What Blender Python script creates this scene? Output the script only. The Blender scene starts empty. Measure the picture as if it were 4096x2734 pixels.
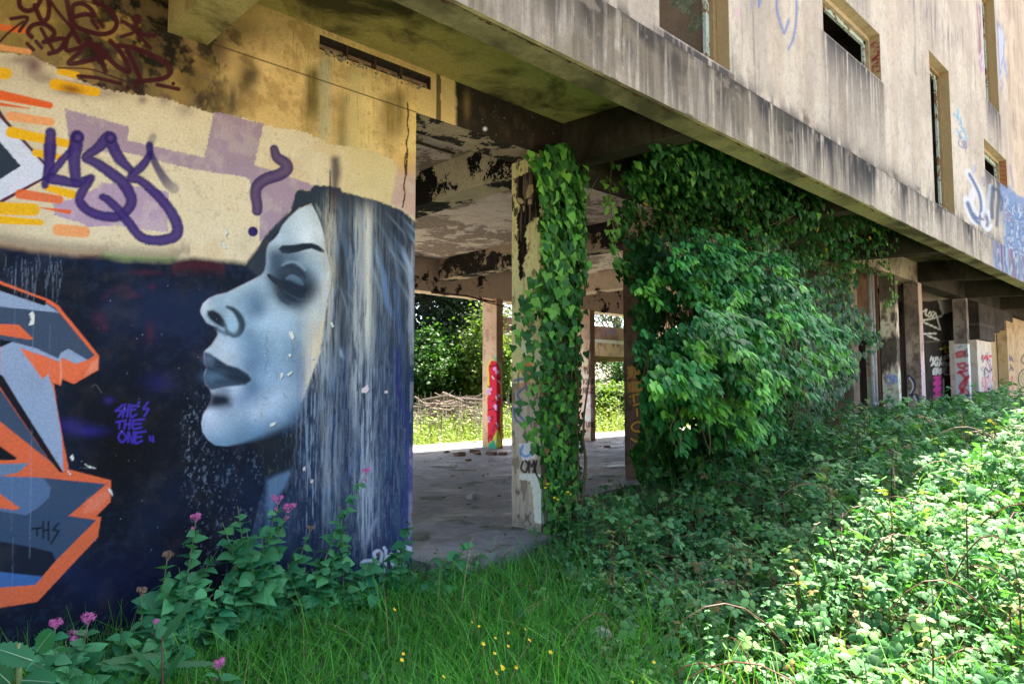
import bpy, math, random
import numpy as np
from math import sin, cos, atan, radians

# ------------------------------------------------------------------ camera, sky, sun, exposure
S = bpy.context.scene
COL = S.collection
random.seed(7)
RNG = np.random.default_rng(11)

FPX = 4096 * 24 / 36            # focal length in photo pixels (24 mm lens)
EYE = 1.21                      # eye height above the concrete floor (z = 0)
YAW = atan(2892 / FPX)
TILT = atan(183 / FPX)
FW = np.array([cos(YAW) * cos(TILT), sin(YAW) * cos(TILT), sin(TILT)])
RT = np.array([sin(YAW), -cos(YAW), 0.0])
UP = np.cross(RT, FW)
EYEP = np.array([0, 0, EYE])

cam_data = bpy.data.cameras.new('camera')
cam_data.lens = 24
cam_data.sensor_width = 36
cam_data.clip_end = 600
cam_data.clip_start = 0.05
cam = bpy.data.objects.new('camera', cam_data)
COL.objects.link(cam)
cam.location = (0, 0, EYE)
cam.rotation_euler = (math.pi / 2 + TILT, 0, YAW - math.pi / 2)
S.camera = cam

SUN_DIR = np.array([0.50, 0.085, 0.86])
SUN_DIR /= np.linalg.norm(SUN_DIR)
SUN_EL = math.asin(SUN_DIR[2])
SUN_AZ = math.atan2(SUN_DIR[0], SUN_DIR[1])
world = bpy.data.worlds.new('World')
S.world = world
world.use_nodes = True
wn = world.node_tree
for n in list(wn.nodes):
    wn.nodes.remove(n)
sky = wn.nodes.new('ShaderNodeTexSky')
sky.sky_type = 'NISHITA'
sky.sun_disc = False
sky.sun_elevation = SUN_EL
sky.sun_rotation = SUN_AZ
sky.air_density = 0.9
sky.dust_density = 3.0
sky.ozone_density = 0.6
bg = wn.nodes.new('ShaderNodeBackground')
bg.inputs['Strength'].default_value = 0.10
wo = wn.nodes.new('ShaderNodeOutputWorld')
wn.links.new(sky.outputs[0], bg.inputs[0])
wn.links.new(bg.outputs[0], wo.inputs[0])

sd = bpy.data.lights.new('sun', 'SUN')
sd.energy = 5.0
sd.angle = radians(0.5)
sd.color = (1.0, 0.915, 0.76)
sun = bpy.data.objects.new('sun', sd)
COL.objects.link(sun)
from mathutils import Vector, Matrix
sun.rotation_euler = Vector(tuple(-SUN_DIR)).to_track_quat('-Z', 'Y').to_euler()
sun.location = (0, 0, 30)

S.view_settings.view_transform = 'Standard'
S.view_settings.look = 'None'
S.view_settings.exposure = 2.6
S.view_settings.gamma = 1
S.view_settings.use_curve_mapping = False
S.render.engine = 'CYCLES'
S.cycles.max_bounces = 10
S.cycles.diffuse_bounces = 6
S.cycles.glossy_bounces = 3
S.cycles.transmission_bounces = 4
S.cycles.use_denoising = True

# ------------------------------------------------------------------ measuring helpers
def ray(u, v):
    return FW + RT * (u - 2048) / FPX + UP * (1367 - v) / FPX
def onY(u, v, Y):
    d = ray(u, v); return EYEP + d * (Y / d[1])
def onX(u, v, X):
    d = ray(u, v); return EYEP + d * (X / d[0])
def onZ(u, v, Z):
    d = ray(u, v); return EYEP + d * ((Z - EYE) / d[2])
def onD(u, v, D):
    return EYEP + ray(u, v) * D
def proj(P):
    q = np.asarray(P, float) - EYEP
    d = q @ FW
    ds = np.where(d > 0.05, d, 0.05)
    return 2048 + FPX * (q @ RT) / ds, 1367 - FPX * (q @ UP) / ds, d

def lin(c):
    c = np.asarray(c, float) / 255.0
    return np.where(c <= 0.04045, c / 12.92, ((c + 0.055) / 1.055) ** 2.4)
def L4(r, g, b):
    x = lin((r, g, b)); return (float(x[0]), float(x[1]), float(x[2]), 1.0)

# value noise
_LAT = RNG.random((256, 256))
def vnoise(x, y):
    xi = np.floor(x).astype(int); yi = np.floor(y).astype(int)
    fx = x - xi; fy = y - yi
    fx = fx * fx * (3 - 2 * fx); fy = fy * fy * (3 - 2 * fy)
    a = _LAT[xi & 255, yi & 255]; b = _LAT[(xi + 1) & 255, yi & 255]
    c = _LAT[xi & 255, (yi + 1) & 255]; d = _LAT[(xi + 1) & 255, (yi + 1) & 255]
    return (a * (1 - fx) + b * fx) * (1 - fy) + (c * (1 - fx) + d * fx) * fy
def fbm(x, y, o=4, g=0.55):
    s = 0; a = 1; t = 0
    for k in range(o):
        s = s + a * vnoise(x * 2 ** k + 17.3 * k, y * 2 ** k + 9.1 * k); t += a; a *= g
    return s / t
def sstep(e0, e1, x):
    t = np.clip((x - e0) / (e1 - e0), 0, 1); return t * t * (3 - 2 * t)

# ------------------------------------------------------------------ object helpers
def tag(o, label=None, cat=None, group=None, kind=None):
    if label: o['label'] = label
    if cat: o['category'] = cat
    if group: o['group'] = group
    if kind: o['kind'] = kind
    return o
def empty(name, loc=(0, 0, 0), label=None, cat=None, group=None):
    o = bpy.data.objects.new(name, None)
    o.empty_display_size = 0.2
    COL.objects.link(o); o.location = loc
    return tag(o, label, cat, group)
def mesh_obj(name, verts, faces, mat, parent=None, cols=None, smooth=False, uv=None):
    """verts (N,3) world; faces = list of index lists or an (M,k) array."""
    me = bpy.data.meshes.new(name)
    verts = np.asarray(verts, np.float32)
    if parent is not None:
        verts = verts - np.asarray(world_loc(parent), np.float32)
    if isinstance(faces, np.ndarray):
        k = faces.shape[1]; m = len(faces)
        me.vertices.add(len(verts)); me.vertices.foreach_set('co', verts.ravel())
        me.loops.add(m * k); me.loops.foreach_set('vertex_index', faces.astype(np.int32).ravel())
        me.polygons.add(m)
        me.polygons.foreach_set('loop_start', np.arange(0, m * k, k, dtype=np.int32))
        me.polygons.foreach_set('loop_total', np.full(m, k, np.int32))
        me.update(calc_edges=True)
    else:
        me.from_pydata([tuple(map(float, v)) for v in verts], [], faces)
        me.update()
    if cols is not None:
        at = me.color_attributes.new('col', 'FLOAT_COLOR', 'POINT')
        c = np.ones((len(verts), 4), np.float32); c[:, :3] = cols
        at.data.foreach_set('color', c.ravel())
    if smooth:
        me.polygons.foreach_set('use_smooth', np.ones(len(me.polygons), bool))
    if mat: me.materials.append(mat)
    o = bpy.data.objects.new(name, me)
    COL.objects.link(o)
    if parent is not None: o.parent = parent
    return o
def world_loc(o):
    p = np.array(o.location[:]); q = o.parent
    while q is not None:
        p = p + np.array(q.location[:]); q = q.parent
    return p

class MB:
    """collects boxes, prisms and tubes into one mesh"""
    def __init__(s): s.v = []; s.f = []
    def add(s, vs, fs):
        n = len(s.v); s.v += [tuple(map(float, p)) for p in vs]; s.f += [[i + n for i in f] for f in fs]; return s
    def box(s, x0, x1, y0, y1, z0, z1, j=0.0):
        vs = [(x, y, z) for x in (x0, x1) for y in (y0, y1) for z in (z0, z1)]
        if j: vs = [tuple(c + random.uniform(-j, j) for c in p) for p in vs]
        return s.add(vs, [[0, 1, 3, 2], [4, 6, 7, 5], [0, 4, 5, 1], [2, 3, 7, 6], [0, 2, 6, 4], [1, 5, 7, 3]])
    def hexa(s, bottom, top):
        n = len(bottom)
        fs = [list(range(n))[::-1], list(range(n, 2 * n))]
        fs += [[i, (i + 1) % n, n + (i + 1) % n, n + i] for i in range(n)]
        return s.add(list(bottom) + list(top), fs)
    def tube(s, pts, rad, n=6, cap=True):
        pts = [np.array(p, float) for p in pts]
        rads = rad if hasattr(rad, '__len__') else [rad] * len(pts)
        base = len(s.v); ref = np.array([0.13, 0.21, 0.97])
        for i, p in enumerate(pts):
            t = pts[min(i + 1, len(pts) - 1)] - pts[max(i - 1, 0)]
            t = t / (np.linalg.norm(t) + 1e-9)
            a = np.cross(t, ref)
            if np.linalg.norm(a) < 1e-3: a = np.cross(t, [1, 0, 0])
            a /= np.linalg.norm(a); b = np.cross(t, a)
            for k in range(n):
                th = 2 * math.pi * k / n
                s.v.append(tuple(p + rads[i] * (a * cos(th) + b * sin(th))))
        for i in range(len(pts) - 1):
            for k in range(n):
                a0 = base + i * n + k; a1 = base + i * n + (k + 1) % n
                s.f.append([a0, a1, a1 + n, a0 + n])
        if cap:
            s.f.append([base + k for k in range(n)][::-1])
            s.f.append([base + (len(pts) - 1) * n + k for k in range(n)])
        return s
    def blob(s, c, r, seg=6, rings=4, j=0.25, sq=(1, 1, 1)):
        vs = []; fs = []
        for i in range(rings + 1):
            ph = math.pi * i / rings
            for k in range(seg):
                th = 2 * math.pi * k / seg
                q = r * (1 + random.uniform(-j, j))
                vs.append((c[0] + q * sq[0] * sin(ph) * cos(th), c[1] + q * sq[1] * sin(ph) * sin(th), c[2] + q * sq[2] * cos(ph)))
        for i in range(rings):
            for k in range(seg):
                fs.append([i * seg + k, i * seg + (k + 1) % seg, (i + 1) * seg + (k + 1) % seg, (i + 1) * seg + k])
        return s.add(vs, fs)
    def build(s, name, mat, parent=None, smooth=False):
        return mesh_obj(name, np.array(s.v), s.f, mat, parent, smooth=smooth)

# ------------------------------------------------------------------ material helpers
class B:
    def __init__(s, name):
        s.m = bpy.data.materials.new(name); s.m.use_nodes = True
        s.t = s.m.node_tree
        for n in list(s.t.nodes): s.t.nodes.remove(n)
        s.tc = s.t.nodes.new('ShaderNodeTexCoord')
        s.pos = s.tc.outputs['Object']
    def node(s, ty, ins=None, **pr):
        n = s.t.nodes.new(ty)
        for k, v in pr.items(): setattr(n, k, v)
        for k, v in (ins or {}).items():
            if isinstance(v, bpy.types.NodeSocket): s.t.links.new(v, n.inputs[k])
            else: n.inputs[k].default_value = v
        return n
    def map(s, sc, vec=None, loc=(0, 0, 0)):
        return s.node('ShaderNodeMapping', {'Vector': vec or s.pos, 'Scale': sc, 'Location': loc}).outputs[0]
    def noise(s, scale, detail=5, rough=0.6, vec=None, dist=0.0):
        return s.node('ShaderNodeTexNoise', {'Vector': vec or s.pos, 'Scale': scale, 'Detail': detail, 'Roughness': rough, 'Distortion': dist}).outputs[0]
    def ramp(s, fac, stops, interp='LINEAR'):
        r = s.node('ShaderNodeValToRGB', {'Fac': fac}); r.color_ramp.interpolation = interp
        e = r.color_ramp.elements
        while len(e) < len(stops): e.new(0.5)
        for i, (p, c) in enumerate(stops):
            e[i].position = p; e[i].color = c if hasattr(c, '__len__') else (c, c, c, 1)
        return r.outputs[0]
    def mix(s, fac, a, b, blend='MIX'):
        n = s.node('ShaderNodeMix', data_type='RGBA', blend_type=blend)
        for k, v in ((0, fac), (6, a), (7, b)):
            if isinstance(v, bpy.types.NodeSocket): s.t.links.new(v, n.inputs[k])
            else: n.inputs[k].default_value = v
        return n.outputs[2]
    def math(s, op, a, b=0.5, clamp=False):
        n = s.node('ShaderNodeMath', operation=op, use_clamp=clamp)
        for k, v in ((0, a), (1, b)):
            if isinstance(v, bpy.types.NodeSocket): s.t.links.new(v, n.inputs[k])
            else: n.inputs[k].default_value = v
        return n.outputs[0]
    def attr(s, name='col'):
        return s.node('ShaderNodeAttribute', attribute_name=name).outputs['Color']
    def sep(s):
        return s.node('ShaderNodeSeparateXYZ', {'Vector': s.pos}).outputs
    def out(s, base, rough=0.7, bump=None, bstr=0.3, bdist=0.01, spec=0.4, transl=0.0, tcol=None):
        p = s.node('ShaderNodeBsdfPrincipled', {'Base Color': base, 'Roughness': rough, 'Specular IOR Level': spec})
        if bump is not None:
            b = s.node('ShaderNodeBump', {'Height': bump, 'Strength': bstr, 'Distance': bdist})
            s.t.links.new(b.outputs[0], p.inputs['Normal'])
        sh = p.outputs[0]
        if transl:
            tr = s.node('ShaderNodeBsdfTranslucent', {'Color': tcol if tcol is not None else base})
            mx = s.node('ShaderNodeMixShader', {0: transl, 1: sh, 2: tr.outputs[0]})
            sh = mx.outputs[0]
        o = s.node('ShaderNodeOutputMaterial', {'Surface': sh})
        return s.m

def mat_painted(name, bump_scale=90, bstr=0.35, rough=0.62):
    b = B(name)
    fine = b.noise(bump_scale, 4, 0.6)
    big = b.noise(6, 5, 0.6)
    c = b.mix(b.math('MULTIPLY', b.ramp(fine, [(0.35, 0.0), (0.7, 1.0)]), 0.22), b.attr(), (0.02, 0.02, 0.02, 1))
    c = b.mix(b.ramp(big, [(0.5, 0.0), (0.75, 0.16)]), c, (0.12, 0.1, 0.08, 1))
    c = b.mix(b.ramp(b.noise(300, 2), [(0.62, 0.0), (0.70, 0.35)]), c, (0.03, 0.03, 0.03, 1))
    h = b.math('ADD', fine, b.math('MULTIPLY', b.noise(25, 3), 0.8))
    return b.out(c, rough, h, bstr, 0.006, 0.10)

def mat_concrete(name, base, dark, soot=(0.47, 0.62), streak=0.5, warm=None, bstr=0.5, blotch=1.3):
    b = B(name)
    n1 = b.noise(blotch, 6, 0.62, dist=0.4)
    n2 = b.noise(14, 5, 0.65)
    n3 = b.noise(70, 3, 0.6)
    st = b.noise(3.0, 5, 0.6, vec=b.map((9, 9, 0.55)))
    c = b.mix(b.ramp(n2, [(0.3, 0.0), (0.75, 1.0)]), base, warm or tuple(0.75 * x for x in base[:3]) + (1,))
    c = b.mix(b.ramp(n1, [(soot[0], 0.0), (soot[1], 0.92)]), c, dark)
    c = b.mix(b.math('MULTIPLY', b.ramp(st, [(0.5, 0.0), (0.72, 1.0)]), streak), c, tuple(0.35 * x for x in base[:3]) + (1,))
    c = b.mix(b.math('MULTIPLY', b.ramp(n3, [(0.45, 0.0), (0.75, 1.0)]), 0.35), c, dark)
    h = b.math('ADD', n3, b.math('MULTIPLY', n2, 1.5))
    return b.out(c, 0.9, h, bstr, 0.01, 0.10)

def mat_peel(name, paint, under, lo=0.5, scale=2.6, paint2=None, sub=None, dirt=0.4):
    """old paint that has flaked off in patches with ragged edges"""
    b = B(name)
    warp = b.noise(scale, 8, 0.68, dist=0.25)
    fine = b.noise(38, 4, 0.6)
    m = b.math('ADD', b.math('MULTIPLY', warp, 0.85), b.math('MULTIPLY', fine, 0.15))
    mask = b.ramp(m, [(lo, 0.0), (lo + 0.012, 1.0)])
    n2 = b.noise(5, 6, 0.6)
    pc = b.mix(b.ramp(n2, [(0.35, 0.0), (0.7, 1.0)]), paint, paint2 or tuple(0.6 * x for x in paint[:3]) + (1,))
    uc = b.mix(b.ramp(b.noise(18, 5), [(0.4, 0.0), (0.7, 1.0)]), under, sub or tuple(2.2 * x for x in under[:3]) + (1,))
    c = b.mix(mask, pc, uc)
    c = b.mix(b.math('MULTIPLY', b.ramp(b.noise(60, 3), [(0.5, 0.0), (0.7, 1.0)]), dirt), c, tuple(0.4 * x for x in under[:3]) + (1,))
    h = b.math('ADD', b.math('MULTIPLY', mask, -1.2), b.math('MULTIPLY', fine, 0.5))
    return b.out(c, 0.85, h, 0.6, 0.008, 0.12)

def mat_plain(name, c, rough=0.7, var=0.35, scale=20, bstr=0.2, spec=0.4):
    b = B(name)
    n = b.noise(scale, 5, 0.6)
    cc = b.mix(b.ramp(n, [(0.3, 0.0), (0.75, 1.0)]), c, tuple((1 - var) * x for x in c[:3]) + (1,))
    return b.out(cc, rough, n, bstr, 0.01, spec)

def mat_leaf(name, transl=0.3, rough=0.5, spec=0.25):
    b = B(name)
    c = b.attr()
    n = b.noise(30, 2)
    c = b.mix(b.math('MULTIPLY', n, 0.4), c, b.mix(0.5, c, (0.005, 0.02, 0.006, 1)))
    tc = b.mix(1.0, c, (1.35, 1.5, 0.5, 1), 'MULTIPLY')
    return b.out(c, rough, None, transl=transl, tcol=tc, spec=spec)

# ------------------------------------------------------------------ paint on real surfaces, point by point
def catmull(pts, n=6):
    p = [np.array(q, float) for q in pts]
    if len(p) < 3: return np.array(p)
    p = [2 * p[0] - p[1]] + p + [2 * p[-1] - p[-2]]
    o = []
    for i in range(1, len(p) - 2):
        for t in np.linspace(0, 1, n, endpoint=False):
            a, b_, c, d = p[i - 1:i + 3]
            o.append(0.5 * (2 * b_ + (c - a) * t + (2 * a - 5 * b_ + 4 * c - d) * t ** 2 + (3 * b_ - a - 3 * c + d) * t ** 3))
    o.append(p[-2]); return np.array(o)

class Paint:
    """colours for the points of a wall; strokes are measured on the photograph and laid on the wall itself"""
    def __init__(s, P, ok=None):
        s.P = np.asarray(P, float); s.u, s.v, d = proj(s.P)
        s.ok = (d > 0.3) if ok is None else (ok & (d > 0.3))
        s.c = np.zeros_like(s.P)
        s.x = s.P[:, 0] + s.P[:, 1]; s.z = s.P[:, 2]
    def _put(s, idx, a, col):
        a = np.clip(a, 0, 1)[:, None]
        s.c[idx] = s.c[idx] * (1 - a) + col * a
    def _near(s, pts, pad):
        lo = pts.min(0) - pad; hi = pts.max(0) + pad
        return np.where(s.ok & (s.u > lo[0]) & (s.u < hi[0]) & (s.v > lo[1]) & (s.v < hi[1]))[0]
    def mask(s, a, col):
        col = lin(col) if np.ndim(col) == 1 else col
        a = np.clip(a, 0, 1)[:, None]; s.c[:] = s.c * (1 - a) + col * a
    def polymask(s, idx, pts):
        px, py = s.u[idx], s.v[idx]
        inside = np.zeros(len(idx), bool); d = np.full(len(idx), 1e9)
        for i in range(len(pts)):
            a = pts[i]; b = pts[(i + 1) % len(pts)]
            cr = (a[1] > py) != (b[1] > py)
            if a[1] != b[1]:
                inside ^= cr & (px < (b[0] - a[0]) * (py - a[1]) / (b[1] - a[1]) + a[0])
            e = b - a; l2 = e @ e + 1e-9
            t = np.clip(((px - a[0]) * e[0] + (py - a[1]) * e[1]) / l2, 0, 1)
            d = np.minimum(d, np.hypot(px - a[0] - t * e[0], py - a[1] - t * e[1]))
        return np.where(inside, -d, d)
    def poly(s, pts, col, soft=2.5, alpha=1.0, rough=0, rs=10.0):
        pts = np.array(pts, float); idx = s._near(pts, soft + rough + 4)
        if not len(idx): return
        d = s.polymask(idx, pts)
        if rough: d = d + rough * (fbm(s.u[idx] / rs, s.v[idx] / rs, 3) - 0.5) * 2
        s._put(idx, alpha * (1 - sstep(-soft, soft, d)), lin(col))
    def stroke(s, pts, w, col, soft=2.0, alpha=1.0, smooth=True, rough=0, edge=None, fade=None):
        p = np.array(pts, float)
        n0 = len(p)
        ws = np.array(w, float) if hasattr(w, '__len__') else np.full(n0, float(w))
        if smooth and n0 > 2:
            q = catmull(p); ws = np.interp(np.linspace(0, n0 - 1, len(q)), np.arange(n0), ws); p = q
        pad = ws.max() + soft + rough + 2
        idx = s._near(p, pad)
        if not len(idx): return
        px, py = s.u[idx], s.v[idx]; d = np.full(len(idx), 1e9); tt = np.zeros(len(idx))
        for i in range(len(p) - 1):
            a = p[i]; e = p[i + 1] - a; l2 = e @ e + 1e-9
            t = np.clip(((px - a[0]) * e[0] + (py - a[1]) * e[1]) / l2, 0, 1)
            q = np.hypot(px - a[0] - t * e[0], py - a[1] - t * e[1]) - 0.5 * (ws[i] + (ws[i + 1] - ws[i]) * t)
            m = q < d; tt[m] = ((i + t) / (len(p) - 1))[m]; d = np.minimum(d, q)
        if rough: d = d + rough * (fbm(px / 7, py / 7, 3) - 0.5) * 2
        al = alpha * (1 - sstep(-soft, soft, d))
        if fade is not None: al = al * np.interp(tt, np.linspace(0, 1, len(fade)), fade)
        c = lin(col)
        if edge is not None:      # a lighter, thinner middle as from a spray can
            h = np.clip(-d / (0.5 * ws.mean()), 0, 1)[:, None]
            c = lin(col) * (1 - h) + lin(edge) * h
        s._put(idx, al, c)
    def blob(s, cx, cy, rx, ry, col, alpha=1.0, ang=0.0, p=1.0):
        pts = np.array([[cx - 2.4 * max(rx, ry), cy - 2.4 * max(rx, ry)], [cx + 2.4 * max(rx, ry), cy + 2.4 * max(rx, ry)]])
        idx = s._near(pts, 0)
        if not len(idx): return
        dx, dy = s.u[idx] - cx, s.v[idx] - cy; ca, sa = cos(ang), sin(ang)
        q = ((dx * ca + dy * sa) / rx) ** 2 + ((-dx * sa + dy * ca) / ry) ** 2
        s._put(idx, alpha * np.exp(-q ** p), lin(col))
    def dot(s, cx, cy, r, col, soft=2.0, alpha=1.0): s.stroke([(cx, cy), (cx + .1, cy)], 2 * r, col, soft, alpha, smooth=False)
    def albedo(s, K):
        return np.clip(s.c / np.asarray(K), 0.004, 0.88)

def painted_box(name, x0, x1, y0, y1, z0, z1, step, fn, K, mat, parent=None, faces='xyt'):
    """a box whose -X and -Y sides carry a fine grid of paint colours"""
    V = []; F = []; n = 0
    def grid(o, a, b, na, nb):
        nonlocal n
        i, j = np.meshgrid(np.linspace(0, 1, na + 1), np.linspace(0, 1, nb + 1), indexing='ij')
        P = np.array(o) + i[..., None] * np.array(a) + j[..., None] * np.array(b)
        V.append(P.reshape(-1, 3))
        q = np.arange((na + 1) * (nb + 1)).reshape(na + 1, nb + 1) + n
        F.append(np.stack([q[:-1, :-1], q[1:, :-1], q[1:, 1:], q[:-1, 1:]], -1).reshape(-1, 4)); n += q.size
    dx, dy, dz = x1 - x0, y1 - y0, z1 - z0
    k = lambda l: max(1, int(round(l / step)))
    grid((x0, y1, z0), (0, -dy, 0), (0, 0, dz), k(dy), k(dz))          # -X
    grid((x0, y0, z0), (dx, 0, 0), (0, 0, dz), k(dx), k(dz))           # -Y
    grid((x1, y0, z0), (0, dy, 0), (0, 0, dz), 1, 1)
    grid((x1, y1, z0), (-dx, 0, 0), (0, 0, dz), 1, 1)
    grid((x0, y0, z1), (dx, 0, 0), (0, dy, 0), 1, 1)
    grid((x0, y1, z0), (dx, 0, 0), (0, -dy, 0), k(dx), k(dy))
    P = np.concatenate(V); pt = Paint(P); fn(pt)
    return mesh_obj(name, P, np.concatenate(F), mat, parent, cols=pt.albedo(K))
# ------------------------------------------------------------------ THE MURAL WALL
YW = 4.08
M_PAINT = mat_painted('painted_plaster', 75, 0.4, 0.7)
def cA(x, y): return (x / 2.24, y / 2.24)
def cB(x, y): return (x / 2.24, 700 + y / 2.24)
def cC(x, y): return (x / 1.742, 1100 + y / 1.742)
def cD(x, y): return (x / 1.88, 1900 + y / 1.88)
def cM(x, y): return (700 + x / 1.2057, 600 + y / 1.2057)
def cF(x, y): return (750 + x / 2.6133, 700 + y / 2.6133)
def cG(x, y): return (750 + x / 2.09, 1100 + y / 2.09)
def cH(x, y): return (1150 + x / 1.96, 700 + y / 1.96)
def cL(x, y): return (1000 + x / 1.743, 1400 + y / 1.743)
def cT(x, y): return (700 + x / 1.9575, y / 1.9575)
def cO(x, y): return (x * 1.7437, y * 1.7437)
def mp(f, pts): return [f(*p) for p in pts]

def line_at(pts, x):
    p = np.array(pts, float); return np.interp(x, p[:, 0], p[:, 1])

def paint_mural(p):
    u, v, X, Z = p.u, p.v, p.P[:, 0], p.P[:, 2]
    n1 = fbm(X * 3.1, Z * 3.1, 5); n2 = fbm(X * 11 + 40, Z * 9, 5); n3 = fbm(X * 40, Z * 40 + 9, 4)
    st = fbm(X * 26 + 3, Z * 1.6, 5, 0.6); st2 = fbm(X * 105 + 5, Z * 5, 4, 0.65)
    # --- bare plaster: ochre with soot, moss and wash marks
    p.c[:] = lin((190, 158, 98))
    p.mask(sstep(0.42, 0.68, n1) * 0.7, (214, 182, 118))
    p.mask(sstep(0.50, 0.72, n2) * 0.55, (150, 118, 62))
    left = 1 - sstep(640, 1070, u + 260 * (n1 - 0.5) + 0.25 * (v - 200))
    p.mask(left * (0.72 + 0.4 * n2), (78, 66, 42))
    p.mask(left * sstep(.55, .62, n3 * .5 + n2 * .5) * .8, (26, 21, 13))
    p.mask(left * sstep(0.45, 0.57, n2), (30, 25, 16)); p.mask(left * sstep(.52, .62, fbm(X * 5 + 13, Z * 3 + 2, 5)) * .8, (44, 40, 32))
    p.mask(left * sstep(0.56, 0.64, fbm(X * 9 + 9, Z * 9, 5)) * .8, (164, 134, 74))
    p.mask((1 - sstep(180, 420, u + 200 * (n1 - .5))) * 0.75 * (0.6 + 0.4 * n2), (164, 140, 76))
    # black soot trail beside the cantilever, and mould
    for (x, y, rx, ry, a) in [(870, 200, 50, 70, .75), (960, 120, 120, 45, .45), (985, 330, 38, 90, .85), (930, 395, 22, 60, .9), (1010, 300, 30, 40, .8), (600, 140, 90, 70, .6), (780, 330, 60, 100, .6)]:
        p.blob(x, y, rx, ry, (26, 22, 14), a * 0.9)
    p.mask(left * (1 - sstep(-30, 40, np.abs(u - 930) - 70)) * sstep(.45, .6, n2), (22, 18, 12))
    # pale wash marks under the broken vent
    def col(uc, w, c, a, v0=150, v1=900):
        m = np.exp(-((u - uc) / w) ** 2) * sstep(v0, v0 + 60, v) * (1 - sstep(v1 - 150, v1, v))
        p.mask(m * a * (0.4 + 1.0 * st), c)
    col(1300, 26, (158, 152, 116), 1.0, 200, 640); col(1250, 30, (84, 74, 32), 1.0, 240, 560)
    col(1368, 30, (104, 90, 46), .8, 350, 720); col(1420, 40, (176, 160, 106), .8, 250, 700)
    col(1480, 60, (206, 182, 116), .6, 260, 720); col(1560, 34, (104, 88, 36), 1.0, 340, 640)
    col(1605, 26, (94, 80, 34), .8, 340, 600); col(1650, 25, (222, 190, 110), .5, 380, 800)
    p.mask(sstep(0.62, 0.8, st2) * 0.4 * (u > 1150) * (u < 1670), (92, 78, 36))
    p.mask(sstep(0.60, 0.78, n3) * 0.35, (120, 96, 50))
    # lintel beyond the wall: cream to a ragged soot line
    be = (X > 2.876)
    p.mask(be * 0.6, (196, 168, 108))
    p.mask(be * (np.abs(u - 1753 - 12 * (n2 - .5)) < 9) * .85, (60, 48, 30))
    p.mask(be * sstep(-8, 8, u - (1822 + 26 * (n2 - .5) + 0.04 * (v - 400))), (38, 31, 22))
    p.mask(be * sstep(1830, 1860, u) * sstep(.5, .7, n2) * .5, (70, 56, 38))
    p.mask(be * sstep(1830, 1860, u) * (n3 > .78) * .5, (130, 120, 104))
    p.blob(1868, 420, 14, 55, (130, 108, 66), .6); p.dot(1940, 516, 6, (235, 232, 225), 7)
    # cast joints
    p.mask((np.abs(Z - 3.247 - .004 * (n2 - .5)) < 0.0042) * .75 * (X < 2.88), (62, 50, 28))
    p.c[:] = np.clip(p.c * (1 + (1 - .85 * np.clip(left, 0, 1))[:, None] * np.array([.40, .50, .80])), 0, .9)  # bare plaster lightened to make up for weak light under the overhang
    # --- roller-painted cream and lilac
    top = line_at([(-3000, 150), (-80, 190), (0, 210), (130, 225), (220, 270), (310, 320), (410, 355), (540, 378), (660, 393), (755, 428), (768, 424), (855, 458), (960, 470), (1060, 497), (1150, 520), (1175, 516), (1235, 537), (1318, 577), (1430, 592), (1517, 613), (1590, 655), (1660, 664)], u)
    bot = line_at([(-3000, 960), (0, 985), (180, 1012), (360, 1028), (490, 1040), (670, 1048), (760, 1032), (870, 1040), (985, 1052), (1020, 1005), (1060, 950), (1150, 850)], u)
    edge = 9 * (fbm(u / 9, v / 9, 3) - .5) * 2
    cream = sstep(-3, 3, v - top + edge) * (u < 1662)
    p.mask(cream, (226, 212, 182))
    p.mask(cream * sstep(.5, .75, n1) * .35, (206, 190, 158)); p.mask(cream * sstep(.60, .70, n3 * .6 + n2 * .4) * .4, (170, 150, 116)); p.mask(cream * sstep(.55, .7, fbm(X * 5 + 2, Z * 5 + 8, 5)) * sstep(600, 700, u) * .25, (206, 160, 104))
    p.mask(cream * (1 - sstep(0, 330, u)) * .5, (196, 182, 156))
    p.mask(cream * sstep(1240, 1420, u) * (.35 + .5 * st), (214, 196, 136))
    lil = (168, 146, 166)
    for pts in ([(150, 250), (295, 290), (293, 322), (405, 347), (470, 362), (490, 255), (605, 284), (583, 377), (650, 402), (648, 442), (560, 405), (440, 388), (300, 352), (160, 345)],):
        p.poly(mp(cO, pts), lil, 2.5, 1, 7, 9)
    p.poly(mp(cF, [(640, -30), (1000, 0), (1180, 60), (1310, 105), (1290, 160), (1150, 150), (1120, 300), (960, 510), (750, 700), (752, 430), (660, 100)]), lil, 2.5, 1, 4)
    p.poly(mp(cB, [(910, 65), (1170, 95), (1512, 150), (1500, 512), (1290, 490), (1060, 450), (800, 462), (700, 420), (490, 360), (480, 260), (700, 200), (890, 100)]), (180, 156, 184), 2.5, 1, 6)
    p.poly(mp(cM, [(1075, 85), (1172, 60), (1172, 335), (1100, 300), (1040, 255)]), (196, 164, 160), 6, .85, 5)
    p.poly(mp(cM, [(1060, 20), (1180, 0), (1180, 120), (1080, 110)]), (216, 178, 110), 25, .75, 5)
    p.mask(cream * sstep(.52, .7, n2) * .18, (236, 226, 206))
    # purple over-spray along the top of the cream
    for (x, y, rx, ry, a) in [(135, 265, 40, 45, .8), (80, 240, 60, 22, .5), (280, 355, 60, 24, .75), (180, 315, 45, 25, .5), (430, 375, 90, 22, .4), (570, 400, 20, 18, .6), (660, 395, 30, 30, .5), (740, 440, 40, 30, .4), (350, 350, 60, 30, .4)]:
        p.blob(x, y, rx, ry, (88, 50, 66), a)
    # --- blue-black ground of the lower wall
    dark = sstep(-16, 16, v - bot + 14 * (n2 - .5)) * (u < 1200)
    p.mask(np.exp(-((v - bot) / 26) ** 2) * .75 * (u < 420) * (.4 + n2), (122, 60, 44))
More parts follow.
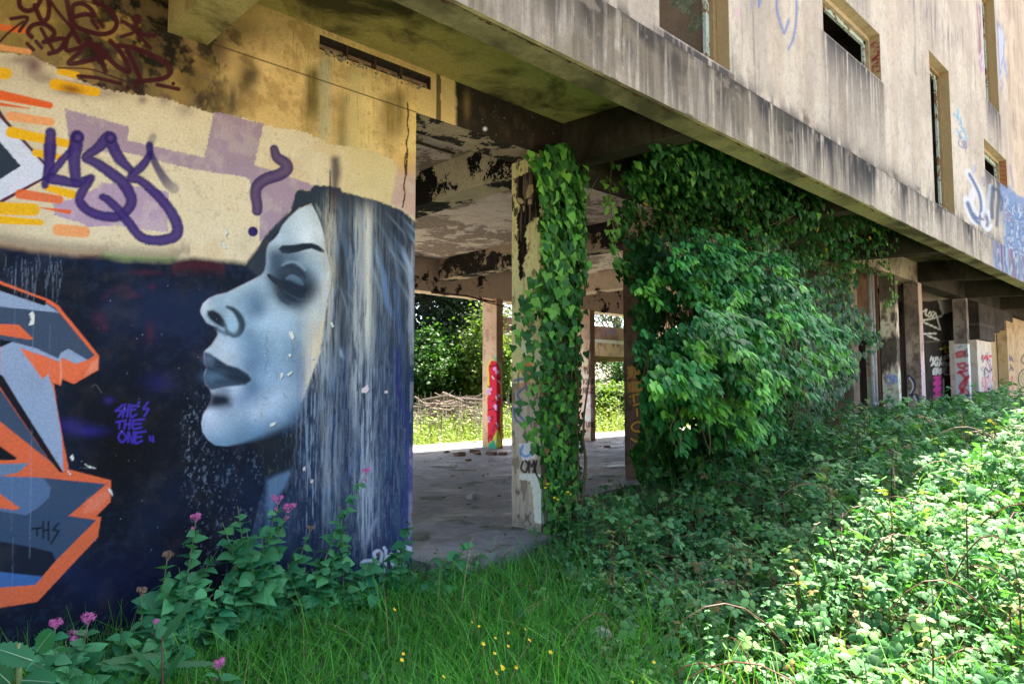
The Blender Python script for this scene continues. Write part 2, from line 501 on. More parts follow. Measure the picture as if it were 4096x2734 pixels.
    p.mask(np.exp(-((v - bot + 6) / 20) ** 2) * .9 * sstep(380, 420, u) * (1 - sstep(690, 730, u)), (112, 140, 84))
    p.mask(np.exp(-((v - bot + 34) / 26) ** 2) * .45 * (u < 760), (92, 84, 76))
    base = np.array(lin((14, 23, 40)))[None] * np.ones((len(u), 1))
    p.mask(dark, base); p.mask(dark * sstep(.56, .70, n3) * .35, (40, 52, 76)); p.mask(dark * sstep(.5, .75, n2) * .4, (10, 13, 20))
    p.mask(dark * sstep(.45, .7, n1) * .6, (26, 44, 78))
    p.mask(dark * np.exp(-(((u - 640) / 210) ** 2 + ((v - 1300) / 200) ** 2)) * .4, (26, 36, 74))
    p.mask(dark * np.exp(-(((u - 480) / 230) ** 2 + ((v - 1750) / 300) ** 2)) * 1.0, (8, 9, 13)); p.mask(dark * np.exp(-(((u - 820) / 200) ** 2 + ((v - 2150) / 300) ** 2)) * .8, (10, 13, 22))
    p.mask(dark * np.exp(-(((u - 480) / 260) ** 2 + ((v - 2330) / 130) ** 2)) * .5, (16, 21, 62))
    p.mask(dark * np.exp(-((v - bot - 25) / 26) ** 2) * .5 * (u > 690) * (u < 900), (88, 28, 40))
    p.stroke([(420, 1190), (445, 1165), (490, 1150), (515, 1150)], 22, (70, 34, 62), 10, .35)
    for (x, y, rx, ry) in [(400, 1275, 26, 30), (530, 1180, 30, 12), (610, 1148, 12, 12), (600, 1330, 16, 40), (420, 1310, 12, 14), (585, 1090, 60, 10)]:
        p.blob(x, y, rx, ry, (92, 34, 58), .4)
    p.blob(275, 1697, 55, 26, (48, 36, 128), .6); p.blob(345, 1722, 70, 20, (44, 34, 130), .75); p.blob(640, 1530, 60, 40, (34, 32, 96), .6); p.blob(435, 1600, 20, 14, (60, 44, 130), .6)
    # --- hair
    hp = mp(cM, [(585, 190), (650, 196), (668, 172), (735, 172), (800, 185), (812, 203), (900, 226), (955, 238), (1035, 266), (1105, 300), (1150, 338), (1215, 360), (1215, 2500), (200, 2500), (480, 1430), (620, 1200), (700, 980), (752, 610), (718, 440), (655, 262), (600, 280), (540, 340), (490, 400), (450, 455), (440, 520), (425, 590), (400, 610), (350, 560), (390, 500), (430, 420), (500, 350), (560, 290)])
    p.poly(hp, (44, 54, 68), 5, 1, 5, 12)
    idx = p._near(np.array(hp), 4); hm = np.zeros(len(u)); hm[idx] = 1 - sstep(-4, 6, p.polymask(idx, np.array(hp)))
    low = sstep(1250, 1800, v)
    p.mask(hm * low * .75, (28, 46, 80))
    p.mask(hm * sstep(1380, 1620, u) * low * .5, (32, 54, 100))
    p.mask(hm * sstep(.52, .7, n1) * .45, (62, 84, 112))
    # strands follow the fall of the hair
    r = np.random.default_rng(5)
    def strand(pts, w, c, a, s=6): p.stroke(mp(cH, pts), w, c, s, a, fade=[0, 1, 1, .2])
    for k in range(74):
        t = r.random(); x0 = 330 + 640 * t; y0 = 150 + 180 * t + r.uniform(0, 900) * (r.random() ** 1.0)
        bend = 60 + 130 * t; ln = r.uniform(250, 650)
        if t > .55: bend += 60
        pts = [(x0 - 20, y0), (x0 + bend * .30, y0 + ln * .3), (x0 + bend * .7, y0 + ln * .65), (x0 + bend * .85 + r.uniform(-40, 10), y0 + ln)]
        li = r.random() < .55
        cc = [(116, 142, 172), (86, 116, 156), (142, 162, 184)][r.integers(3)] if li else [(24, 32, 46), (30, 42, 66), (48, 52, 58)][r.integers(3)]
        strand(pts, r.uniform(5, 15), cc, r.uniform(.35, .7))
    for pts, w, c in [([(900, 540), (925, 640), (960, 740), (975, 860)], 16, (150, 176, 206)), ([(390, 340), (420, 450), (470, 600), (520, 720), (545, 860)], 22, (70, 90, 116)), ([(700, 300), (770, 420), (850, 560), (890, 700)], 20, (40, 46, 54)),
                      ([(380, 850), (360, 930), (345, 1000), (365, 1130)], 16, (96, 128, 168)), ([(700, 620), (760, 800), (780, 1000), (830, 1120)], 20, (92, 128, 176)), ([(830, 780), (850, 950), (880, 1200), (920, 1500)], 18, (60, 84, 128)), ([(410, 1340), (420, 1400), (440, 1440)], 12, (150, 180, 205)),
                      ([(230, 230), (260, 320), (300, 470), (340, 700)], 18, (40, 44, 50)), ([(215, 215), (250, 290), (262, 330)], 10, (150, 160, 166))]:
        strand(pts, w, c, .75)
    for pts, w, c in [([(1020, 0), (1040, 300), (1090, 520), (1100, 900), (1060, 1300)], 26, (40, 44, 112)), ([(800, 600), (700, 850), (560, 950), (500, 1080)], 26, (34, 60, 108)), ([(880, 1180), (840, 1260), (810, 1340)], 12, (150, 150, 186)), ([(1060, 500), (1000, 900), (940, 1200), (900, 1500)], 30, (24, 32, 76)), ([(1120, 700), (1124, 1000), (1110, 1400)], 24, (92, 84, 142)), ([(980, 900), (960, 1100), (1000, 1300)], 22, (26, 34, 90))]:
        p.stroke(mp(cL, pts), w, c, 10, .6)
    for (uc_, w_, a_, c_) in ((1468, 46, .42, (168, 180, 192)), (1318, 40, .42, (160, 168, 172)), (1400, 60, .10, (120, 140, 164)), (1590, 60, .10, (110, 130, 160))):
        p.mask(hm * np.exp(-((u - uc_) / w_) ** 2) * sstep(740, 900, v) * (1 - sstep(1900, 2300, v)) * sstep(.36, .66, .5 * st2 + .5 * fbm(X * 45 + 2, Z * 2.4, 4)) * a_ * 1.7, c_)
    # neck in the lower left of the hair
    p.poly(mp(cL, [(120, 900), (270, 830), (330, 830), (300, 900), (200, 1010), (150, 1160), (120, 1280)]), (96, 124, 158), 14, .85, 6)
    p.poly(mp(cL, [(0, 650), (230, 590), (380, 520), (330, 760), (300, 830), (180, 860), (120, 900), (60, 760)]), (24, 32, 42), 16, .95, 8)
    p.poly(mp(cL, [(300, 800), (370, 790), (320, 900), (200, 1080), (150, 1200), (230, 990)]), (18, 26, 44), 8, .8, 6)
    # --- the face
    face = mp(cF, [(1300, 312), (1240, 318), (1150, 360), (1060, 440), (985, 530), (950, 610), (900, 670), (850, 710), (828, 760), (820, 830), (818, 930), (800, 1000), (770, 1040), (700, 1080), (600, 1130), (500, 1180), (410, 1225), (300, 1250), (220, 1285), (160, 1340), (133, 1410), (140, 1450)]) + \
        mp(cG, [(115, 330), (160, 400), (245, 440), (250, 500), (200, 580), (140, 635), (135, 680), (140, 740), (160, 765), (140, 815), (137, 850), (150, 915), (180, 940), (200, 1000), (190, 1060), (160, 1110), (130, 1160), (115, 1230), (125, 1310), (170, 1375), (230, 1420), (330, 1430), (430, 1420), (560, 1400), (640, 1385), (760, 1345), (900, 1300), (1010, 1180), (1040, 900), (1090, 600), (1150, 300)]) + \
        mp(cF, [(1490, 1180), (1505, 1040), (1480, 920), (1440, 760), (1430, 640), (1400, 530), (1360, 420)])
    ctl = [(cF, [(1200, 500, 192, 211, 226), (1270, 350, 180, 195, 206), (1250, 670, 208, 222, 236), (1380, 700, 188, 198, 204), (1000, 600, 165, 190, 210), (1080, 520, 180, 203, 221), (880, 740, 150, 175, 195), (960, 700, 168, 193, 214), (850, 900, 138, 164, 190), (905, 850, 92, 116, 136), (960, 920, 76, 100, 124), (920, 1000, 90, 116, 140), (1080, 870, 104, 130, 154), (1200, 850, 132, 158, 180), (1330, 850, 165, 182, 192), (1035, 925, 134, 168, 192), (1180, 945, 128, 160, 186), (1080, 970, 44, 60, 78), (985, 1010, 40, 56, 74), (1180, 1040, 48, 66, 84), (1100, 1090, 84, 112, 140), (1190, 1120, 92, 122, 150), (1000, 1150, 34, 48, 68), (1150, 1180, 34, 46, 62), (1060, 1270, 48, 68, 88), (1140, 1330, 88, 104, 120), (1240, 1160, 48, 62, 78), (1300, 1060, 112, 140, 162), (1350, 1000, 152, 176, 194), (1350, 1200, 140, 150, 156), (1430, 1100, 188, 203, 214), (1420, 950, 172, 190, 202), (900, 1330, 166, 196, 221), (1050, 1440, 166, 196, 221), (1300, 1350, 182, 197, 203), (1400, 1300, 196, 203, 203), (800, 1100, 152, 182, 206), (880, 1190, 138, 168, 194), (700, 1250, 112, 148, 182), (840, 1260, 140, 172, 200), (500, 1220, 160, 190, 212), (640, 1150, 158, 186, 208), (180, 1400, 178, 198, 217), (300, 1300, 150, 180, 206), (230, 1330, 172, 194, 212), (400, 1320, 158, 188, 212), (620, 1350, 120, 156, 190), (750, 1400, 96, 132, 166), (520, 1330, 140, 174, 202)]),
           (cG, [(140, 300, 176, 200, 214), (220, 250, 160, 188, 210), (310, 260, 150, 184, 210), (285, 330, 130, 158, 182), (350, 330, 160, 190, 216), (370, 420, 150, 190, 220), (340, 390, 150, 188, 216), (180, 395, 140, 172, 196), (290, 560, 180, 196, 217), (330, 620, 178, 198, 222), (230, 625, 176, 194, 216), (400, 690, 160, 180, 204), (600, 400, 152, 187, 216), (700, 350, 166, 196, 226), (830, 330, 160, 190, 216), (560, 600, 110, 150, 190), (470, 600, 130, 166, 200), (500, 500, 116, 152, 184), (620, 520, 130, 168, 202), (750, 600, 140, 176, 206), (900, 600, 118, 148, 176), (960, 420, 150, 174, 192), (1050, 350, 190, 196, 192), (1060, 500, 186, 192, 190), (520, 750, 104, 140, 180), (600, 850, 126, 162, 200), (540, 930, 96, 130, 166), (700, 900, 142, 176, 211), (800, 1000, 160, 186, 216), (800, 750, 132, 166, 198), (950, 800, 108, 136, 166), (480, 1000, 118, 148, 188), (420, 940, 166, 190, 216), (450, 1080, 140, 168, 204), (200, 1200, 192, 207, 236), (160, 1260, 176, 196, 224), (250, 1310, 150, 180, 211), (420, 1150, 150, 176, 206), (560, 1150, 172, 192, 222), (660, 1100, 168, 192, 220), (760, 1060, 164, 190, 220), (600, 1290, 110, 150, 190), (480, 1250, 126, 162, 198), (800, 1200, 118, 152, 188), (900, 1110, 106, 138, 174), (850, 1300, 54, 78, 104), (700, 1330, 90, 124, 160), (950, 1200, 64, 90, 122), (330, 1400, 110, 150, 186), (230, 1390, 120, 156, 192), (980, 1000, 120, 146, 172), (330, 1110, 150, 172, 204), (1060, 900, 104, 124, 148), (1030, 1120, 74, 96, 124), (1080, 700, 140, 156, 172), (1130, 450, 168, 180, 188), (1150, 250, 178, 188, 192), (1120, 600, 150, 164, 178), (1000, 1280, 50, 70, 96)])]
    cp = []; cc = []
    for f, q in ctl:
        for (x, y, r_, g_, b_) in q:
            cp.append(f(x, y)); cc.append(np.array([r_, g_, b_]) / 255.0)
    cp = np.array(cp); cc = np.array(cc)
    ker = lambda d: np.sqrt(d * d + 18.0 ** 2)
    D = np.hypot(cp[:, None, 0] - cp[None, :, 0], cp[:, None, 1] - cp[None, :, 1])
    W = np.linalg.solve(ker(D) - 2.0 * np.eye(len(cp)), cc - cc.mean(0))
    fp = np.array(face); idx = p._near(fp, 8); d = p.polymask(idx, fp)
    f_col = np.zeros((len(idx), 3))
    for i0 in range(0, len(idx), 20000):
        q = idx[i0:i0 + 20000]
        f_col[i0:i0 + 20000] = ker(np.hypot(u[q][:, None] - cp[None, :, 0], v[q][:, None] - cp[None, :, 1])) @ W
    f_col = f_col + cc.mean(0)
    g = f_col @ np.array([.3, .5, .2]); f_col = f_col * .68 + .32 * (g[:, None] * np.array([.98, 1.0, 1.02]))
    f_col = (f_col - .5) * 1.16 + .485
    f_col = np.clip(f_col, .08, .95) * (1 + .13 * (n2[idx] - .5) + .07 * (n3[idx] - .5) + .10 * (st2[idx] - .5) * sstep(1180, 1300, u[idx]))[:, None]
    soft = 3 + 60 * sstep(1130, 1260, u[idx]) * sstep(1250, 1420, v[idx]) + 42 * sstep(880, 1100, u[idx]) * sstep(1640, 1730, v[idx])
    gone = sstep(1180, 1290, u[idx]) * sstep(1200, 1420, v[idx]) * np.clip(.25 + 2.2 * (st2[idx] - .32), 0, 1)
    p._put(idx, (1 - sstep(-soft, 3, d)) * (1 - gone), lin(f_col * 255))
    # features laid over the soft shading
    ft = lambda f, pts, c, soft, a=1.0: p.poly(mp(f, pts), c, soft, a)
    p.poly(mp(cF, [(950, 770), (990, 735), (1120, 728), (1200, 712), (1300, 710), (1370, 735), (1430, 785), (1430, 815), (1380, 800), (1300, 768), (1230, 780), (1150, 805), (1050, 825), (985, 815)]), (32, 42, 56), 4)
    p.blob(*cF(1110, 1160), 95, 70, (44, 58, 76), .72, .35); p.blob(*cF(1000, 960), 55, 46, (58, 76, 96), .6)
    p.stroke(mp(cF, [(850, 1048), (900, 1090), (970, 1130), (1060, 1160), (1170, 1200), (1240, 1200)]), [14, 22, 27, 30, 27, 12], (22, 32, 48), 3.5, .95)
    for k in range(9): p.stroke(mp(cF, [(960 + 30 * k, 1130 + 8 * k), (955 + 32 * k, 1165 + 9 * k), (940 + 34 * k, 1195 + 10 * k)]), [5, 4, 2], (20, 28, 42), 2, .7)
    p.stroke(mp(cF, [(960, 1000), (1030, 960), (1100, 955), (1180, 1000), (1230, 1070)]), [16, 20, 18, 16, 10], (40, 54, 72), 6, .85)
    p.stroke(mp(cF, [(990, 940), (1040, 915), (1100, 905), (1160, 925), (1230, 990)]), 9, (140, 168, 188), 5, .7)
    p.stroke(mp(cF, [(1040, 1080), (1090, 1070), (1150, 1100), (1200, 1140)]), [10, 24, 26, 8], (104, 132, 158), 5, .9)
    p.blob(*cF(1110, 1220), 55, 38, (38, 50, 68), .75, .4)
    p.stroke(mp(cF, [(950, 1240), (990, 1300), (1060, 1350)]), [14, 18, 10], (44, 62, 82), 6, .7)
    p.stroke(mp(cF, [(1010, 1215), (1090, 1262), (1180, 1300), (1240, 1290)]), 7, (84, 106, 128), 4, .6)
    p.blob(*cF(1085, 1215), 60, 46, (30, 42, 58), .7, .35); p.blob(*cF(935, 930), 26, 52, (66, 88, 110), .6); p.blob(*cF(1000, 850), 40, 16, (70, 92, 114), .5)
    # nostril and wing of the nose
    p.poly(mp(cG, [(165, 300), (215, 290), (265, 320), (310, 375), (330, 430), (300, 440), (240, 410), (190, 370), (165, 335)]), (26, 36, 48), 7)
    p.stroke(mp(cG, [(245, 445), (280, 470), (330, 490)]), 16, (70, 94, 116), 8, .8)
    p.stroke(mp(cG, [(330, 265), (385, 290), (435, 350), (455, 420), (430, 480), (385, 500), (335, 470), (318, 420)]), [10, 20, 27, 28, 26, 22, 16, 10], (38, 54, 70), 7, .95)
    p.blob(*cG(368, 430), 20, 30, (158, 194, 220), .75, -.5)
    # lips
    p.poly(mp(cG, [(140, 640), (190, 655), (240, 690), (330, 750), (425, 778), (505, 830), (525, 870), (490, 915), (350, 930), (290, 940), (200, 960), (150, 915), (137, 850), (160, 770), (140, 740)]), (60, 78, 100), 6)
    p.poly(mp(cG, [(230, 690), (330, 752), (425, 778), (505, 830), (520, 875), (480, 905), (400, 850), (300, 800), (220, 770)]), (36, 50, 68), 8, .95)
    p.stroke(mp(cG, [(160, 772), (240, 800), (330, 840), (420, 865), (510, 870)]), [8, 14, 22, 28, 20], (30, 42, 58), 8, .9)
    p.blob(*cG(210, 850), 44, 22, (82, 112, 140), .8); p.blob(*cG(170, 700), 24, 20, (96, 118, 142), .7)
    p.stroke(mp(cG, [(240, 890), (330, 890), (430, 900)]), 16, (44, 60, 82), 9, .6)
    p.poly(mp(cG, [(195, 990), (260, 985), (330, 990), (365, 1030), (360, 1090), (280, 1105), (190, 1100), (150, 1115), (190, 1060)]), (26, 38, 56), 24); p.blob(*cG(225, 1050), 34, 22, (26, 38, 56), .8)
    p.blob(*cG(300, 960), 34, 14, (70, 96, 124), .6)
    # dark line of the outline, thin pink rim
    p.stroke(face[:40], 5, (92, 62, 84), 3, .5)
    # rain-washed white streaks down the hair and cheek
    def wash(uc, w, v0, v1, c, a, lo=.42, hi=.72):
        uc0 = uc[0] if hasattr(uc, '__len__') else uc
        uc = np.interp(v, [v0, v1], uc) if hasattr(uc, '__len__') else uc
        m = np.exp(-((u - uc) / w) ** 2) * sstep(v0, v0 + 130, v) * (1 - sstep(v1 - 200, v1, v)) * (u < 1664)
        s = .48 * fbm(X * 100 + uc0 * .01, Z * 2.2, 4, .6) + .52 * fbm(X * 75, Z * 9, 4, .65)
        p.mask(m * a * sstep(lo, hi, s), c)
    wash((1322, 1318), 24, 730, 1300, (186, 180, 160), .85, .42, .60)
    wash((1310, 1265), 42, 1080, 1620, (200, 203, 200), .62, .42, .66)
    wash(1470, 16, 770, 1480, (206, 206, 196), 1.0, .22, .46)
    wash(1428, 26, 780, 1700, (178, 184, 184), .8, .36, .6)
    wash(1250, 60, 1300, 2250, (164, 182, 206), .55, .47, .66)
    wash(1330, 60, 1330, 2300, (112, 136, 174), .5, .45, .66)
    wash((1455, 1462), 55, 1350, 2300, (178, 190, 210), .68, .44, .66)
    wash(1560, 55, 900, 2200, (120, 134, 156), .5, .44, .66)
    wash(1645, 16, 960, 1500, (170, 180, 196), .7, .3, .6)
    p.mask(.22 * hm * sstep(.58, .74, fbm(X * 90, Z * 34, 4)) * sstep(1500, 1700, v) * .40, (176, 196, 224))
    p.stroke(mp(cM, [(772, 50), (775, 110), (770, 200), (765, 300)]), [34, 40, 22, 10], (62, 54, 70), 16, .85)
    p.stroke(mp(cM, [(748, 100), (748, 180), (745, 300)]), [4, 7, 5], (34, 30, 48), 3, .9)
    # --- block-letter piece at the left edge
    OR, SL, LB, BK = (226, 106, 66), (62, 78, 102), (148, 166, 196), (16, 20, 30)
    W_ = -900
    p.poly(mp(cC, [(W_, -300), (0, 40), (350, 175), (410, 215), (470, 290), (690, 560), (683, 660), (515, 758), (430, 722), (424, 770), (374, 750), (400, 930), (440, 1150), (480, 1352), (775, 1428)]) + mp(cD, [(835, 40), (830, 200), (720, 308), (760, 312), (735, 465), (280, 950), (0, 992), (W_, 1010)]), OR, 2.2, 1, 1.5, 8)
    P = lambda f, pts, c, a=1: p.poly(mp(f, pts), c, 2.0, a, 1.0, 8)
    P(cC, [(W_, -260), (0, 68), (310, 185), (385, 225), (660, 558), (610, 590), (530, 615), (430, 605), (400, 580), (130, 475), (0, 500), (W_, 500)], SL)
    P(cC, [(W_, -250), (0, 62), (320, 178), (312, 216), (0, 108), (W_, -200)], BK)
    P(cC, [(W_, -100), (0, 110), (312, 214), (322, 200), (370, 232), (412, 262), (0, 218), (W_, 150)], LB)
    P(cC, [(W_, 340), (0, 340), (130, 345), (235, 445), (200, 448), (0, 415), (W_, 400)], OR)
    P(cC, [(0, 448), (88, 462), (0, 500)], BK)
    P(cC, [(0, 505), (85, 465), (250, 508), (405, 580), (425, 540), (475, 512), (610, 590), (530, 617), (432, 574), (425, 608), (300, 560), (140, 510), (200, 590), (295, 722), (335, 690), (375, 800), (430, 1130), (443, 1372), (240, 1060), (0, 690)], LB)
    p.poly(mp(cC, [(140, 508), (300, 560), (425, 610), (432, 574), (530, 618), (600, 600), (640, 600), (515, 740), (430, 715), (424, 760), (374, 745), (335, 690), (295, 722), (200, 590)]), (232, 112, 72), 2, 1)
    p.poly(mp(cC, [(416, 600), (428, 570), (432, 720), (420, 765)]), (246, 160, 130), 5, .8)
    p.poly(mp(cC, [(640, 600), (685, 580), (683, 655), (590, 700)]), (240, 150, 120), 8, .7)
    P(cC, [(W_, 300), (0, 690), (20, 700), (130, 880), (443, 1375), (415, 1370), (330, 1270), (0, 780), (W_, 500)], (24, 22, 32))
    P(cC, [(W_, 600), (0, 790), (330, 1270), (372, 1312), (240, 1210), (0, 1018), (W_, 800)], SL)
    P(cC, [(W_, 1190), (0, 1190), (115, 1270), (108, 1286), (0, 1288), (W_, 1290)], BK)
    P(cC, [(W_, 1320), (0, 1315), (205, 1308), (130, 1372), (0, 1400), (W_, 1420)], (104, 130, 160))
    P(cD, [(W_, -20), (0, 8), (300, 15), (800, 65), (515, 305), (725, 335), (420, 640), (265, 820), (0, 842), (W_, 850)], (56, 76, 104))
    P(cD, [(W_, -10), (0, 5), (325, 18), (382, 90), (370, 165), (290, 240), (195, 300), (0, 268), (W_, 250)], (86, 112, 150))
    P(cD, [(W_, 100), (0, 138), (150, 245), (120, 262), (0, 246), (W_, 240)], OR)
    P(cD, [(W_, 480), (0, 495), (250, 540), (392, 575), (420, 640), (320, 755), (0, 726), (W_, 720)], (24, 32, 48))
    P(cD, [(W_, 720), (0, 725), (320, 762), (265, 822), (0, 842), (W_, 850)], (62, 104, 164))
    p.poly(mp(cD, [(660, 180), (800, 110), (830, 150), (740, 260), (620, 290)]), (236, 132, 104), 12, .7)
    # chevron and dashes
    p.poly([(-300, 60), (0, 440), (27, 480), (212, 684), (206, 702), (0, 816), (-300, 1000)], (84, 36, 62), 2.5)
    p.poly([(-300, 110), (0, 472), (198, 684), (190, 700), (0, 800), (-300, 980)], (212, 218, 238), 2.5)
    p.poly([(-300, 260), (0, 568), (84, 664), (0, 716), (-300, 860)], (44, 56, 72), 2.5, 1, 3)
    YE, OO, PE = (244, 182, 26), (226, 100, 46), (244, 164, 108)
    def dash(f, a, b, w, c, alpha=1.0): p.stroke([f(*a), f(*b)], w, c, 3, alpha, smooth=False)
    dash(cA, (-300, 790), (445, 945), (48, 26), OO); dash(cA, (-200, 905), (265, 972), (20, 4), OO); dash(cA, (90, 1040), (455, 1095), (36, 32), PE)
    dash(cA, (-300, 200), (215, 275), 26, OO, .75); dash(cA, (-200, 395), (260, 465), 22, PE, .75)
    dash(cA, (-100, 655), (55, 660), 46, YE); dash(cA, (540, 640), (690, 675), 26, YE); dash(cA, (490, 755), (860, 825), (44, 36), YE); p.blob(*cA(640, 800), 48, 18, (110, 52, 40), .8, .2)
    dash(cA, (100, 1185), (620, 1290), (44, 32), YE); dash(cA, (320, 1370), (585, 1418), (30, 22), YE)
    dash(cB, (430, 115), (650, 175), (26, 34), YE); dash(cB, (180, 170), (530, 220), (40, 34), OO, .9); dash(cB, (-200, 290), (300, 310), 50, YE); dash(cB, (-200, 385), (365, 425), (38, 24), YE); dash(cB, (365, 293), (620, 330), (4, 17), OO); dash(cB, (520, 490), (755, 510), 46, PE)
    # blue-violet tag
    VI, VL = (40, 27, 96), (70, 50, 124)
    tg = lambda f, pts, w, **k: p.stroke(mp(f, pts), np.array(w) / 2.05, VI, 5, .97, edge=VL, rough=3, **k)
    p.poly(mp(cA, [(385, 1290), (480, 1260), (505, 1300), (500, 1400), (400, 1560), (390, 1450)]), VI, 6, .85)
    tg(cA, [(455, 1190), (450, 1300), (440, 1480), (400, 1660)], [90, 100, 90, 60])
    tg(cA, [(430, 1600), (520, 1480), (680, 1300)], [60, 70, 60])
    tg(cA, [(690, 1230), (675, 1330), (665, 1450), (675, 1568), (690, 1630), (800, 1610)], [120, 115, 105, 95, 90, 70])
    tg(cA, [(470, 1600), (560, 1620), (700, 1650)], [100, 90, 70])
    tg(cA, [(810, 1600), (730, 1730), (715, 1800), (780, 1880), (900, 1930), (1050, 1940), (1150, 1870), (1175, 1780), (1110, 1650), (980, 1540), (860, 1460), (765, 1410), (860, 1340), (975, 1235), (1005, 1300), (1070, 1420), (1180, 1530)], [80, 80, 80, 80, 80, 85, 90, 95, 100, 95, 85, 70, 85, 115, 100, 100, 60])
    tg(cA, [(1340, 1300), (1340, 1380), (1280, 1480), (1170, 1590), (1260, 1620), (1400, 1740), (1520, 1880), (1590, 2030), (1560, 2120), (1400, 2155), (1260, 2120), (1150, 1990), (1060, 1880), (980, 1800), (920, 1765)], [60, 55, 75, 70, 75, 85, 90, 100, 95, 85, 80, 80, 75, 72, 62])
    p.stroke(mp(cA, [(1350, 1380), (1420, 1520), (1500, 1640), (1560, 1690)]), [26, 30, 38, 40], VI, 6, .9, fade=[1, .9, .5])
    p.stroke(mp(cA, [(1370, 1230), (1340, 1300)]), [30, 26], VI, 9, .5, smooth=False)
    p.stroke(mp(cM, [(478, -5), (492, 35), (530, 62), (540, 90), (505, 118), (440, 140), (398, 172), (388, 215), (396, 260), (396, 292)]), [34, 42, 48, 50, 50, 50, 48, 44, 44, 42], (52, 34, 92), 4, .96, edge=(96, 76, 116))
    p.dot(*cM(376, 393), 20, (40, 28, 100), 3)
    for x, y in ((692, 1235), (985, 1240)): p.dot(*cA(x, y), 22, VI, 4); p.dot(*cA(x + 6, y - 4), 11, (98, 76, 140), 9, .8)
    # maroon marker tag at the top left
    MA = (66, 20, 32)
    for w, pts in [(46, [(170, -40), (180, 60), (250, 100), (330, 60), (380, -40)]), (46, [(310, 50), (370, 180), (425, 165), (440, 60), (420, -60)]), (30, [(445, 0), (520, 110), (640, 250)]), (46, [(590, -40), (610, 60), (640, 220)]),
                   (44, [(640, 160), (770, 130), (835, 145), (820, 90), (740, 35), (660, 50), (650, 130), (665, 220), (750, 270), (900, 308), (1010, 280), (1045, 200), (1000, 110), (930, 55), (845, 18)]), (34, [(825, 190), (875, 255)]), (34, [(888, 190), (920, 240)]),
                   (38, [(1095, 190), (1215, 265), (1280, 310), (1385, 322)]), (34, [(1225, 200), (1205, 285), (1090, 330)]), (30, [(1225, 300), (1350, 430)]), (34, [(100, 170), (245, 160), (175, 280)]), (22, [(205, 195), (70, 300), (0, 375)]),
                   (44, [(285, 335), (250, 285), (300, 225), (400, 220), (480, 280), (470, 335), (390, 380), (520, 350), (580, 360), (530, 450), (440, 482)]), (36, [(370, 260), (430, 370), (490, 470)]), (36, [(242, 392), (300, 448)]), (36, [(322, 372), (372, 428)]),
                   (42, [(660, 275), (610, 340), (590, 430), (620, 455), (720, 425), (800, 375)]), (44, [(650, 265), (710, 380)]), (46, [(800, 375), (700, 480), (615, 565), (700, 565), (850, 530)]), (46, [(790, 365), (870, 460), (945, 640)]),
                   (46, [(860, 400), (960, 510), (1070, 610), (1160, 640), (1090, 480), (990, 370)]), (44, [(1140, 450), (1210, 600), (1265, 725)]), (44, [(1060, 410), (1200, 430), (1380, 505), (1510, 590), (1530, 650), (1460, 705), (1300, 725), (1220, 740)]),
                   (14, [(520, 610), (800, 620), (1000, 685), (1160, 742)]), (36, [(700, 682), (870, 700), (1080, 752)]), (36, [(1410, 760), (1600, 800)])]:
        p.stroke(mp(cA, pts), w / 2.24, MA, 2.5, .97)
    for x, y, q in ((1145, 787, 22), (1215, 780, 20), (1552, 750, 18), (1228, 172, 44)): p.dot(*cA(x, y), q / 2.24, MA)
    # small violet lettering
    VT = (66, 50, 168)
    for pts in [[(852, 903), (825, 930), (805, 945), (850, 945), (825, 985)], [(870, 900), (855, 985)], [(898, 900), (885, 985)], [(860, 945), (892, 938)], [(915, 905), (910, 985), (950, 970)], [(910, 940), (942, 934)], [(912, 915), (945, 908)], [(968, 882), (958, 915)], [(1030, 885), (1000, 930), (1035, 932), (1005, 980)],
                [(810, 1022), (858, 1014)], [(835, 1020), (830, 1066)], [(875, 1008), (866, 1070)], [(908, 1005), (900, 1070)], [(868, 1040), (904, 1036)], [(930, 1008), (926, 1066), (985, 1060)], [(930, 1010), (1005, 1002)], [(928, 1038), (982, 1033)],
                [(845, 1088), (825, 1130), (850, 1162), (878, 1130), (852, 1088)], [(893, 1162), (895, 1092), (925, 1168), (932, 1090)], [(948, 1094), (942, 1168), (990, 1152)], [(948, 1096), (1015, 1088)], [(946, 1130), (986, 1124)], [(1043, 1125), (1050, 1152)], [(1065, 1122), (1068, 1158)]]:
        p.stroke(mp(cC, pts), 8.5, VT, 2.5, .95)
    for pts in [[(245, 400), (310, 394)], [(280, 398), (280, 450)], [(325, 350), (325, 470)], [(365, 350), (365, 488)], [(325, 415), (366, 408)], [(438, 362), (398, 408), (442, 418), (385, 510)]]:
        p.stroke(mp(cD, pts), 8.5, (22, 26, 36), 2.5, .9, smooth=False)
    # white lettering at the foot of the wall
    WH = (214, 222, 240)
    for w, pts in [(22, [(850, 1465), (800, 1468), (778, 1490), (815, 1505), (850, 1515), (835, 1545), (780, 1560)]), (22, [(870, 1450), (868, 1410), (895, 1398), (918, 1420), (912, 1470), (890, 1490)]), (20, [(935, 1375), (948, 1410), (940, 1540)]), (18, [(960, 1440), (985, 1420), (990, 1490)]), (14, [(1030, 1358), (1038, 1400)]), (20, [(1000, 1450), (1010, 1530), (1045, 1480)]), (24, [(1062, 1480), (1075, 1420), (1105, 1405), (1135, 1430)]), (26, [(1085, 1372), (1130, 1385)]), (18, [(1062, 1480), (1070, 1560)])]:
        p.stroke(mp(cL, pts), w / 1.6, WH, 2.5, .95, rough=1.5)
    # --- wear: dribbles, scratches, flakes with painted shadows
    for k in range(26):
        x = r.uniform(10, 260); y = r.uniform(1010, 1080); l = r.uniform(60, 210)
        p.stroke([(x, y), (x + r.uniform(-6, 6), y + l * .5), (x + r.uniform(-10, 6), y + l)], r.uniform(2, 4), (128, 142, 164), 1.5, r.uniform(.15, .5), rough=2)
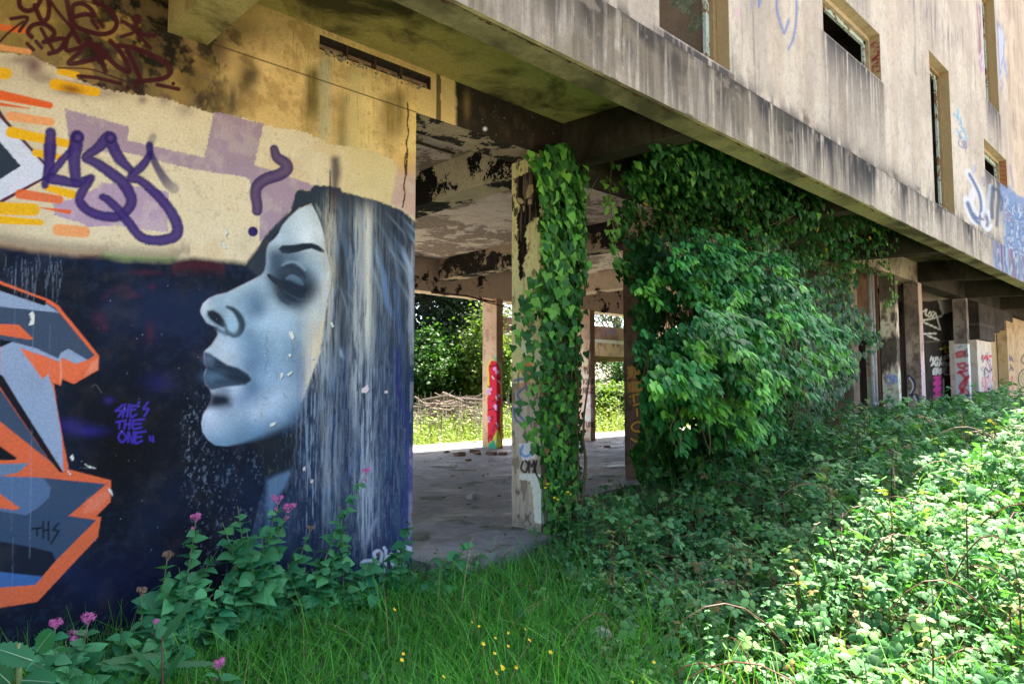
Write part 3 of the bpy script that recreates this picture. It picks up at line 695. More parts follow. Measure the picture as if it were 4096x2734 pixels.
    p.stroke([(136, 1130), (130, 1500), (124, 1900), (118, 2230)], 4, (140, 160, 186), 2, .3, rough=3)
    for (x, y) in [(60, 1150), (200, 1300), (48, 1900), (52, 2150)]: p.stroke([(x, y), (x - 3, y + 220)], 4, (130, 150, 176), 2, .22, rough=3)
    for k in range(70):
        x = r.uniform(380, 1000); y = r.uniform(1130, 2200); p.dot(x, y, r.uniform(.6, 2.0), (168, 184, 204), 1.5, .7)
    sp = sstep(.62, .72, fbm(X * 75, Z * 45, 4)) * sstep(740, 800, u) * (1 - sstep(1020, 1080, u)) * sstep(1770, 1850, v) * (1 - sstep(2200, 2400, v))
    p.mask(sp * .30, (130, 148, 178))
    sp = sstep(.62, .72, fbm(X * 85 + 7, Z * 50, 4)) * sstep(715, 760, u) * (1 - sstep(810, 850, u)) * sstep(1500, 1700, v) * (1 - sstep(1950, 2100, v))
    p.mask(sp * .5, (140, 156, 180))
    for f, pts in [(cG, [(845, 470), (880, 475), (895, 520), (880, 538), (850, 500)]), (cG, [(840, 660), (865, 655), (870, 685), (845, 685)]), (cG, [(830, 830), (870, 800), (878, 815), (845, 845)]), (cG, [(780, 820), (800, 815), (795, 850), (778, 866)]), (cG, [(685, 1250), (710, 1230), (748, 1225), (730, 1252), (690, 1268)]), (cG, [(675, 838), (690, 834), (686, 850)]), (cG, [(1195, 395), (1212, 395), (1228, 430), (1212, 438)]),
                   (cL, [(775, 270), (800, 255), (822, 240), (830, 275), (810, 300), (780, 295)]), (cL, [(935, 283), (958, 280), (960, 298), (940, 300)]), (cL, [(420, 905), (438, 900), (440, 925), (425, 925)]), (cL, [(368, 815), (385, 812), (385, 840), (370, 836)]), (cL, [(418, 50), (452, 55), (440, 68), (425, 65)]),
                   (cC, [(205, 270), (225, 250), (243, 280), (235, 345), (200, 350), (215, 310)]), (cC, [(485, 1265), (505, 1250), (515, 1280), (505, 1295)]), (cC, [(565, 1290), (600, 1320), (670, 1345), (620, 1340)]), (cC, [(455, 1350), (500, 1385), (490, 1390)]), (cC, [(748, 1480), (775, 1495), (788, 1540), (765, 1510)]), (cF, [(355, 528), (385, 550), (425, 610), (395, 640), (390, 580)]), (cF, [(345, 705), (385, 712), (412, 765), (385, 765)])]:
        q = mp(f, pts); cx, cy = np.mean(q, 0)
        p.poly([(a + 3, b + 3) for a, b in q], (46, 44, 44), 2, .7, 2)  # offset dark copy: the flake's cast shadow, painted
        p.poly(q, (222, 226, 222) if f is not cL else (222, 206, 212), 1.5, 1, 3, 6)
    for f, pts in [(cG, [(660, 500), (665, 540), (655, 600), (675, 640)]), (cG, [(655, 650), (670, 690), (655, 760), (640, 790), (665, 815)]), (cG, [(870, 560), (885, 600), (880, 640)]), (cG, [(870, 705), (905, 730)]), (cG, [(735, 800), (750, 830), (745, 860)]), (cG, [(615, 1005), (645, 1025), (670, 1028)]), (cG, [(805, 985), (820, 1015), (845, 1030)]), (cG, [(560, 1210), (605, 1235)]), (cG, [(620, 1080), (655, 1085)]), (cC, [(640, 780), (665, 760), (710, 820)]), (cC, [(560, 1340), (670, 1348)])]:
        p.stroke(mp(f, pts), 3, (96, 106, 106), 1.5, .6, rough=2)  # thin dark lines painted as shadows of lifted flakes
    # long crack by the corner
    p.stroke(mp(cT, [(1820, 805), (1826, 900), (1818, 960), (1828, 1040), (1812, 1120), (1822, 1200), (1808, 1290), (1812, 1370)]) + mp(cM, [(1118, 10), (1108, 60), (1112, 120), (1104, 170), (1108, 215), (1098, 275)]), 5.5, (52, 38, 24), 1.5, .95, rough=2)
    p.mask((X > 2.84) * (X < 2.876) * (Z < 3.24) * .25 * sstep(.4, .6, n2), (200, 200, 196))
    # left over: beyond the photograph's edge the ground colour goes on
    far = sstep(-.7, -1.1, p.P[:, 0])
    p.mask(far * (Z < 2.35), (20, 30, 50)); p.mask(far * (Z >= 2.35), (206, 192, 162))

def build_mural():
    root = empty('mural_wall', (1.4, YW, 0), "plaster wall with a mural of a woman's face in profile, grey-blue, beside orange block letters", 'mural wall')
    xs = np.unique(np.round(np.concatenate([np.linspace(-6, -1.2, 30), np.arange(-1.2, 0.25, .013), np.arange(0.25, 2.875, 0.0046), [2.09, 2.875, 3.006], np.arange(2.875, 4.452, 0.0075), [4.452]]), 5))
    zs = np.unique(np.round(np.concatenate([np.arange(-0.40, 3.246, 0.005), [3.246, 3.455, 3.555], np.arange(3.25, 3.62, 0.0062), [3.62]]), 5))
    gx, gz = np.meshgrid(xs, zs, indexing='ij')
    P = np.stack([gx, np.full_like(gx, YW), gz], -1).reshape(-1, 3)
    q = np.arange(gx.size).reshape(gx.shape)
    cx = .5 * (xs[:-1] + xs[1:]); cz = .5 * (zs[:-1] + zs[1:])
    CX, CZ = np.meshgrid(cx, cz, indexing='ij')
    keep = ~((CX > 2.875) & (CZ < 3.246)) & ~((CX > 2.09) & (CX < 3.006) & (CZ > 3.455) & (CZ < 3.555))
    F = np.stack([q[:-1, :-1], q[1:, :-1], q[1:, 1:], q[:-1, 1:]], -1)[keep]
    used = np.zeros(gx.size, bool); used[F.ravel()] = True
    remap = np.cumsum(used) - 1
    P = P[used]; F = remap[F]
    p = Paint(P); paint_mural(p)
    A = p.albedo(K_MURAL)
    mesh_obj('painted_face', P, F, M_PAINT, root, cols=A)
    m = MB(); y0, y1 = YW + .001, YW + .24
    m.add([(-6, y1, -.4), (2.875, y1, -.4), (2.875, y1, 3.62), (-6, y1, 3.62)], [[0, 1, 2, 3]])
    m.add([(2.875, y0 - .001, -.4), (2.875, y1, -.4), (2.875, y1, 3.246), (2.875, y0 - .001, 3.246)], [[0, 1, 2, 3]])
    m.add([(2.875, y0 - .001, 3.246), (4.452, y0 - .001, 3.246), (4.452, y1 + .1, 3.246), (2.875, y1 + .1, 3.246)], [[0, 1, 2, 3]])
    m.add([(2.875, y1 + .1, 3.246), (4.452, y1 + .1, 3.246), (4.452, y1 + .1, 3.62), (2.875, y1 + .1, 3.62)], [[0, 1, 2, 3]])
    m.build('wall_core', M_PEEL_DARK, root)
    # broken vent at the top of the lintel
    v = MB(); a0, a1, b0, b1 = 2.09, 3.006, 3.455, 3.555; yd = YW + .16
    v.add([(a0, YW, b0), (a1, YW, b0), (a1, YW, b1), (a0, YW, b1), (a0, yd, b0), (a1, yd, b0), (a1, yd, b1), (a0, yd, b1)], [[0, 1, 5, 4], [1, 2, 6, 5], [2, 3, 7, 6], [3, 0, 4, 7], [4, 5, 6, 7]])
    vt = v.build('vent', M_VENT, root)
    for x in (2.30, 2.525, 2.745):
        MB().tube([(x, YW + .004, b0 - .03), (x + .004, YW + .02, b0 + .05), (x, YW + .01, b1 + .01)], .009, 6).build('vent_rod', M_RUST, vt)
    for (x0, x1) in ((2.095, 2.29), (2.31, 2.515), (2.535, 2.735), (2.755, 3.0)):
        MB().box(x0, x1, YW + .045, YW + .065, b0 + .036, b0 + .062).build('vent_slat', M_SLAT, vt)
    rm = MB()
    for k in range(90):          # crumbled lower lip of the vent
        x = random.uniform(2.1, 3.0); rm.blob((x, YW + random.uniform(-.006, .03), b0 + random.uniform(-.03, .012)), random.uniform(.006, .019), 5, 3, .4)
    rm.build('broken_lip', M_LIP, vt)
    # curling flakes of paint stand proud of the wall
    fl = MB()
    for k in range(13):
        uu, vv = cG(random.uniform(600, 900), random.uniform(440, 1240))
        c = onY(uu, vv, YW); s = random.uniform(.004, .010); th = random.uniform(0, 6.28)
        e1 = np.array([cos(th), 0, sin(th)]) * s; e2 = np.array([-sin(th), 0, cos(th)]) * s * random.uniform(.3, .7); o = np.array([0, -random.uniform(.004, .009), 0])
        fl.add([c - e1 - e2 - [0, .001, 0], c + e1 - e2 - [0, .001, 0], c + e1 * .8 + e2 + o, c - e1 * .8 + e2 + o], [[0, 1, 2, 3]])
    fl.build('paint_flakes', M_FLAKE, root)
# ------------------------------------------------------------------ materials of the structure
def mat_floor():
    b = B('concrete_floor')
    n1 = b.noise(1.1, 6, .62, dist=.6); n2 = b.noise(9, 6, .65); n3 = b.noise(55, 4, .6)
    damp = b.noise(2.2, 6, .6, vec=b.map((.55, 1.3, 1)), dist=.8)
    moss = b.noise(1.6, 5, .6, vec=b.map((1, 1, 1), loc=(3.1, 7.4, 0)))
    c = b.mix(b.ramp(n2, [(.3, 0.0), (.72, 1.0)]), (.28, .27, .27, 1), (.15, .145, .145, 1))
    c = b.mix(b.ramp(damp, [(.47, 0.0), (.56, .8)]), c, (.10, .095, .09, 1))
    c = b.mix(b.ramp(n1, [(.53, 0.0), (.62, .75)]), c, (.33, .315, .30, 1))
    c = b.mix(b.ramp(moss, [(.56, 0.0), (.63, .85)]), c, (.045, .055, .02, 1))
    c = b.mix(b.math('MULTIPLY', b.ramp(n3, [(.55, 0.0), (.7, 1.0)]), .5), c, (.07, .06, .05, 1))
    return b.out(c, b.ramp(damp, [(.45, .85), (.6, .45)]), b.math('ADD', n3, n2), .5, .01, .35)
K_MURAL = (0.96, 0.98, 1.01)
K_FACADE = (1.36, 1.39, 1.42)
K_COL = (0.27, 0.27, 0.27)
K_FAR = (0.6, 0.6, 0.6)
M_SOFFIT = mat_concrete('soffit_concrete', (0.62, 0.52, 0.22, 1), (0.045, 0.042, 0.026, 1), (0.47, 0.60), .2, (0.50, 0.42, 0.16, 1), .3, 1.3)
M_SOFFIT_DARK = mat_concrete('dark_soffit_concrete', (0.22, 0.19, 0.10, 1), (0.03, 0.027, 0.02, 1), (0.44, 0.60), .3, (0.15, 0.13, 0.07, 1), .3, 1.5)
M_UNDER = mat_concrete('edge_underside', (0.42, 0.37, 0.20, 1), (0.08, 0.072, 0.045, 1), (0.46, 0.60), .0, (0.30, 0.265, 0.14, 1), .3, .8)
M_SOOTY = mat_concrete('soot_concrete', (0.075, 0.062, 0.045, 1), (0.012, 0.010, 0.008, 1), (0.46, 0.66), .5, (0.05, 0.042, 0.032, 1), .4)
M_SOOT = mat_plain('soot', (0.012, 0.011, 0.010, 1), .9)
M_PEEL = mat_peel('peeling_cream', (0.62, 0.56, 0.38, 1), (0.008, 0.007, 0.006, 1), .505, 1.9, (0.48, 0.43, 0.28, 1))
M_PEEL_DARK = mat_peel('peeling_brown', (0.50, 0.40, 0.29, 1), (0.02, 0.017, 0.014, 1), .49, 2.4, (0.36, 0.28, 0.20, 1))
M_PEEL_PINK = mat_peel('peeling_pink', (0.68, 0.54, 0.43, 1), (0.02, 0.016, 0.013, 1), .56, 2.2, (0.55, 0.43, 0.33, 1))
M_CEIL = mat_peel('peeling_ceiling', (0.78, 0.68, 0.60, 1), (0.26, 0.20, 0.165, 1), .51, 1.5, (0.60, 0.50, 0.43, 1), (0.42, 0.33, 0.28, 1))
M_FLOOR = mat_floor()
M_TANSOOT = mat_concrete('tan_sooted', (0.50, 0.40, 0.29, 1), (0.06, 0.05, 0.04, 1), (.52, .66), .4, (0.38, 0.30, 0.22, 1), .4)
M_VENT = mat_plain('vent_inside', (0.10, 0.07, 0.05, 1), .9, .6, 25)
M_SLAT = mat_plain('rusty_slat', (0.34, 0.22, 0.12, 1), .9, .6, 30)
M_RUST = mat_plain('rust', (0.10, 0.045, 0.022, 1), .85)
M_RUSTY_CONC = mat_plain('rusty_concrete', (0.16, 0.12, 0.08, 1), .9)
M_LIP = mat_plain('broken_concrete', (0.42, 0.36, 0.24, 1), .9, .5, 60)
M_FLAKE = mat_plain('flake', (0.55, 0.58, 0.58, 1), .8)
M_TAN = mat_concrete('tan_plaster', (0.50, 0.40, 0.25, 1), (0.20, 0.15, 0.08, 1), (.56, .75), .25, None, .2)
M_OCHRE = mat_plain('ochre_wood', (0.30, 0.20, 0.09, 1), .7)
M_MINT = mat_peel('mint_paint', (0.42, 0.50, 0.43, 1), (0.12, 0.07, 0.035, 1), .52, 9, (0.38, 0.46, 0.38, 1))
M_INNER = mat_peel('inner_wall', (0.30, 0.24, 0.18, 1), (0.16, 0.20, 0.14, 1), .56, 1.6, (0.22, 0.17, 0.13, 1))
M_CREAM = mat_concrete('cream_plaster', (0.62, 0.52, 0.38, 1), (0.25, 0.18, 0.12, 1), (.56, .75), .25, (0.55, 0.45, 0.32, 1), .3)
M_SOILED = mat_concrete('soiled_band', (0.58, 0.55, 0.46, 1), (0.06, 0.05, 0.04, 1), (.58, .75), .7, None, .3)
M_PAINT_ROUGH = mat_painted('painted_concrete', 60, .5, .75)

# ------------------------------------------------------------------ THE BUILDING
BLD = empty('abandoned_building', (8, 2.62, 0), 'abandoned concrete building, beige stained upper storey jutting out over open ground floor', 'building')
BAYS = [1.155 + 3.335 * k for k in range(-2, 8)]     # left faces of the cantilever beams
YF, YI = 2.60, 2.82                                  # outer and inner face of the edge beam
ZB, ZT = 3.15, 3.62                                  # its underside and top
OPEN = [(3.88, 4.84, 3.70, 5.75), (6.69, 8.29, 4.71, 5.26), (10.18, 11.11, 3.66, 5.74), (13.0, 14.59, 4.73, 5.25), (16.45, 17.4, 3.66, 5.74), (19.3, 20.9, 4.72, 5.26),
        (13.31, 14.24, 6.00, 8.08), (19.6, 20.5, 6.00, 8.08), (0.35, 1.9, 4.71, 5.26), (7.0, 7.95, 6.0, 8.08)]

def facade_lines(lo, hi, extra):
    u = np.arange(1500, 4500, 4.0)
    d = np.array([ray(a, 1000) for a in u]); X = d[:, 0] * (YF / d[:, 1])
    X = X[(X > 2.0) & (X < 24)]
    xs = np.unique(np.round(np.concatenate([np.linspace(-6, 2.0, 40), X, np.linspace(24, 27, 4), extra]), 4))
    return xs

def paint_facade(p, band):
    X, Z, u, v = p.P[:, 0], p.P[:, 2], p.u, p.v
    n1 = fbm(X * 1.1, Z * 1.3, 5); n2 = fbm(X * 6 + 11, Z * 5, 5); st = fbm(X * 9, Z * .8, 5, .62); st2 = fbm(X * 24 + 4, Z * 1.3, 4, .65); n3 = fbm(X * 30, Z * 30, 3)
    p.c[:] = lin((222, 211, 193))
    p.mask(sstep(.42, .7, n1) * .6, (188, 176, 160)); p.mask(sstep(.50, .66, fbm(X * 3 + 3, Z * .6, 5)) * .4, (164, 154, 144))
    p.mask(sstep(.5, .72, st) * .4 * sstep(.4, .65, fbm(X * .9 + 4, Z * .9, 3)), (232, 222, 208)); p.mask(sstep(.52, .60, fbm(X * 2.6 + 21, Z * 2.2, 5)) * .22, (178, 164, 146))
    p.mask(sstep(.52, .75, fbm(X * 7 + 31, Z * .7, 4)) * .35, (196, 172, 146))
    p.mask(sstep(.56, .72, n3) * .35, (160, 148, 134)); p.mask(sstep(.60, .72, st2) * sstep(.5, .62, fbm(X * 1.5 + 9, Z * 1.2, 3)) * .5, (120, 112, 106))
    if band:
        dz = ZT - Z
        dirt = sstep(.27, .44, st * .45 + st2 * .55 + .24 * (n1 - .5)) * np.exp(-(dz / (.16 + .42 * fbm(X * 3.2, X * 0 + 3, 3))) ** 1.5)
        dirt = dirt * (.45 + .55 * sstep(.36, .56, fbm(X * 2.3 + 3, Z * .7 + 5, 3)))
        heavy = sstep(.34, .52, fbm(X * 1.1 + 5, X * 0 + 1, 3))
        p.mask(dirt * (.40 + .60 * heavy), (70, 67, 64)); p.mask(dirt * sstep(.40, .50, st2) * (.3 + .7 * heavy), (30, 29, 30))
        p.mask((1 - sstep(4.6, 6.4, X)) * (.12 + .80 * sstep(.40, .62, n2 * .6 + fbm(X * 3 + 8, Z * 1.6, 4) * .4)), (140, 130, 112))
        p.mask((1 - sstep(4.6, 6.4, X)) * sstep(.45, .7, st2) * .45, (96, 86, 70))
        p.mask(sstep(.62, .75, st2) * .5 * np.exp(-dz / .12), (40, 38, 40))
        p.mask(np.exp(-dz / .02) * .75 * sstep(.35, .6, n2), (48, 44, 40))
        p.mask(np.exp(-(Z - ZB) / .03) * .35, (150, 140, 112)); p.mask((Z - ZB < .075 * (fbm(X * 5 + 4, X * 0 + 6, 4) - .56)) * .9, (96, 84, 70)); p.mask(sstep(.66, .70, fbm(X * 7 + 2, Z * 9 + 1, 4)) * .55, (150, 138, 122))
        p.stroke([(2488, 40), (2491, 110), (2488, 180), (2490, 260)], 4, (70, 62, 54), 2, .8, rough=2)
        m = (X > 13.0) * sstep(13.0, 13.4, X)
        sb = fbm(X * 5 + 2, Z * .8, 4)
        for lo, c in ((.30, (118, 136, 176)), (.44, (84, 116, 172)), (.52, (176, 196, 210)), (.58, (96, 84, 116)), (.66, (166, 120, 150)), (.72, (60, 92, 150))):
            p.mask(m * sstep(lo, lo + .03, sb) * .8, c)
        p.mask(m * sstep(.55, .7, st2) * .4, (214, 206, 200))
        return
    # drips under openings and from the string course
    for (a, b, z0, z1) in OPEN:
        m = sstep(a - .15, a + .1, X) * (1 - sstep(b - .05, b + .15, X)) * (Z < z0)
        p.mask(m * np.exp(-(z0 - Z) / .55) * sstep(.30, .50, st2 * .6 + st * .4), (60, 57, 58))
        m = sstep(b - .4, b - .2, X) * (1 - sstep(b + .02, b + .12, X)) * (Z < z0)
        p.mask(m * np.exp(-(z0 - Z) / .5) * .4, (100, 92, 84))
    p.mask(np.exp(-(Z - ZT) / .10) * sstep(.38, .52, st * .5 + n2 * .5) * .95, (72, 69, 66))
    p.mask(np.exp(-(Z - ZT) / .012) * .85, (60, 54, 48))
    for zc in (5.77, 5.975):
        p.mask((np.abs(Z - zc) < .008) * .65, (128, 110, 76))
    p.mask(np.exp(-np.abs(Z - 6.3) / .3) * sstep(.5, .68, st2) * ((X > 9.6) & (X < 11.6)) * .8, (104, 98, 108))
    p.mask((Z < 5.76) * (Z > 5.2) * sstep(.58, .7, st2) * ((X > 9.4) & (X < 10.4)) * .5, (120, 114, 110))
    p.mask(sstep(14.3, 15.5, X) * .35, (222, 190, 150)); p.mask(sstep(14.6, 15.5, X) * sstep(.5, .7, st2) * (Z > 6) * .5, (150, 130, 110))
    jag_ = ZT + .012 * (fbm(X * 6, X * 0 + 2, 4) - .5); p.mask((np.abs(Z - jag_ - .006) < .007) * (Z >= ZT) * .9, (46, 40, 36))
    for (cx_, cz_, rr) in ((6.2, 3.70, .05), (7.4, 3.69, .04), (8.6, 3.68, .05), (9.5, 3.7, .03), (5.6, 3.69, .03)):
        p.mask(np.exp(-(((X - cx_) / (rr * 3)) ** 2 + ((Z - cz_) / rr) ** 2)) * sstep(.45, .55, n2) * .9, (110, 98, 84))
    # hairline cracks
    r = np.random.default_rng(3)
    for k in range(10):
        a = (r.uniform(2500, 3900), r.uniform(100, 800)); q = [a]
        for j in range(6): q.append((q[-1][0] + r.uniform(10, 34), q[-1][1] + r.uniform(-6, 34)))
        p.stroke(q, 2, (150, 132, 112), 1.5, .4, rough=2)
    # spray tags
    def f2(x, y): return (2500 + x / 2.936, y / 2.936)
    def f3(x, y): return (3200 + x / 2.24, y / 2.24)
    def f4(x, y): return (3500 + x / 2.24, 500 + y / 2.24)
    BL = (84, 118, 190)
    for w, pts, al in [(20, [(1478, -30), (1485, 110)], .4), (22, [(1565, -60), (1572, 60), (1568, 90)], .8), (20, [(1600, -20), (1592, 45)], .6), (24, [(1790, -80), (1778, 60), (1790, 160), (1830, 290), (1868, 385), (1890, 350), (1925, 230)], .75), (22, [(2010, -60), (2015, 120), (2000, 330), (1970, 470), (1915, 590)], .8)]:
        p.stroke(mp(f2, pts), w / 2.6, BL, 3.5, al)
    p.blob(*f2(1325, 150), 14, 26, (222, 180, 196), .5)
    for w, c, pts in [(12, (96, 186, 222), [(1385, 1015), (1405, 1050), (1415, 970), (1420, 1060)]), (12, (90, 180, 220), [(1410, 1060), (1440, 1100), (1415, 1120)]), (11, (80, 170, 214), [(1440, 1060), (1450, 1150), (1470, 1180), (1430, 1180), (1445, 1230)]), (11, (84, 172, 216), [(1405, 1160), (1440, 1230), (1470, 1240)]), (14, (92, 180, 220), [(1465, 1150), (1490, 1230), (1500, 1260)]),
                      (11, (52, 92, 150), [(1425, 1220), (1440, 1240), (1420, 1270), (1430, 1310), (1465, 1320), (1455, 1270), (1475, 1265), (1470, 1320), (1490, 1330), (1485, 1270)])]:
        p.stroke(mp(f3, pts), w / 2.2, c, 3, .8)
    PU = (128, 62, 110)
    for k, y in enumerate(range(40, 440, 44)):
        p.stroke(mp(f3, [(1585 + k, y), (1612 + k, y + 10), (1588 + k, y + 25), (1618 + k, y + 38), (1600 + k, y + 44)]), 4.5, PU, 2.5, .75)
    for k, y in enumerate(range(450, 620, 50)):
        p.stroke(mp(f3, [(1605 + 2 * k, y), (1630 + 2 * k, y + 20), (1612 + 2 * k, y + 45), (1640 + 2 * k, y + 50)]), 4, (160, 110, 196), 2.5, .7)
    p.poly(mp(f3, [(1770, 205), (1800, 240), (1835, 330), (1830, 430), (1822, 460), (1855, 600), (1858, 720), (1835, 640), (1815, 520), (1815, 690), (1790, 700)]), (196, 204, 224), 3, .9, 3)
    p.stroke(mp(f3, [(1770, 205), (1835, 330), (1822, 460), (1858, 720), (1815, 520), (1790, 700), (1770, 205)]), 3, (96, 116, 170), 2.5, .8, smooth=False)
    p.stroke(mp(f3, [(1800, 720), (1815, 760), (1808, 800), (1798, 780)]), 4, (110, 130, 190), 2.5, .7)
    # the big blue and white piece
    p.poly(mp(f4, [(1130, 520), (1200, 560), (1260, 620), (1330, 640), (1400, 700), (1400, 1250), (1330, 1190), (1160, 1080), (1165, 900), (1140, 760)]), (112, 142, 192), 8, .9, 14, 14)
    m = (X > 13.9) * (Z < 4.75) * sstep(13.9, 14.6, X) * (1 - sstep(4.45, 4.8, Z))
    sb = fbm(X * 4, Z * 5 + 3, 5)
    p.mask(m * .75, (128, 150, 196)); p.mask(m * sstep(.44, .48, sb) * .8, (70, 108, 168)); p.mask(m * sstep(.54, .58, sb) * .85, (188, 206, 224)); p.mask(m * sstep(.62, .66, sb) * .8, (120, 96, 130)); p.mask(m * (1 - sstep(.34, .38, sb)) * .8, (96, 150, 176))
    WHT, NV = (226, 230, 238), (70, 96, 140)
    p.stroke(mp(f4, [(835, 420), (850, 460), (900, 540), (945, 640), (960, 760), (930, 830), (890, 780), (860, 700), (880, 600), (900, 560)]), 26, WHT, 4, .95)
    p.stroke(mp(f4, [(845, 440), (900, 540), (940, 640), (950, 760), (930, 840), (880, 800)]), 12, NV, 3, .9)
    p.stroke(mp(f4, [(815, 660), (835, 760), (880, 850), (920, 870)]), 24, WHT, 4, .95); p.stroke(mp(f4, [(830, 700), (880, 820), (940, 880), (960, 850)]), 16, NV, 4, .9)
    p.stroke(mp(f4, [(960, 800), (1000, 760), (1030, 830), (1000, 880), (960, 870), (1010, 940), (1040, 900)]), 14, WHT, 3, .9); p.stroke(mp(f4, [(985, 800), (1010, 860), (1000, 900)]), 12, NV, 3, .8)
    p.stroke(mp(f4, [(1030, 570), (1060, 560), (1050, 700), (1050, 830)]), 16, (62, 80, 108), 3, .85); p.stroke(mp(f4, [(1060, 570), (1110, 600), (1100, 760), (1090, 900)]), 14, (62, 80, 108), 3, .8); p.stroke(mp(f4, [(1110, 610), (1140, 680), (1130, 760)]), 10, (62, 80, 108), 3, .8)
    p.stroke(mp(f4, [(1030, 540), (1010, 700), (985, 800)]), 12, (190, 206, 226), 4, .7)
    p.stroke(mp(f4, [(968, 470), (980, 540)]), 8, BL, 4, .6); p.stroke(mp(f4, [(895, 370), (890, 420)]), 10, (140, 160, 210), 5, .6); p.stroke(mp(f4, [(1210, 360), (1225, 470), (1240, 560)]), 5, (90, 110, 170), 3, .6)
    p.poly(mp(f4, [(950, 960), (1040, 1000), (1050, 1030), (960, 980)]), (146, 178, 214), 6, .8)

def build_facade():
    parts = []
    ex = [a for o in OPEN for a in o[:2]]; ez = [a for o in OPEN for a in o[2:]]
    # edge beam
    xs = facade_lines(0, 0, []); zs = np.linspace(ZB, ZT, 40)
    def front(xs, zs, y, holes, band, name, mat, depth):
        gx, gz = np.meshgrid(xs, zs, indexing='ij')
        P = np.stack([gx, np.full_like(gx, y), gz], -1).reshape(-1, 3)
        q = np.arange(gx.size).reshape(gx.shape)
        CX, CZ = np.meshgrid(.5 * (xs[:-1] + xs[1:]), .5 * (zs[:-1] + zs[1:]), indexing='ij')
        keep = np.ones(CX.shape, bool)
        for (a, b, c, d) in holes: keep &= ~((CX > a) & (CX < b) & (CZ > c) & (CZ < d))
        F = np.stack([q[:-1, :-1], q[1:, :-1], q[1:, 1:], q[:-1, 1:]], -1)[keep]
        p = Paint(P); paint_facade(p, band)
        return mesh_obj(name, P, F, mat, BLD, cols=p.albedo(K_FACADE))
    front(xs, zs, YF, [], True, 'edge_beam', M_PAINT_ROUGH, .2)
    # its underside with a drip groove and chipped arris, its inner face
    m = MB()
    def quad(pts): m.add(pts, [[0, 1, 2, 3]])
    X0, X1 = -6, 27
    quad([(X0, YF, ZB), (X1, YF, ZB), (X1, YF + .022, ZB - .006), (X0, YF + .022, ZB - .006)])
    quad([(X0, YF + .022, ZB - .006), (X1, YF + .022, ZB - .006), (X1, YF + .024, ZB + .016), (X0, YF + .024, ZB + .016)])
    quad([(X0, YF + .024, ZB + .016), (X1, YF + .024, ZB + .016), (X1, YF + .036, ZB + .016), (X0, YF + .036, ZB + .016)])
    quad([(X0, YF + .036, ZB + .016), (X1, YF + .036, ZB + .016), (X1, YF + .038, ZB), (X0, YF + .038, ZB)])
    quad([(X0, YF + .038, ZB), (X1, YF + .038, ZB), (X1, YI, ZB), (X0, YI, ZB)])
    quad([(X0, YI, ZB), (X1, YI, ZB), (X1, YI, 3.54), (X0, YI, 3.54)])
    m.build('edge_beam_underside', M_UNDER, BLD)
    g = MB()
    for k in range(120):
        x = 2.0 + 9 * random.random() ** 1.5
        g.blob((x, YF + random.uniform(.026, .05), ZB + random.uniform(-.004, .004)), random.uniform(.006, .016), 5, 3, .4, (2.2, .7, .5))
    g.build('chipped_edge', M_RUST, BLD)['kind'] = 'stuff'
    # overhang soffit, falling slightly outwards
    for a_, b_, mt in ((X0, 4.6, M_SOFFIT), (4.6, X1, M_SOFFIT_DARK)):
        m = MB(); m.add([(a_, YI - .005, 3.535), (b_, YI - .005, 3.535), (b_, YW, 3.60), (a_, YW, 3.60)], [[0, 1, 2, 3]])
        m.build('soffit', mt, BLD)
    # facade wall
    zs = np.unique(np.round(np.concatenate([np.arange(ZT, 6.2, .03), np.arange(6.2, 9.4, .08), ez, [9.4], [5.762, 5.778, 5.967, 5.983]]), 4))
    front(facade_lines(0, 0, ex), zs, YF + .022, OPEN, False, 'facade_wall', M_PAINT_ROUGH, .2)
    MB().add([(X0, YF, ZT), (X1, YF, ZT), (X1, YF + .022, ZT + .004), (X0, YF + .022, ZT + .004)], [[0, 1, 2, 3]]).build('ledge', M_SOILED, BLD)
    # windows and doorways: reveals, frames, what is left of the joinery
    def paint_sj(p):
        p.c[:] = lin((186, 162, 118)); p.mask(sstep(.5, .7, fbm(p.z * 5, p.x * 9, 4)) * .5, (160, 136, 92))
        def f3(x, y): return (3200 + x / 2.24, y / 2.24)
        for pts in [[(712, 388), (660, 385), (645, 415), (690, 425), (722, 415), (715, 440), (660, 460)], [(722, 460), (690, 480), (715, 500), (640, 510), (650, 535), (690, 515)], [(715, 530), (650, 550), (690, 520), (705, 555), (650, 590)], [(680, 570), (722, 600)], [(725, 605), (680, 595), (645, 610), (660, 640), (710, 635), (735, 615)]]:
            p.stroke(mp(f3, pts), 5.5, (142, 26, 40), 2, .95)
    def paint_or(p):
        p.c[:] = lin((176, 150, 104))
        def f4(x, y): return (3500 + x / 2.24, 500 + y / 2.24)
        for k, y in enumerate((345, 385, 425, 465, 500)):
            p.stroke(mp(f4, [(1090, y), (1130, y - 10), (1180, y + 5), (1188, y + 22), (1130, y + 20), (1095, y + 12)]), 5, (190, 92, 50), 2, .9)
    plain = lambda p: (p.c.__setitem__(slice(None), lin((188, 164, 118))), p.mask(sstep(.5, .72, fbm(p.z * 3, p.x * 9, 4)) * .5, (162, 138, 94)))
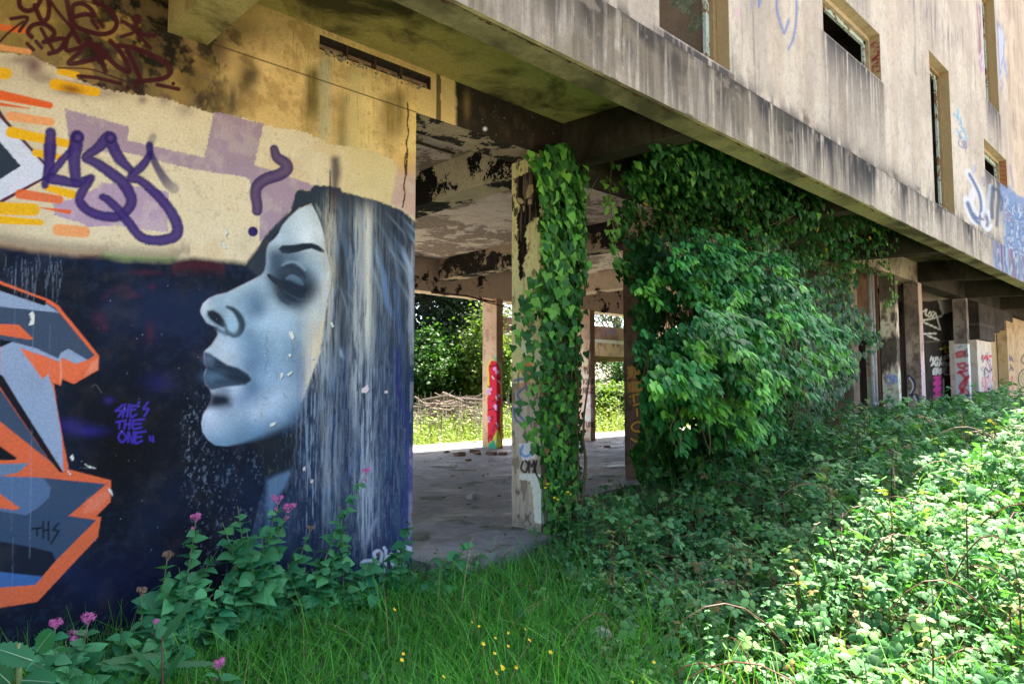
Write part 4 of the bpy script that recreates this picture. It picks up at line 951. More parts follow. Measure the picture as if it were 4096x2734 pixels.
    for i, (a, b, c, d) in enumerate(OPEN):
        door = d - c > 1.5
        y0 = YF + .022; y1 = y0 + .105; y2 = y1 + .035
        win = empty('doorway' if door else 'window', (a, y0, c)); win.parent = BLD; win.location = np.array([a, y0, c]) - world_loc(BLD)
        fn = paint_sj if i == 1 else paint_or if i == 3 else plain
        # right-hand reveal (faces -X) as a painted slab, then head, sill, left side
        P = painted_box('reveal', b - .004, b + .05, y0 + .002, y1, c, d, .02, fn, K_FACADE if i > 1 else K_FACADE, M_PAINT_ROUGH, win)
        m = MB(); m.add([(a, y0, d), (b, y0, d), (b, y1, d), (a, y1, d)], [[0, 1, 2, 3]]); m.add([(a, y0, c), (a, y1, c), (a, y1, d), (a, y0, d)], [[0, 1, 2, 3]])
        m.build('head', M_TAN, win)
        m = MB(); m.add([(a, y0, c), (b, y0, c), (b, y2 + .1, c + .01), (a, y2 + .1, c + .01)], [[0, 1, 2, 3]]); m.build('sill', M_SOILED, win)
        t = .055
        m = MB(); m.box(b - t, b - .005, y1 + .001, y2, c + .011, d - t - .001).box(a, a + t, y1 + .001, y2, c + .011, d - t - .001).box(a, b - .005, y1 + .001, y2, d - t, d - .001)
        m.build('frame', M_OCHRE if door else M_TAN, win)
        m = MB(); m.box(b - t - .05, b - t - .001, y2 + .001, y2 + .03, c + .011, d - t - .04).box(a + t, b - t - .052, y2 + .001, y2 + .03, d - t - .05, d - t - .002)
        m.build('casing', M_MINT, win)
    # roof, back wall, upper floor, cross walls
    MB().box(-6, 27, YF + .03, 11.0, 9.4, 9.6).build('roof', M_SOILED, BLD)
    MB().box(-6, 27, 10.75, 11.0, 3.62, 9.399).build('rear_wall', M_CREAM, BLD)
    MB().box(-6, 27, YF + .25, 10.749, 5.82, 5.96).build('upper_floor', M_INNER, BLD)
    for x in (-5.9, 0.1, 5.05, 9.2, 11.9, 15.2, 18.4, 22.0, 26.8):
        MB().box(x, x + .14, YF + .26, 10.748, 3.64, 9.398).build('cross_wall', M_INNER, BLD)
    MB().box(-5.9, 26.9, 4.9, 5.02, 3.64, 9.39).build('corridor_wall', M_INNER, BLD)
    # red scribble on the inner wall seen through the first doorway
    def f2(x, y): return (2500 + x / 2.936, y / 2.936)
    def ins(p):
        p.c[:] = lin((96, 76, 62)); p.mask(sstep(.54, .57, fbm(p.P[:, 1] * 4 + p.P[:, 0] * 3, p.z * 4, 4)), (88, 98, 76)); p.mask(sstep(4.1, 3.6, p.z) * .6, (52, 38, 38))
        for pts in [[(440, 330), (445, 270), (470, 250), (490, 270), (515, 370)], [(490, 290), (500, 240), (540, 212), (590, 230), (630, 275)], [(560, 200), (545, 130), (560, 90), (595, 80)], [(580, 200), (610, 140), (650, 200)], [(640, 105), (690, 105)], [(795, 70), (815, 130), (840, 160)], [(760, 190), (800, 240), (790, 300), (765, 340)], [(800, 170), (850, 230), (860, 320), (830, 365), (785, 390), (795, 445)], [(890, 290), (870, 400), (930, 430)], [(900, 290), (940, 340)], [(830, 510), (845, 600)], [(435, 15), (520, 5), (595, 20)]]:
            p.stroke(mp(f2, pts), 5, (112, 22, 26), 2, .9)
    painted_box('scribbled_wall', 3.2, 5.04, 3.55, 3.62, 3.64, 5.81, .02, ins, (.12, .12, .12), M_PAINT_ROUGH, BLD)
    # ceiling over the ground floor, beams
    MB().add([(-6, YW + .2, 3.62), (27, YW + .2, 3.62), (27, 10.9, 3.62), (-6, 10.9, 3.62)], [[0, 3, 2, 1]]).build('ceiling', M_CEIL, BLD)
    for k, x in enumerate(BAYS):
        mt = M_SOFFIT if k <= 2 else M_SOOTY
        m = MB(); m.hexa([(x, YI + .002, 3.165), (x + .22, YI + .002, 3.165), (x + .22, YW - .002, 3.228), (x, YW - .002, 3.228)], [(x, YI + .002, 3.56), (x + .22, YI + .002, 3.56), (x + .22, YW - .002, 3.62), (x, YW - .002, 3.62)])
        m.build('cantilever_beam', mt, BLD)
        if k >= 3:
            MB().box(x, x + 3.333, YW, YW + .30, 3.215, 3.619).build('front_beam', M_SOOTY if k < 5 else M_TANSOOT if k == 5 else M_SOOTY, BLD)
            MB().box(x - .10, x + .22, YW + .34, 10.2, 3.235, 3.621).build('ceiling_beam', M_PEEL if k == 3 else M_PEEL_DARK if k == 4 else M_PEEL_PINK, BLD)
        if k >= 3: MB().box(x + .02, x + 3.33, 10.25, 10.6, 3.0, 3.618).build('rear_beam', M_PEEL_PINK, BLD)
    MB().box(-6, BAYS[3] + .01, 10.25, 10.6, 3.0, 3.618).build('rear_beam', M_PEEL_PINK, BLD)
    for k in range(-1, 3):
        MB().box(BAYS[0] + 3.0, 4.3, 5.4 + 1.2 * k, 5.42 + 1.2 * k, 3.6, 3.619).build('ceiling_seam', M_RUSTY_CONC, BLD)
    m = MB(); m.tube([(7.6, 10.24, 2.985), (8.4, 10.2, 2.99), (9.2, 10.2, 2.93)], .018, 6); m.build('rusted_angle', M_RUST, BLD)
    m = MB(); m.tube([(8.3, 10.1, 2.99), (8.7, 9.9, 2.86), (9.3, 9.9, 2.80)], .012, 6); m.tube([(8.55, 10.0, 2.98), (8.7, 9.9, 2.86)], .01, 5); m.build('bent_bar', M_RUST, BLD)

# ------------------------------------------------------------------ columns
def c5(x, y): return (3300 + x / 2.0905, 950 + y / 2.0905)
def c7(x, y): return (1600 + x / 1.96, 500 + y / 1.96)
def c8(x, y): return (1600 + x / 1.425, 1150 + y / 1.425)

def column(label, x0, x1, y0, y1, z1, fn, K=None, step=.012, z0=-.3):
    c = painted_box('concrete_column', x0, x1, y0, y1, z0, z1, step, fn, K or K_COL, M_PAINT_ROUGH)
    return tag(c, label, 'column', 'columns carrying the building')

def buried(x0, x1, y0, y1, z1, fn, K, step): painted_box('column', x0, x1, y0, y1, -.3, z1, step, fn, K, M_PAINT_ROUGH, BLD)
def base_conc(p, a, b, dk, s=1.0):
    u, z = p.x, p.z
    p.c[:] = lin(a); n1 = fbm(u * 5 * s, z * 3 * s, 5); n2 = fbm(u * 16 * s + 7, z * 12 * s, 4)
    p.mask(sstep(.42, .7, n1) * .8, b); p.mask(sstep(.52, .7, n2) * .55, dk)
    return n1, n2

def paint_col1(p):
    n1, n2 = base_conc(p, (150, 140, 112), (128, 114, 92), (88, 76, 62))
    fl = fbm(p.P[:, 1] * 7 + p.P[:, 0] * 7, p.z * 2.6 + 3, 6, .6)
    p.mask((p.z > 1.25) * sstep(1.2, 1.5, p.z + .3 * n1) * .9, (196, 182, 130))
    p.poly(mp(c7, [(890, 420), (960, 385), (1030, 360), (1100, 330), (1100, 720), (1050, 730), (1000, 790), (985, 860), (1000, 1000), (960, 1100), (985, 1180), (940, 1230), (925, 1000), (930, 860), (915, 740), (940, 640), (905, 560), (915, 470)]), (14, 11, 9), 2, 1, 7, 9)
    p.mask(sstep(.60, .63, fl) * (p.z > 1.6) * .9, (18, 15, 12))
    for pts in ([(1010, 465), (1040, 470), (1045, 520), (1010, 570), (985, 580), (990, 530)], [(920, 570), (950, 575), (975, 610), (950, 620), (925, 600)], [(1000, 585), (1030, 580), (1030, 620), (1005, 620)], [(960, 630), (980, 640), (970, 685)]):
        p.poly(mp(c7, pts), (150, 140, 106), 2, .95, 3)
    # lower part: worn grey with a cream strip, blue loops, black letters
    p.mask((p.z < 1.3) * sstep(1.35, 1.1, p.z + .3 * n1) * .7, (168, 158, 146)); p.mask(sstep(.56, .62, fl) * (p.z < 1.6) * .75, (96, 84, 74)); p.mask(sstep(.54, .70, fbm(p.P[:, 1] * 40 + p.P[:, 0] * 40, p.z * 3, 4)) * .5, (120, 106, 90)); p.mask(np.exp(-p.z / .25) * .6 * (p.z > 0), (70, 62, 54)); p.mask(sstep(.62, .70, fbm(p.P[:, 1] * 20 + p.P[:, 0] * 20, p.z * 10, 4)) * .7, (50, 42, 36))
    p.poly(mp(c8, [(690, 300), (735, 300), (740, 385), (690, 390)]), (196, 184, 148), 2, 1, 3)
    p.poly(mp(c8, [(765, 340), (830, 340), (830, 540), (775, 520)]), (206, 192, 150), 3, .9, 4)
    p.stroke(mp(c8, [(690, 470), (740, 430), (730, 520), (700, 560), (760, 490)]), 16, (196, 110, 62), 5, .8)
    p.stroke(mp(c8, [(650, 530), (700, 520), (715, 560), (670, 610), (700, 660), (665, 700), (710, 760)]), 9, (62, 84, 134), 3, .9)
    p.stroke(mp(c8, [(645, 680), (660, 750), (690, 770)]), 8, (62, 84, 134), 3, .9)
    p.poly(mp(c8, [(680, 890), (770, 880), (770, 970), (700, 985)]), (214, 214, 206), 4, .95, 4)
    p.stroke(mp(c8, [(700, 900), (690, 940), (715, 960), (750, 940), (755, 900)]), 12, (66, 112, 168), 4, .9)
    p.poly(mp(c8, [(680, 1060), (800, 1060), (800, 1180), (760, 1180), (745, 1100), (680, 1090)]), (206, 200, 176), 3, .9, 4)
    p.poly(mp(c8, [(755, 1130), (815, 1150), (820, 1345), (770, 1340)]), (216, 208, 168), 2.5, 1, 3)
    for pts in ([(700, 990), (690, 1030), (715, 1050), (730, 1010), (715, 985)], [(735, 1050), (735, 990), (750, 1020), (765, 985), (765, 1050)], [(780, 985), (770, 1040), (790, 1085)]):
        p.stroke(mp(c8, pts), 8, (24, 22, 26), 2, .95)
def paint_red(p):
    base_conc(p, (196, 164, 138), (176, 142, 116), (140, 110, 90), .6)
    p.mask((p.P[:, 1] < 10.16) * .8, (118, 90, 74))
    p.poly(mp(c8, [(497, 440), (520, 405), (555, 415), (578, 440), (580, 900), (560, 915), (497, 915)]), (206, 190, 70), 3, 1, 4)
    p.poly(mp(c8, [(535, 385), (545, 380), (552, 412), (578, 440), (578, 540), (560, 540)]), (70, 170, 130), 3, .9, 3)
    p.poly(mp(c8, [(505, 450), (520, 415), (552, 418), (575, 470), (572, 560), (578, 640), (572, 760), (578, 860), (555, 800), (530, 860), (500, 890), (497, 640), (510, 560)]), (204, 40, 62), 2, 1, 2)
    p.poly(mp(c8, [(505, 890), (535, 865), (555, 915), (500, 918)]), (66, 150, 120), 2, 1)
    for (x, y, q) in ((540, 462, 7), (555, 480, 8), (513, 578, 8), (500, 590, 6), (508, 602, 7), (563, 615, 7), (545, 675, 8), (548, 690, 6), (508, 740, 6), (505, 760, 5), (560, 870, 4)):
        p.dot(*c8(x, y), q, (222, 150, 206), 2)
    for pts in ([(510, 450), (555, 440)], [(535, 500), (560, 520), (575, 510)], [(500, 560), (515, 570)], [(525, 650), (545, 640), (550, 660)], [(500, 700), (530, 690), (550, 710)], [(505, 740), (530, 735), (520, 760)], [(530, 820), (545, 780), (565, 800)], [(500, 860), (520, 840), (525, 870)]):
        p.stroke(mp(c8, pts), 4, (54, 20, 30), 2, .9)
    for pts in ([(525, 505), (535, 520)], [(560, 530), (575, 545)], [(548, 620), (555, 640)], [(550, 770), (560, 790)]): p.stroke(mp(c8, pts), 4, (236, 226, 226), 2, .9)
    p.stroke(mp(c8, [(585, 420), (600, 410), (590, 470), (605, 480)]), 5, (176, 40, 60), 2, .8)
def paint_krak(p):
    base_conc(p, (206, 176, 152), (176, 146, 124), (120, 96, 82), .6)
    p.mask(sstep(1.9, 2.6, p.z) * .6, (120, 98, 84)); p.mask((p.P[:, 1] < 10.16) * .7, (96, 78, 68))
    p.poly(mp(c8, [(1040, 470), (1100, 540), (1105, 760), (1040, 780)]), (222, 176, 176), 10, .5)
    BKK = (44, 36, 40)
    for pts in ([(1045, 520), (1045, 550)], [(1060, 518), (1048, 535), (1062, 550)], [(1065, 550), (1066, 522), (1076, 526), (1068, 536), (1078, 550)], [(1080, 550), (1084, 522), (1090, 550)], [(1095, 520), (1095, 550)], [(1106, 520), (1096, 536), (1108, 552)],
                [(1045, 600), (1045, 570), (1056, 600), (1056, 568)], [(1062, 570), (1062, 600)], [(1080, 572), (1068, 585), (1078, 600), (1082, 588)], [(1085, 580), (1105, 572), (1085, 602), (1110, 600)],
                [(1045, 765), (1058, 762)], [(1052, 764), (1052, 795)], [(1062, 768), (1064, 792), (1074, 790), (1074, 766)], [(1080, 766), (1080, 794), (1092, 780), (1080, 766)], [(1110, 764), (1096, 768), (1098, 794), (1112, 790)], [(1098, 780), (1108, 778)],
                [(1050, 450), (1056, 490)], [(1050, 452), (1064, 460), (1054, 470)], [(1066, 455), (1070, 490), (1080, 470)]):
        p.stroke(mp(c8, pts), 4, BKK, 1.8, .9, smooth=False)
    p.stroke(mp(c8, [(1060, 620), (1080, 620), (1085, 650), (1065, 670), (1055, 700), (1060, 740), (1085, 750), (1092, 700), (1075, 680)]), 9, (232, 214, 214), 3, .8)
    for k in range(7): p.stroke(mp(c8, [(1113, 560 + 34 * k), (1130, 575 + 34 * k), (1114, 590 + 34 * k)]), 4, (150, 30, 44), 2, .85)
def paint_s(p):
    base_conc(p, (84, 68, 54), (66, 52, 42), (38, 30, 26), .8)
    OC = (186, 140, 52)
    for y0, y1 in ((450, 520), (540, 600)): p.poly(mp(c8, [(1297, y0), (1385, y0 - 15), (1390, y1 - 10), (1300, y1)]), OC, 6, .5, 8)
    for pts in ([(1310, 620), (1380, 600)], [(1330, 610), (1335, 660)], [(1350, 690), (1352, 730)], [(1370, 660), (1330, 670)], [(1385, 770), (1350, 765), (1320, 790), (1335, 815), (1375, 820), (1385, 850), (1350, 875), (1318, 860)]):
        p.stroke(mp(c8, pts), 15, (30, 24, 26), 2, .9); p.stroke(mp(c8, pts), 8, (176, 132, 56), 2, .9)
def paint_grey(p):
    base_conc(p, (150, 136, 120), (118, 104, 92), (56, 48, 42)); 
    n = fbm(p.x * 4 + 3, p.z * 1.6, 5)
    p.mask(sstep(.46, .58, n + .16 * (p.z - 1.6)) * .9, (30, 26, 24))
    for pts in ([(515, 1185), (535, 1140), (545, 1190)], [(520, 1170), (545, 1165)], [(555, 1150), (550, 1180), (570, 1185)], [(575, 1145), (572, 1195), (600, 1170), (575, 1150), (605, 1195)], [(515, 1215), (605, 1205)]):
        p.stroke(mp(c5, pts), 5, (58, 92, 150), 2, .9)
def paint_c14(p):
    base_conc(p, (112, 100, 88), (78, 68, 60), (40, 34, 30))
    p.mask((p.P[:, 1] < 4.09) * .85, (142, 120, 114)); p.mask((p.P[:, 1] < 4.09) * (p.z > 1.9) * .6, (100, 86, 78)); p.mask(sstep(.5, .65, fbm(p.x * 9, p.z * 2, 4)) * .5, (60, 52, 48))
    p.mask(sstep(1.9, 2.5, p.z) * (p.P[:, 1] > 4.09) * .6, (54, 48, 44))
    for k in range(9): p.stroke(mp(c5, [(805, 1000 + 46 * k), (825, 1020 + 46 * k), (808, 1036 + 46 * k)]), 3.5, (206, 120, 160), 2, .6)
    p.stroke(mp(c5, [(700, 1160), (740, 1200), (745, 1260), (715, 1310), (760, 1320), (790, 1370), (800, 1450)]), 14, (30, 32, 54), 2.5, .95); p.stroke(mp(c5, [(705, 1170), (735, 1220), (735, 1260), (712, 1300)]), 4, (206, 206, 216), 2, .8)
    p.stroke(mp(c5, [(745, 1320), (775, 1390), (780, 1430)]), 5, (206, 206, 216), 2, .8)
    for pts in ([(622, 1235), (632, 1200), (645, 1235)], [(640, 1330), (660, 1320), (645, 1350), (662, 1360)]): p.stroke(mp(c5, pts), 3, (190, 184, 176), 2, .8)
def paint_c17(p):
    base_conc(p, (96, 88, 84), (70, 62, 60), (36, 32, 32))
    lo = sstep(-6, 6, p.v - (950 + 895 / 2.09))
    p.mask(lo * (p.u < 3885), (226, 222, 222))
    RD = (196, 36, 44)
    for w, pts in [(16, [(1100, 970), (1150, 955), (1150, 985), (1105, 995)]), (14, [(1110, 1060), (1170, 1050), (1160, 1090), (1120, 1080)]), (12, [(1110, 1130), (1180, 1110)]), (16, [(1130, 1120), (1180, 1200), (1120, 1330)]), (16, [(1200, 1160), (1130, 1240), (1160, 1290)]), (10, [(1180, 1270), (1205, 1300), (1180, 1310)]), (9, [(1150, 1390), (1175, 1400)])]:
        p.stroke(mp(c5, pts), w, RD, 2.5, .95)
    for pts in ([(1160, 940), (1190, 920), (1200, 990), (1165, 1010)], [(1110, 910), (1150, 900), (1120, 940)], [(1170, 1070), (1200, 1060), (1205, 1090)], [(1160, 1390), (1190, 1370), (1195, 1400)]): p.poly(mp(c5, pts), (40, 36, 40), 2, .9, 4)
    for pts in ([(1172, 1100), (1180, 1135)], [(1190, 1100), (1190, 1130), (1200, 1130)], [(1195, 1210), (1180, 1230), (1205, 1240)]): p.stroke(mp(c5, pts), 4, (120, 40, 50), 2, .9)
def paint_white(p):
    base_conc(p, (222, 206, 194), (206, 190, 178), (176, 160, 150), .5)
    cols = [(196, 60, 84), (120, 96, 180), (90, 110, 170), (220, 110, 150)]; r = np.random.default_rng(8)
    p.blob(*c5(1390, 1330), 38, 60, (120, 130, 176), .7)
    for k in range(60):
        x, y = r.uniform(1310, 1450), r.uniform(950, 1450)
        p.stroke(mp(c5, [(x, y), (x + r.uniform(-20, 20), y + r.uniform(10, 40)), (x + r.uniform(-14, 24), y + r.uniform(20, 60))]), 4, cols[r.integers(4)], 2, .7)
    for pts in ([(1320, 985), (1315, 1010), (1330, 1012), (1330, 1000)], [(1340, 1015), (1342, 985), (1350, 995), (1342, 1002)], [(1365, 988), (1355, 998), (1366, 1008), (1356, 1018)], [(1375, 985), (1382, 1000), (1390, 985)]): p.stroke(mp(c5, pts), 5, (200, 40, 60), 2, .9)
    p.stroke(mp(c5, [(1330, 1140), (1340, 1090), (1370, 1120), (1400, 1095), (1408, 1140)]), 5, (50, 50, 66), 2, .9)

def build_columns():
    column('ivy-clad column nearest the mural wall, cream paint flaking to black', 4.19, 4.66, YW + .001, YW + .36, 3.245, paint_col1, (.50, .52, .54), .006)
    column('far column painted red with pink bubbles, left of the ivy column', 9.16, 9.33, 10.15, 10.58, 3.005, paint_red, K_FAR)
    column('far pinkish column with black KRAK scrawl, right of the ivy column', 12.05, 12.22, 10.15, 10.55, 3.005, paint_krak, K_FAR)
    column('dark brown column with yellow letter S beside the big ivy mass', 7.5, 7.83, 5.42, 5.72, 3.24, paint_s, (.55, .55, .55))
    column('rough grey column with small blue tag, sooty down one side', 13.2, 13.34, YW + .001, 4.34, 3.214, paint_grey, K_COL)
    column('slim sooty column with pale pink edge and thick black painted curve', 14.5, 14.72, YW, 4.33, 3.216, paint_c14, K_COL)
    column('column black above and white below with red drips', 17.85, 18.02, YW, 4.34, 3.216, paint_c17, K_COL)
    column('cream column covered in red and violet tags beneath the stepped black wall', 19.1, 20.5, YW + .1, 4.75, 2.35, paint_white, (.8, .8, .82))
    buried(7.81, 8.1, YW, 4.4, 3.216, lambda p: base_conc(p, (84, 70, 56), (60, 50, 42), (30, 26, 22)), K_COL, .1)
    buried(11.15, 11.4, YW, 4.4, 3.216, lambda p: base_conc(p, (84, 70, 56), (60, 50, 42), (30, 26, 22)), K_COL, .1)
    for x in (5.8, 15.4, 18.7):
        buried(x, x + .17, 10.15, 10.58, 3.005, lambda p: base_conc(p, (196, 164, 138), (176, 142, 116), (140, 110, 90), .6), K_FAR, .2)
    MB().box(7.3, 8.1, 5.25, 5.9, -.45, -.004).build('column_footing', M_SOOTY, BLD)

# ------------------------------------------------------------------ stairwell corner far right
def build_corner():
    def wall(name, label, *a, fn, K=K_COL, step=.03, cat='wall'):
        return tag(painted_box(name, *a, step, fn, K, M_PAINT_ROUGH), label, cat)
    def soot(p):
        base_conc(p, (30, 27, 26), (20, 18, 17), (10, 9, 9), .4)
        p.poly(mp(c5, [(790, 370), (1090, 470), (1080, 612), (980, 642), (960, 580), (938, 518), (880, 530), (790, 522)]), (206, 190, 164), 2, .95, 3)
        for k in range(14): p.dot(*c5(815 + 7 * k, 480 + (k * 37) % 34), 2.5 + k % 3, (40, 34, 30), 2, .8)
        W1, YY = (190, 186, 182), (170, 150, 50)
        for pts in ([(820, 620), (850, 600), (840, 640), (870, 660)], [(865, 640), (880, 620), (890, 650), (870, 660)], [(900, 620), (920, 630), (900, 660)], [(925, 630), (965, 765)], [(820, 690), (880, 680), (975, 655)], [(820, 705), (900, 740), (965, 770)], [(820, 805), (930, 800)], [(860, 820), (950, 855)]): p.stroke(mp(c5, pts), 5, W1, 2, .8)
        for w, c, pts in [(5, YY, [(965, 930), (1030, 915)]), (5, YY, [(1000, 900), (1010, 960)]), (5, YY, [(1060, 910), (1030, 920), (1050, 940), (1030, 955)]), (5, YY, [(1075, 955), (1075, 905), (1090, 925)]),
                          (3.5, W1, [(880, 1030), (890, 995), (900, 1030)]), (3.5, W1, [(910, 1000), (905, 1030), (915, 1030)]), (3.5, W1, [(925, 1000), (925, 1030), (935, 1000)]), (3.5, W1, [(945, 1000), (945, 1025), (960, 1020)]), (3.5, W1, [(975, 995), (965, 1010), (978, 1015), (965, 1028)]), (3.5, W1, [(1000, 985), (995, 1015), (1010, 1010), (1000, 985)]), (3.5, W1, [(1025, 1010), (1025, 975), (1040, 990)]), (3.5, W1, [(1050, 975), (1050, 1005)]),
                          (5.5, W1, [(890, 1070), (910, 1035), (925, 1070)]), (5, W1, [(900, 1058), (922, 1055)]), (5.5, W1, [(940, 1040), (938, 1070)]), (5.5, W1, [(955, 1070), (962, 1038), (975, 1060), (990, 1038), (990, 1070)]), (5.5, W1, [(1005, 1038), (1003, 1070), (1030, 1066)]), (5, W1, [(1005, 1052), (1025, 1050)]), (5.5, W1, [(1045, 1072), (1048, 1040), (1080, 1045), (1050, 1056), (1090, 1068)]),
                          (5.5, W1, [(905, 1110), (920, 1092), (940, 1105), (930, 1140), (908, 1135), (905, 1110)]), (5, W1, [(905, 1140), (945, 1090)]), (5.5, W1, [(975, 1095), (955, 1105), (975, 1120), (958, 1138), (950, 1120)]), (5.5, W1, [(1015, 1090), (995, 1095), (1000, 1140), (1025, 1140)]), (5, W1, [(998, 1115), (1015, 1112)]), (5.5, W1, [(1045, 1145), (1045, 1090), (1075, 1100), (1050, 1120)])]:
            p.stroke(mp(c5, pts), w, c, 2, .85)
        p.stroke(mp(c5, [(830, 872), (1085, 858)]), 5, (70, 62, 58), 2, .8)
        for k in range(5):
            y = 1170 + 56 * k; p.stroke(mp(c5, [(915, y), (965, y - 8), (930, y + 20), (970, y + 26), (915, y + 40)]), 8, (150, 40, 96), 2.5, .85)
        for k in range(4): p.stroke(mp(c5, [(1062, 1165 + 40 * k), (1085, 1185 + 40 * k), (1065, 1195 + 40 * k)]), 6, (150, 116, 40), 2.5, .7)
        p.poly(mp(c5, [(1000, 1180), (1050, 1178), (1050, 1420), (1005, 1420)]), (6, 6, 7), 2, 1); p.poly(mp(c5, [(985, 1178), (998, 1178), (1003, 1420), (988, 1420)]), (120, 128, 124), 2, .9)
    wall('sooty_wall', 'soot-black inner wall with white scrawled names between the right-hand columns', 16.9, 21.4, 4.95, 5.1, -.3, 3.61, fn=soot, K=(.22, .22, .22), step=.025)
    wall('rear_partition', 'dark brown partition wall deep inside behind the right-hand columns', 12.2, 26, 6.6, 6.75, -.3, 3.61, fn=lambda p: base_conc(p, (60, 48, 40), (44, 36, 30), (24, 20, 18), .4), K=(.3, .3, .3), step=.2)
    # black stepped wall
    def stp(p): base_conc(p, (44, 39, 37), (28, 25, 24), (16, 14, 14), .5); p.mask((np.abs(p.z % .27) < .012) * .5, (64, 58, 54))
    root = empty('stepped_wall', (19.5, YW, 2.4), 'black sooted wall with broken stepped lower edge under overhang', 'wall')
    for k, (a, b, z) in enumerate([(19.0, 20.48, 2.36), (20.48, 21.05, 2.62), (21.05, 21.6, 2.72), (21.6, 22.6, 2.98)]):
        painted_box('wall_block', a, b, YW + .01, YW + .3, z, 3.61, .05, stp, (.3, .3, .3), M_PAINT_ROUGH, root)
    def crm(p):
        base_conc(p, (214, 188, 150), (196, 168, 130), (160, 130, 100), .5)
        p.poly(mp(c5, [(1590, 560), (1664, 540), (1664, 660), (1620, 700)]), (160, 140, 120), 5, .5, 8)
        for pts, c in [([(1660, 980), (1640, 1020), (1655, 1050), (1680, 1030)], (30, 30, 36)), ([(1545, 985), (1548, 1030), (1558, 1000), (1570, 1035)], (60, 60, 130)), ([(1545, 1110), (1560, 1080), (1575, 1110), (1560, 1090), (1550, 1060)], (60, 60, 80)), ([(1465, 1190), (1490, 1180), (1465, 1220), (1520, 1215)], (90, 150, 70)), ([(1550, 1180), (1570, 1160), (1560, 1210), (1580, 1230)], (200, 80, 110)), ([(1550, 1240), (1575, 1250), (1555, 1290)], (200, 90, 130)), ([(1470, 1020), (1500, 1035)], (190, 150, 50))]:
            p.stroke(mp(c5, pts), 5, c, 2, .85)
        for q in (30, 20): p.stroke([(c5(1680, 1180)[0] + q * cos(t), c5(1680, 1180)[1] + 1.3 * q * sin(t)) for t in np.linspace(0, 6.3, 16)], 5, (40, 50, 60) if q == 30 else (120, 150, 70), 2, .9)
        for t in np.linspace(0, 6.3, 12): p.stroke([c5(1680, 1180), (c5(1680, 1180)[0] + 18 * cos(t), c5(1680, 1180)[1] + 24 * sin(t))], 2.5, (90, 60, 130), 1.5, .8)
    wall('tagged_cream_wall', 'cream plaster wall with small coloured tags at far right end', 20.7, 32, 4.32, 4.5, -.3, 3.61, fn=crm, K=(.95, .95, .97))
    wall('cream_pier', 'narrow cream pier with violet tags beside the far right wall', 21.75, 22.2, 4.08, 4.3, -.3, 2.97, fn=crm, K=(.95, .95, .97))
    # left of the stair: pale bluish wall end, dark opening, graffiti post, pipes
    def pale(p):
        base_conc(p, (206, 190, 166), (190, 172, 148), (150, 132, 112), .6)
        p.mask(sstep(1.75, 1.45, p.z + .1 * fbm(p.x * 3, p.z * 4, 3)) * .9, (196, 206, 224))
        p.stroke(mp(c5, [(165, 1180), (175, 1300), (170, 1500)]), 8, (110, 150, 150), 3, .7); p.stroke(mp(c5, [(255, 1060), (270, 1110), (280, 1160)]), 8, (86, 136, 130), 3, .8)
    wall('pale_wall', 'pale wall end, cream above and bluish white below, right of ivy mass', 11.74, 12.33, 4.42, 4.6, -.3, 3.6, fn=pale, K=(.7, .7, .7))
    def post(p):
        base_conc(p, (176, 164, 146), (150, 138, 122), (100, 90, 80), .6)
        for k in range(13):
            y = 960 + 44 * k; c = (54, 44, 40) if k < 3 else (150, 84, 54) if k < 5 else (96, 150, 122)
            p.stroke(mp(c5, [(350, y), (425, y - 6), (360, y + 18), (425, y + 24)]), 6, c, 2.5, .8)
    wall('tagged_post', 'short square post covered in green and brown lettering behind the pipes', 13.4, 13.6, 4.5, 4.67, -.3, 2.0, fn=post, K=(.5, .5, .5), step=.02, cat='post')
    def brown(p): base_conc(p, (74, 54, 40), (56, 40, 32), (34, 26, 22), .6)
    wall('brown_wall', 'dark brown wall panel hanging above the graffiti post', 13.1, 14.1, 4.75, 4.85, 2.1, 3.61, fn=brown, K=(.3, .3, .3), step=.1)
    MB_ = MB(); 
    for x in (12.6, 12.74):
        t = MB(); t.tube([(x, 4.3, -.3), (x, 4.3, 1.5), (x + .005, 4.3, 3.6)], .035, 8)
        for z in (.9, 2.1): t.tube([(x, 4.3, z), (x, 4.3, z + .06)], .045, 8)
        tag(t.build('vertical_pipe', M_PIPE, None, True), 'grey vertical pipe running up in front of dark opening', 'pipe', 'pipes beside the rough grey column')
    t = MB(); t.tube([(13.05, 4.36, -.3), (13.05, 4.36, 3.6)], .045, 8); tag(t.build('rusty_pipe', M_RUST, None, True), 'thick rust-red pipe behind the two grey pipes', 'pipe')
M_PIPE = mat_plain('galvanised', (0.40, 0.38, 0.36, 1), .5, .5, 12)
